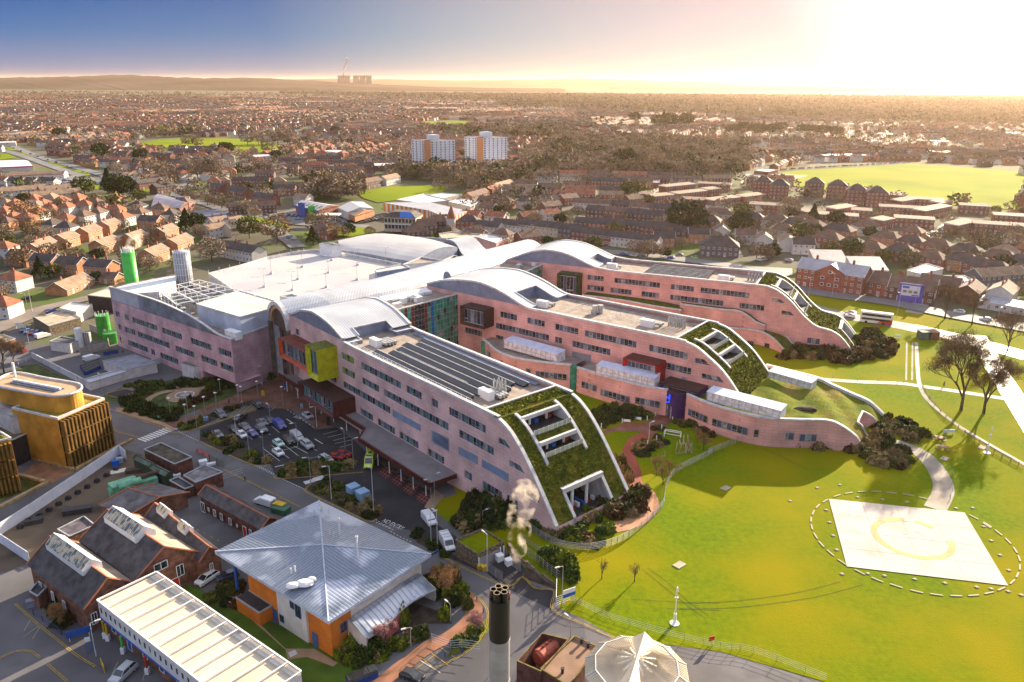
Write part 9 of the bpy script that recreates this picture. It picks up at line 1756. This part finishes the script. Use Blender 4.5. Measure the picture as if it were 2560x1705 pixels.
shed('retail_store','long white-walled store with a brown hipped roof and its car park','store',[('u1',60,690),('u1',780,660),('u1',830,640),('u1',200,630)],8.5,1,TW['white'],TR['brown']);shed('retail_store','pale-roofed store with a blue and pink fascia at the left edge','store',[('u1',-260,590),('u1',400,560),('u1',300,490),('u1',-200,500)],9,2,TW['white'],TR['white'],[(mat('pink_fascia',(.55,.04,.25),.5),0,1)])
shed('dark_warehouse','large dark slate-roofed building beside the roundabout trees','warehouse',[('u1',1850,1060),('u1',2200,1080),('u1',2330,1010),('u1',1930,900)],8,2,TW['dark'],mat('slate_blue_roof',(.16,.16,.22),.7,.15,.2));a=G('u1',2250,1075);mb=MB();mb.box(a.x-5,a.x+5,a.y-.2,a.y+.2,5,11,0);mb.box(a.x-4.6,a.x+4.6,a.y-.3,a.y-.2,5.4,10.6,1);solo('billboard',mb,[WH,mat('poster_navy',(.05,.05,.12),.5,.8,.5,col2=(.4,.3,.35))],'white-framed billboard in front of the dark slate-roofed building','billboard')
SH('slate_yard',GP('u2',(200,1130),(480,1090),(830,1220),(700,1270),(350,1220)),mat('blue_slate_yard',(.10,.11,.17),.8,.15,.1,wd_=True),.06)
OW=rt0('ornate_white_building','ornate two-storey white building with a bright blue patched roof','hotel',xy(GZ('t2',880,1390,4))+(4,));f0,f1=GZ('t2',770,1390,4.5),GZ('t2',1000,1400,4.5);dd=(f1-f0).normalized();nn=Vc((-dd.y,dd.x,0));L_=(f1-f0).length
mb=MB();q=[f0,f1,f1+nn*14,f0+nn*14];mb.pm([xy(p)for p in q],3,11.5,0);pt('wall',mb,TW['cream'],OW);mb=MB();c=sum(q,Vc())/4;qq=[c+(p-c)*1.03 for p in q];qi=[c+(p-c)*.62 for p in q];mb.hx([(p.x,p.y,11.5)for p in qq],[(p.x,p.y,14.5)for p in qi]);pt('roof',mb,TR['dark'],OW);mb=MB();a,b,e_,g=[Vc((*xy(qq[0].lerp(qq[1],t)),11.6))for t in(.5,.98)]+[Vc((*xy(qi[0].lerp(qi[1],t)),14.6))for t in(.98,.45)];o=-nn*.25;mb.pl([a+o,b+o,e_+o,g+o]);pt('blue_patch',mb,mat('blue_tarpaulin',(.02,.16,.55),.5),OW)
for f in rn_(2):
 for k in rn_(9):p=f0.lerp(f1,(k+.5)/9)-nn*.05;mb=MB();mb.pl([(p.x-dd.x*.8,p.y-dd.y*.8,5+3.6*f),(p.x+dd.x*.8,p.y+dd.y*.8,5+3.6*f),(p.x+dd.x*.8,p.y+dd.y*.8,7.2+3.6*f),(p.x-dd.x*.8,p.y-dd.y*.8,7.2+3.6*f)]);pt('window',mb,GS,OW)
mb=MB();p,q_=f0-nn*1.2,f1-nn*1.2;mb.tb((p.x,p.y,7.8),(q_.x,q_.y,7.8),.3,n=4);pt('balcony',mb,WH,OW)
ST=rt0('striped_hall','low hall with orange and grey striped walls and a pale roof','hall',xy(GZ('t2',1200,1300,5))+(4,));T=[GZ('t2',x,y,10)for x,y in((1090,1250),(1240,1310),(1385,1255),(1100,1190),(760,1195))];mb=MB();mb.pm([xy(p)for p in T],3,9.8,0,1);pt('shell',mb,[TW['white'],TR['grey']],ST);mb=MB()
for a,b in((T[0],T[1]),(T[1],T[2]),(T[4],T[0])):
 n_=int((b-a).length/2.2);d=(b-a).normalized();nn=Vc((d.y,-d.x,0))
 for k in rn_(0,n_,2):p,q=a.lerp(b,k/n_)+nn*.08,a.lerp(b,(k+1)/n_)+nn*.08;mb.pl([(p.x,p.y,4),(q.x,q.y,4),(q.x,q.y,9.8),(p.x,p.y,9.8)])
pt('stripes',mb,ORNW,ST)
for k,(P_,m_)in enumerate((([(860,1175),(1060,1130),(1250,1180),(1050,1200)],TR['white']),([(1080,1140),(1190,1125),(1340,1135),(1200,1165)],TR['white']),([(1240,1190),(1330,1165),(1480,1180),(1400,1225)],TR['white']),([(1340,925),(1480,900),(1800,905),(1800,970),(1480,960)],TR['grey']))):boxb('flat_school_block',('low white-roofed school block below the playing field','second low white-roofed school block, further back','third low white-roofed school block, to the right','long low grey building between the tower blocks')[k],'school',[GZ('t2',x,y,8)for x,y in P_],3,TW['cream'],m_)
boxb('long_blue_roof_school','long dark-roofed school with pale blue ends among the trees','school',[GZ('u3',x,y,9)for x,y in((370,165),(790,200),(790,240),(360,230))],3,TW['red'],mat('violet_slates',(.17,.15,.21),.7));boxb('white_cube_building','plain white box building beside the dual carriageway trees','building',[GZ('u1',x,y,11)for x,y in((1700,595),(1800,600),(1830,590),(1730,585))],1,WH,WH);boxb('sports_pavilion','brick sports pavilion on the gravel court by the green field','pavilion',[GZ('u3',x,y,8)for x,y in((1790,110),(1940,125),(2040,100),(1880,90))],3,TW['red'],TR['white'])
put('t2',[(1050,1370,16),(1180,1340,18),(1000,1410,14)],'hip',16,10,['dark'],['brown'],h3a+.6,'with gables beside the conical turret',2);p=GZ('t2',1262,1370,5);mb=MB();mb.tb((p.x,p.y,3),(p.x,p.y,10),2.6,n=12,m=0);mb.tb((p.x,p.y,10),(p.x,p.y,18),3.0,.1,1,12);solo('conical_turret',mb,[TW['white'],TR['red']],'white turret with a tall red conical roof','turret')
# --- the two tower blocks, the spires, the power station
TWW=mat('tower_white',(.74,.76,.80),.7,.04,.2);TWO=mat('tower_orange',(.62,.26,.11),.7,.05,.2)
for lab,c,xl,xm,xr,yb,yt,rt_ in(('white twelve-storey tower block with an orange stair strip, nearer and left','t2',1010,1118,1270,965,742,0),('white twelve-storey tower block with an orange stair strip, right, aerials on top','t2',1390,1502,1646,925,718,1)):
 pm=G(c,xm,yb,.5);pl=G(c,xl,yb-8,.5);pr_=G(c,xr,yb-10,.5);top=HTOF(pm,px(c,xm,yt)[1]);dl=(pl-pm);dr_=(pr_-pm);dl.z=dr_.z=0
 dl=Vc((-.80,.60,0))*26;dr_=Vc((.92,.39,0))*(Vc((dr_.x,dr_.y,0)).length*1.03);rt=rt0('tower_block',lab,'tower block',(pm.x,pm.y,3));mb=MB();q=[pm,pm+dr_,pm+dr_+dl,pm+dl];mb.pm([xy(p)for p in q],0,top,0,1);pt('wall',mb,[TWW,FLATG],rt)
 mb=MB();c_=sum(q,Vc())/4;mb.pm([(c_.x+(p.x-c_.x)*.3,c_.y+(p.y-c_.y)*.3)for p in q],top,top+5,0);pt('lift_house',mb,TWW,rt);nl=Vc((-dl.y,dl.x,0)).normalized();nl=nl if nl.y<0 else-nl;nr=Vc((dr_.y,-dr_.x,0)).normalized();nr=nr if nr.y<0 else-nr
 mb=MB();a,b=pm+dl*.36+nl*.3,pm+dl*.02+nl*.3;mb.pl([(a.x,a.y,2),(b.x,b.y,2),(b.x,b.y,top),(a.x,a.y,top)]);pt('orange_strip',mb,TWO,rt);H0=ZT(pm.x,pm.y);fh=(top-H0-1)/12
 for f in rn_(12):
  z=H0+1.2+fh*f;mb=MB()
  for base,dv,n_,us in((pm,dr_,nr,(.04,.22,.40,.58,.76,.93)),(pm,dl,nl,(.42,.55,.75,.93))):
   Ln=dv.length;e_=dv.normalized()
   for u in us:w_=.85 if u in(.04,.93,.42,.75)else.5;p=base+dv*u+n_*.12;mb.pl([(p.x-e_.x*w_,p.y-e_.y*w_,z),(p.x+e_.x*w_,p.y+e_.y*w_,z),(p.x+e_.x*w_,p.y+e_.y*w_,z+1.2),(p.x-e_.x*w_,p.y-e_.y*w_,z+1.2)])
  pt('window_row',mb,GS,rt)
 if rt_:[pt('aerial',(lambda m_:(m_.tb((c_.x+k*1.5,c_.y,top+4),(c_.x+k*1.5,c_.y,top+9),.18,n=4),m_)[1])(MB()),FRAME,rt)for k in(-2,-1,0,1,2)]
for lab,c,x,yb,yt,w_,m_ in(('dark stone church spire among the brown trees','t2',2135,925,760,4.5,TW['dark']),('distant pale church spire in the orange haze','t3',1955,735,655,6,TW['white']),('distant dark church spire on the left horizon woods','t1',2092,405,365,5,TW['dark'])):
 p=G(c,x,yb,0);H_=HTOF(p,px(c,x,yt)[1]);rt=rt0('church',lab,'church',(p.x,p.y,0));mb=MB();mb.box(p.x-w_,p.x+w_,p.y-w_,p.y+w_,0,H_*.45);pt('tower',mb,m_,rt);mb=MB();mb.tb((p.x,p.y,H_*.45),(p.x,p.y,H_),w_*1.1,.15,n=8);pt('spire',mb,m_,rt);mb=MB();mb.box(p.x+w_,p.x+w_*6,p.y-w_*.9,p.y+w_*.9,0,H_*.2);mb.hx([(p.x+w_,p.y-w_,H_*.2),(p.x+w_*6,p.y-w_,H_*.2),(p.x+w_*6,p.y+w_,H_*.2),(p.x+w_,p.y+w_,H_*.2)],[(p.x+w_,p.y-.1,H_*.3),(p.x+w_*6,p.y-.1,H_*.3),(p.x+w_*6,p.y+.1,H_*.3),(p.x+w_,p.y+.1,H_*.3)]);pt('nave',mb,m_,rt)
PS=rt0('power_station','distant power station with five cooling towers and a tall steaming chimney on the horizon','power station',(-1700,9000,0));HZC=mat('far_concrete',(.16,.15,.15),.9)
def atY(c,x,Y):r=ray(*px(c,x,290));return r[0]/r[1]*Y
YP=9000
for k,x in enumerate((447,497,560,608,655)):
 X=atY('t2',x,YP);mb=MB();h0=HTOF((X,YP,0),px('t2',x,261)[1])
 for r0,z0,r1,z1 in((44,0,36,.5),(36,.5,31,.75),(31,.75,35,1)):mb.tb((X,YP,z0*h0),(X,YP,z1*h0),r0,r1,0,20,cap=False)
 pt('cooling_tower',mb,HZC,PS)
for x,yt,r0 in((470,248,14),(640,256,7)):X=atY('t2',x,YP);z1=HTOF((X,YP,0),px('t2',x,yt)[1]);mb=MB();mb.tb((X,YP,0),(X,YP,z1),r0,r0*.7,n=12);pt('chimney',mb,HZC,PS)
STF=mat('far_steam',(.85,.80,.78),1,.05,.01,spec=0);mb=MB();rg2=random.Random(9);X0=atY('t2',472,YP)
for k in rn_(16):mb.dm((X0+k*3+rg2.uniform(-10,10),YP,188+k*8),6+k,9,9+k*.6,nu=8,nv=4,full=True)
solo('steam',mb,STF,'distant steam drifting off the power station chimney','steam')
# --- hills on the horizon
HILL=mat('far_woodland',(.075,.06,.05),1,.25,.0012,wd_=True,dt=10,spec=.0);
def hillrange(nm,Y,dY,prof,seed):
 mb=MB();r2=random.Random(seed);cols_=[]
 P_=sm(prof,8)
 for x,h in P_:X=atY('S',x,Y);hh=max(2,h+r2.uniform(-.06,.06)*h);cols_.append([(X*(Y-dY)/Y,Y-dY,-5),(X,Y-dY*.4,hh*.7),(X,Y,hh),(X,Y+dY,-5)])
 for A_,B_ in zip(cols_,cols_[1:]):mb.strip(A_,B_)
 tg(link(nm,mb.mesh(nm,HILL,None,True)),kind='structure')
hillrange('hills',9000,2600,[(-700,95),(0,100),(120,100),(200,112),(260,125),(340,128),(430,112),(520,105),(640,110),(760,90),(900,60),(1100,30),(1400,20)],1);hillrange('hills',17000,4000,[(500,40),(800,120),(1000,115),(1250,120),(1420,155),(1600,130),(1780,110),(1900,90),(2050,120),(2200,100),(2500,60),(3300,60)],2);hillrange('hills',12000,3000,[(1500,20),(1800,30),(2100,45),(2400,30),(3300,30)],3)
# ------------------------------------------------------------------ town and woods as far as the horizon
EXC=[[(270,1705),(270,740),(420,640),(560,585),(1000,590),(1500,650),(1900,660),(2130,640),(2560,760),(2560,1705)],[(0,1705),(0,670),(300,690),(300,1705)],[(1880,440),(2040,412),(2280,403),(2560,425),(2560,540),(2380,518),(2200,497),(2000,477)],[(320,355),(500,343),(660,348),(715,362),(670,387),(540,375),(370,380)],[(880,488),(970,463),(1080,460),(1125,472),(1020,507),(930,512)],[(1030,304),(1140,300),(1230,309),(1160,317),(1050,316)],[(0,368),(60,355),(330,462),(400,500),(560,515),(740,560),(900,560),(700,590),(450,532),(230,500),(0,400)],[(640,520),(900,500),(1180,480),(1130,590),(700,575)],[(180,430),(250,470),(0,470),(0,400),(60,395)],[(1840,430),(1960,430),(1960,462),(1850,462)]]
WOOD=[[(1380,362),(1560,352),(1860,372),(1870,440),(1760,452),(1500,445),(1400,440),(1330,430),(1300,400)],[(1010,436),(1060,436),(1250,436),(1320,430),(1330,470),(1180,480),(1080,460),(960,446)],[(1250,268),(1500,276),(2000,300),(2560,318),(2560,205),(1250,205)],[(700,215),(1250,212),(1250,255),(900,242),(700,236)],[(760,470),(900,465),(900,510),(760,500)],[(1040,330),(1420,325),(1420,352),(1200,345)],[(360,335),(500,330),(500,350),(350,362)],[(0,205),(700,205),(700,214),(0,216)]]
RDL=[[(440,500),(452,470),(560,425),(620,400),(680,385),(745,350),(770,325)],[(2130,560),(2230,480),(2300,420)]]
def inp(P,x,y):
 c=False
 for k in rn_(len(P)):
  (xa,ya),(xb,yb)=P[k],P[k-1]
  if(ya>y)!=(yb>y)and x<(xb-xa)*(y-ya)/(yb-ya)+xa:c=not c
 return c
def nearline(x,y,d):
 for Q in RDL:
  for a,b in zip(Q,Q[1:]):
   L2=(b[0]-a[0])**2+(b[1]-a[1])**2;t=max(0,min(1,((x-a[0])*(b[0]-a[0])+(y-a[1])*(b[1]-a[1]))/L2))
   if Mt.hypot(x-a[0]-t*(b[0]-a[0]),(y-a[1]-t*(b[1]-a[1]))*1.5)<d:return True
 return False
def zone(x,y,wx,wy):
 if not(-60<x<2620)or any(inp(P,x,y)for P in EXC)or nearline(x,y,9):return 'no'
 return 'wood' if any(inp(P,x,y)for P in WOOD)else 'town'
rt_=random.Random(77);cells={};spots=[]
FT={}
for fx,fy,fr in FOOT:FT.setdefault((int(fx//60),int(fy//60)),[]).append((fx,fy,fr))
def clear(wx,wy,r):
 for i in(-1,0,1):
  for j in(-1,0,1):
   for fx,fy,fr in FT.get((int(wx//60)+i,int(wy//60)+j),()):
    if Mt.hypot(wx-fx,wy-fy)<fr+r:return False
 return True
for cy in rn_(330,4600,165):
 for cx in rn_(int(-cy*.75)//165*165,int(cy*.75),165):
  a=rt_.choice((-.4,-.1,.2,.5,1.1))+rt_.uniform(-.1,.1);ter=rt_.random()<.5;lo=rt_.random();st=1 if cy<2600 else 1.5
  for r_ in rn_(-4,5):
   u=-110
   while u<110:
    L_=rt_.choice((18,24,30))if ter else rt_.choice((11,13));v=r_*27*st+rt_.uniform(-2,2);uc=u+L_/2;u+=L_+(3 if ter else 5)*st+(rt_.random()<.12)*18
    x,y=uc*cos(a)-v*sin(a),uc*sin(a)+v*cos(a)
    if abs(x)>82 or abs(y)>82:continue
    wx,wy=cx+82+x,cy+y
    if wy<300:continue
    sx,sy=PROJ((wx,wy,4));z_=zone(sx,sy,wx,wy)
    if z_=='no' or(z_=='wood' and rt_.random()>.05)or rt_.random()<.08 or not clear(wx,wy,L_*.55+3):continue
    spots.append((wy,wx,L_,a+rt_.uniform(-.04,.04),ter,lo))
spots.sort();PLM=[TW['orange'],TW['red'],TW['white'],TW['dark'],TR['tan'],TR['red'],TR['dark'],TR['brown'],TR['white'],GS];FV=MB();nind=max(0,292-NH[0])
for k,(wy,wx,L_,a,ter,lo)in enumerate(spots):
 wl=rt_.choice((0,1,1,2,2,3));rf=rt_.choice((4,5,6,6,7,7)if lo>.3 else(5,5,7,4))
 if k<nind:
  hs('terrace' if ter else rt_.choice(('hip','gable')),L_,8.5,('orange','red','white','dark')[wl],('tan','red','dark','brown')[rf-4],(wx,wy),a,'in the streets %s of the hospital'%('left' if wx<-90 else 'behind the middle' if wx<120 else 'right'),2,1,grp='houses in the streets %s'%('on the left' if wx<-90 else 'behind the hospital' if wx<120 else 'on the right'));continue
 z=ZT_TOP;ca,sa=cos(a),sin(a);f=lambda x,y,h:(wx+x*ca-y*sa,wy+x*sa+y*ca,z+h);x,y,h,r=L_/2,4.2,5.2,2.6;k_=0 if ter or rt_.random()<.4 else x*.75
 if rt_.random()<.015:x*=1.8;y*=2.6;r=.5;rf=8
 q=[(-x,-y),(x,-y),(x,y),(-x,y)]
 for(a0,b0),(a1_,b1_)in zip(q,q[1:]+q[:1]):FV.pl([f(a0,b0,-4),f(a1_,b1_,-4),f(a1_,b1_,h),f(a0,b0,h)],wl)
 FV.pl([f(-x-.3,-y-.4,h),f(x+.3,-y-.4,h),f(x-k_,0,h+r),f(-x+k_,0,h+r)],rf);FV.pl([f(x+.3,y+.4,h),f(-x-.3,y+.4,h),f(-x+k_,0,h+r),f(x-k_,0,h+r)],rf)
 for s in(-1,1):FV.pl([f(s*x,-y,h),f(s*x,y,h),f(s*(x-k_),0,h+r)],rf if k_ else wl)
 if wy<1500:
  n=int(L_/3.4)
  for i in rn_(n):
   for s in(-1,1):xx=-x+(i+.5)*2*x/n;FV.pl([f(xx-.6,s*(y+.05),3.4),f(xx+.6,s*(y+.05),3.4),f(xx+.6,s*(y+.05),4.6),f(xx-.6,s*(y+.05),4.6)][::1 if s<0 else-1],9 if i%2 else 2)
  FV.box(*sorted((f(0,0,0)[0]-.5,f(0,0,0)[0]+.5)),wy-.4,wy+.4,z+h+1,z+h+r+1.4,1)
tg(link('distant_houses',FV.mesh('distant_houses',PLM)),'rows of distant houses merging into the haze',None,None,'stuff')
BRN=mat('bare_crown_brown',(.27,.20,.135),.95,.3,.05,wd_=True,spec=.05);BRO=mat('bare_crown_orange',(.30,.19,.09),.95,.3,.05,spec=.05);EVG=mat('evergreen_crown',(.05,.07,.022),.95,.3,.3,spec=.05);GRNC=mat('ivy_crown',(.13,.14,.035),.95,.3,.3,spec=.05)
TP={}
def crown(seed,kind):
 def fn(r,n):
  p=ball(r,n,0)*(1,1,.95)
  if kind=='cone':t=r.uniform(0,1,n)**.7;a=r.uniform(0,6.28,n);q=(1-t)*r.uniform(.6,1,n);return np.stack([q*np.cos(a)*.55,q*np.sin(a)*.55,.12+t*1.1],1)
  if kind=='poplar':p[:,:2]*=.45;p[:,2]=p[:,2]*.9+1.0;return p*(1,1,.55)
  p[:,:2]*=.62;p[:,2]=p[:,2]*.42+.62;return p
 return fn
for k,(kind,m,n,sz)in{'bare':(0,BRN,900,.032),'bare2':(0,BRN,700,.032),'orange':(0,BRO,850,.03),'poplar':('poplar',BRN,700,.032),'conifer':('cone',EVG,1100,.04),'round':(0,EVG,1300,.042),'ivy':(0,GRNC,1000,.04)}.items():
 b_,tw=btr(len(k)+n,1.0,3);b_.tb((0,0,-.05),(0,0,.35),.028,.02,n=5);TP[k]=(b_.mesh('trunk',BARKB),lm('crown',n,crown(n,kind),sz,m,n,0))
KL={'bare':'bare brown tree','bare2':'bare brown tree','orange':'bare tree with orange twigs','poplar':'tall narrow bare poplar','conifer':'dark pointed conifer','round':'dark round evergreen','ivy':'olive green tree'};NT=[0]
def tree(kind,p,h,where,grp=None,fat=1.0):
 rt=NW('evergreen_tree' if kind in('conifer','round')else 'tree',None);LKK(rt);rt.location=(p[0],p[1],ZT(p[0],p[1]));rt.rotation_euler=(0,0,rt_.random()*6);rt.scale=(h*fat,h*fat,h);tg(rt,KL[kind]+' '+where,'tree',grp);NT[0]+=1
 for n_,me in zip(('trunk','crown'),TP[kind]):o=NW(n_,me);LKK(o);o.parent=rt
for c,L_ in(('u1',[(1240,470,'round',16,'above the shop row by the avenue'),(1730,520,'round',14,'beside the playing field terraces'),(1340,890,'conifer',15,'left of the dark pair by the billboard'),(1420,930,'round',15,'in the dark group by the billboard'),(1520,960,'round',16,'at the right of the dark group by the billboard'),(1040,930,'ivy',14,'above the red roofs'),(320,1060,'round',9,'among the red roofs'),(1890,720,'bare',17,'at the roundabout, left'),(2060,750,'bare2',16,'at the roundabout, right'),(1430,660,'bare',11,'beside the avenue lamps'),(320,1250,'orange',13,'like a pale willow at the left'),(410,1450,'orange',9,'low beside the black roofs'),(1700,1010,'ivy',9,'beside the dark warehouse'),(2290,1330,'conifer',10,'beside the half-timbered houses'),(730,230,'round',15,'far along the avenue'),(1920,1480,'bare',9,'in front of the tan row')]),('u2',[(590,400,'round',12,'left of the dark pair below the field'),(650,410,'round',12,'right of the dark pair below the field'),(1230,500,'round',11,'beside the curving road'),(1130,400,'poplar',18,'at the corner of the playing field'),(1470,430,'poplar',18,'right of the curving road'),(880,310,'bare',16,'on the playing field edge'),(1010,300,'bare2',15,'on the playing field, middle'),(1250,300,'bare',20,'in the big clump by the field'),(1370,290,'bare2',20,'at the right of the big clump'),(270,330,'poplar',16,'on the left of the playing field'),(150,330,'bare',14,'low on the playing field'),(270,720,'bare',17,'first of the row by the bend'),(360,730,'bare2',18,'second of the row by the bend'),(440,730,'bare',17,'third of the row by the bend'),(1240,1500,'orange',15,'glowing large beside the near road'),(900,1450,'ivy',12,'beside the near road shops'),(1740,1390,'bare',13,'on the sunlit green'),(1680,1540,'conifer',9,'beside the vaulted block'),(1930,1460,'orange',9,'low on the sunlit green'),(120,1360,'conifer',10,'beside the half-timbered pair'),(260,1330,'round',9,'behind the half-timbered pair'),(1950,180,'round',13,'in the upper town')]+[(x,y,'bare',8,'%s along the avenue verge'%ORD[i])for i,(x,y)in enumerate(((150,990),(230,1010),(390,1050),(475,1065),(560,1090),(645,1110),(820,1160),(975,1210)))]),('u3',[(1060,790,'round',19,'standing tallest behind the terraces'),(1255,770,'conifer',10,'right of the tallest evergreen'),(1185,790,'conifer',8,'small beside the tallest evergreen'),(1650,780,'round',12,'behind the new white houses'),(1660,640,'ivy',11,'wide behind the low red flats'),(320,810,'ivy',8,'round behind the street terrace'),(880,850,'orange',7,'behind the corner house'),(480,400,'ivy',13,'beside the pale lane'),(440,100,'round',20,'in the brown wood'),(2260,850,'ivy',10,'at the right of the new houses'),(1740,290,'bare',10,'by the gravel court'),(2150,620,'bare',13,'beside the red flats')]),('h1',[(380,370,'conifer',9,'beside the red-roofed white house'),(170,430,'round',6,'like a clipped ball hedge'),(500,340,'ivy',6,'small and bright by the bungalow'),(905,390,'round',5,'low beside the bungalow'),(1640,300,'bare',7,'left of the mesh tower'),(1380,290,'bare2',7,'right of the green tower'),(1950,200,'bare',12,'by the lane behind the deck'),(210,250,'orange',9,'pale beside the black roofs')]),('u4',[(540,1020,'ivy',9,'behind the flats, left'),(1130,1120,'ivy',8,'sunlit behind the shop'),(870,1090,'ivy',7,'behind the pale sloping roof'),(380,690,'round',9,'among the low red rows'),(130,670,'conifer',10,'left among the low red rows'),(1880,980,'bare',12,'in the hazy gardens'),(2230,980,'bare2',14,'at the right among hazy gardens')]),('t3',[(1690+60*i,930-(i%3)*12,'conifer' if i%2 else 'round',17,'%s in the dark belt above the far semis'%ORD[i])for i in rn_(9)]+[(2360+50*i,925+3*i,'round',16,'%s in the dark belt beyond the big field'%ORD[i])for i in rn_(8)]+[(735,810,'round',22,'beyond the fan of roofs'),(950,850,'round',22,'second beyond the fan of roofs'),(1010,860,'conifer',26,'third beyond the fan of roofs'),(1075,860,'round',26,'fourth beyond the fan of roofs'),(1235,850,'round',26,'alone beyond the fan of roofs')])):
 for x,y,k,h,w_ in L_:g_=G(c,x,y);tree(k,g_,h,w_)
TC=[];rr_=random.Random(5)
for i in rn_(60000):
 wy=290+5200*rr_.random()**1.6;wx=rr_.uniform(-.72,.72)*wy;sx,sy=PROJ((wx,wy,3));z_=zone(sx,sy,wx,wy)
 if z_=='no' or(z_=='town' and rr_.random()>(.12 if wy<900 else.15))or(wy<2500 and not clear(wx,wy,1.5)):continue
 TC.append((wy,wx,z_))
TC.sort();ni=max(0,288-NT[0]);parts_=[];mi=[];base={k:np.array([v.co[:]for v in TP[k][1].vertices],np.float32).reshape(-1,4,3)for k in('bare','orange','round','ivy','poplar')};ksl=list(base);rng=np.random.default_rng(3)
for i,(wy,wx,z_)in enumerate(TC):
 k='bare' if rr_.random()<.8 else rr_.choice(('orange','round','ivy','poplar'));h=rr_.uniform(6,11)if z_=='town' else rr_.uniform(9,15)
 if i<ni:tree(k,(wx,wy),h*.8,'in the gardens %s'%('left of the hospital' if wx<-90 else 'behind the hospital' if wx<110 else 'right of the hospital'),'garden trees, '+k);continue
 b=base[k];n=90 if wy<1200 else(36 if wy<2500 else 16);f=2.2 if n==90 else(3.6 if n==36 else 5);q=b[rng.integers(0,len(b),n)];c=q.mean(1,keepdims=True);q=((q-c)*f+c)*h*(1 if wy<3000 else 1.25)+np.array([wx,wy,ZT(wx,wy)],np.float32);parts_.append(q.reshape(-1,3));mi.append(np.full(n,ksl.index(k)if k!='poplar' else 0,np.int32))
me=rm('distant_trees',np.concatenate(parts_),BRN);[me.materials.append(m)for m in(BRO,EVG,GRNC)];me.polygons.foreach_set('material_index',np.concatenate(mi));tg(link('distant_trees',me),'bare and evergreen trees spread through the distant town and woods',None,None,'stuff')
# ------------------------------------------------------------------ the hazy air
hz=bpy.data.materials.new('haze');hz.use_nodes=True;n=hz.node_tree.nodes;n.remove(n['Principled BSDF']);v=n.new('ShaderNodeVolumePrincipled');v.inputs['Color'].default_value=(1.0,.74,.54,1);v.inputs['Density'].default_value=3.2e-5;v.inputs['Anisotropy'].default_value=.6;hz.node_tree.links.new(v.outputs[0],n['Material Output'].inputs['Volume'])
mb=MB();mb.box(-42000,42000,-900,46000,-8,176);tg(link('haze',mb.mesh('haze',hz)),'warm haze over the town',None,None,'stuff')
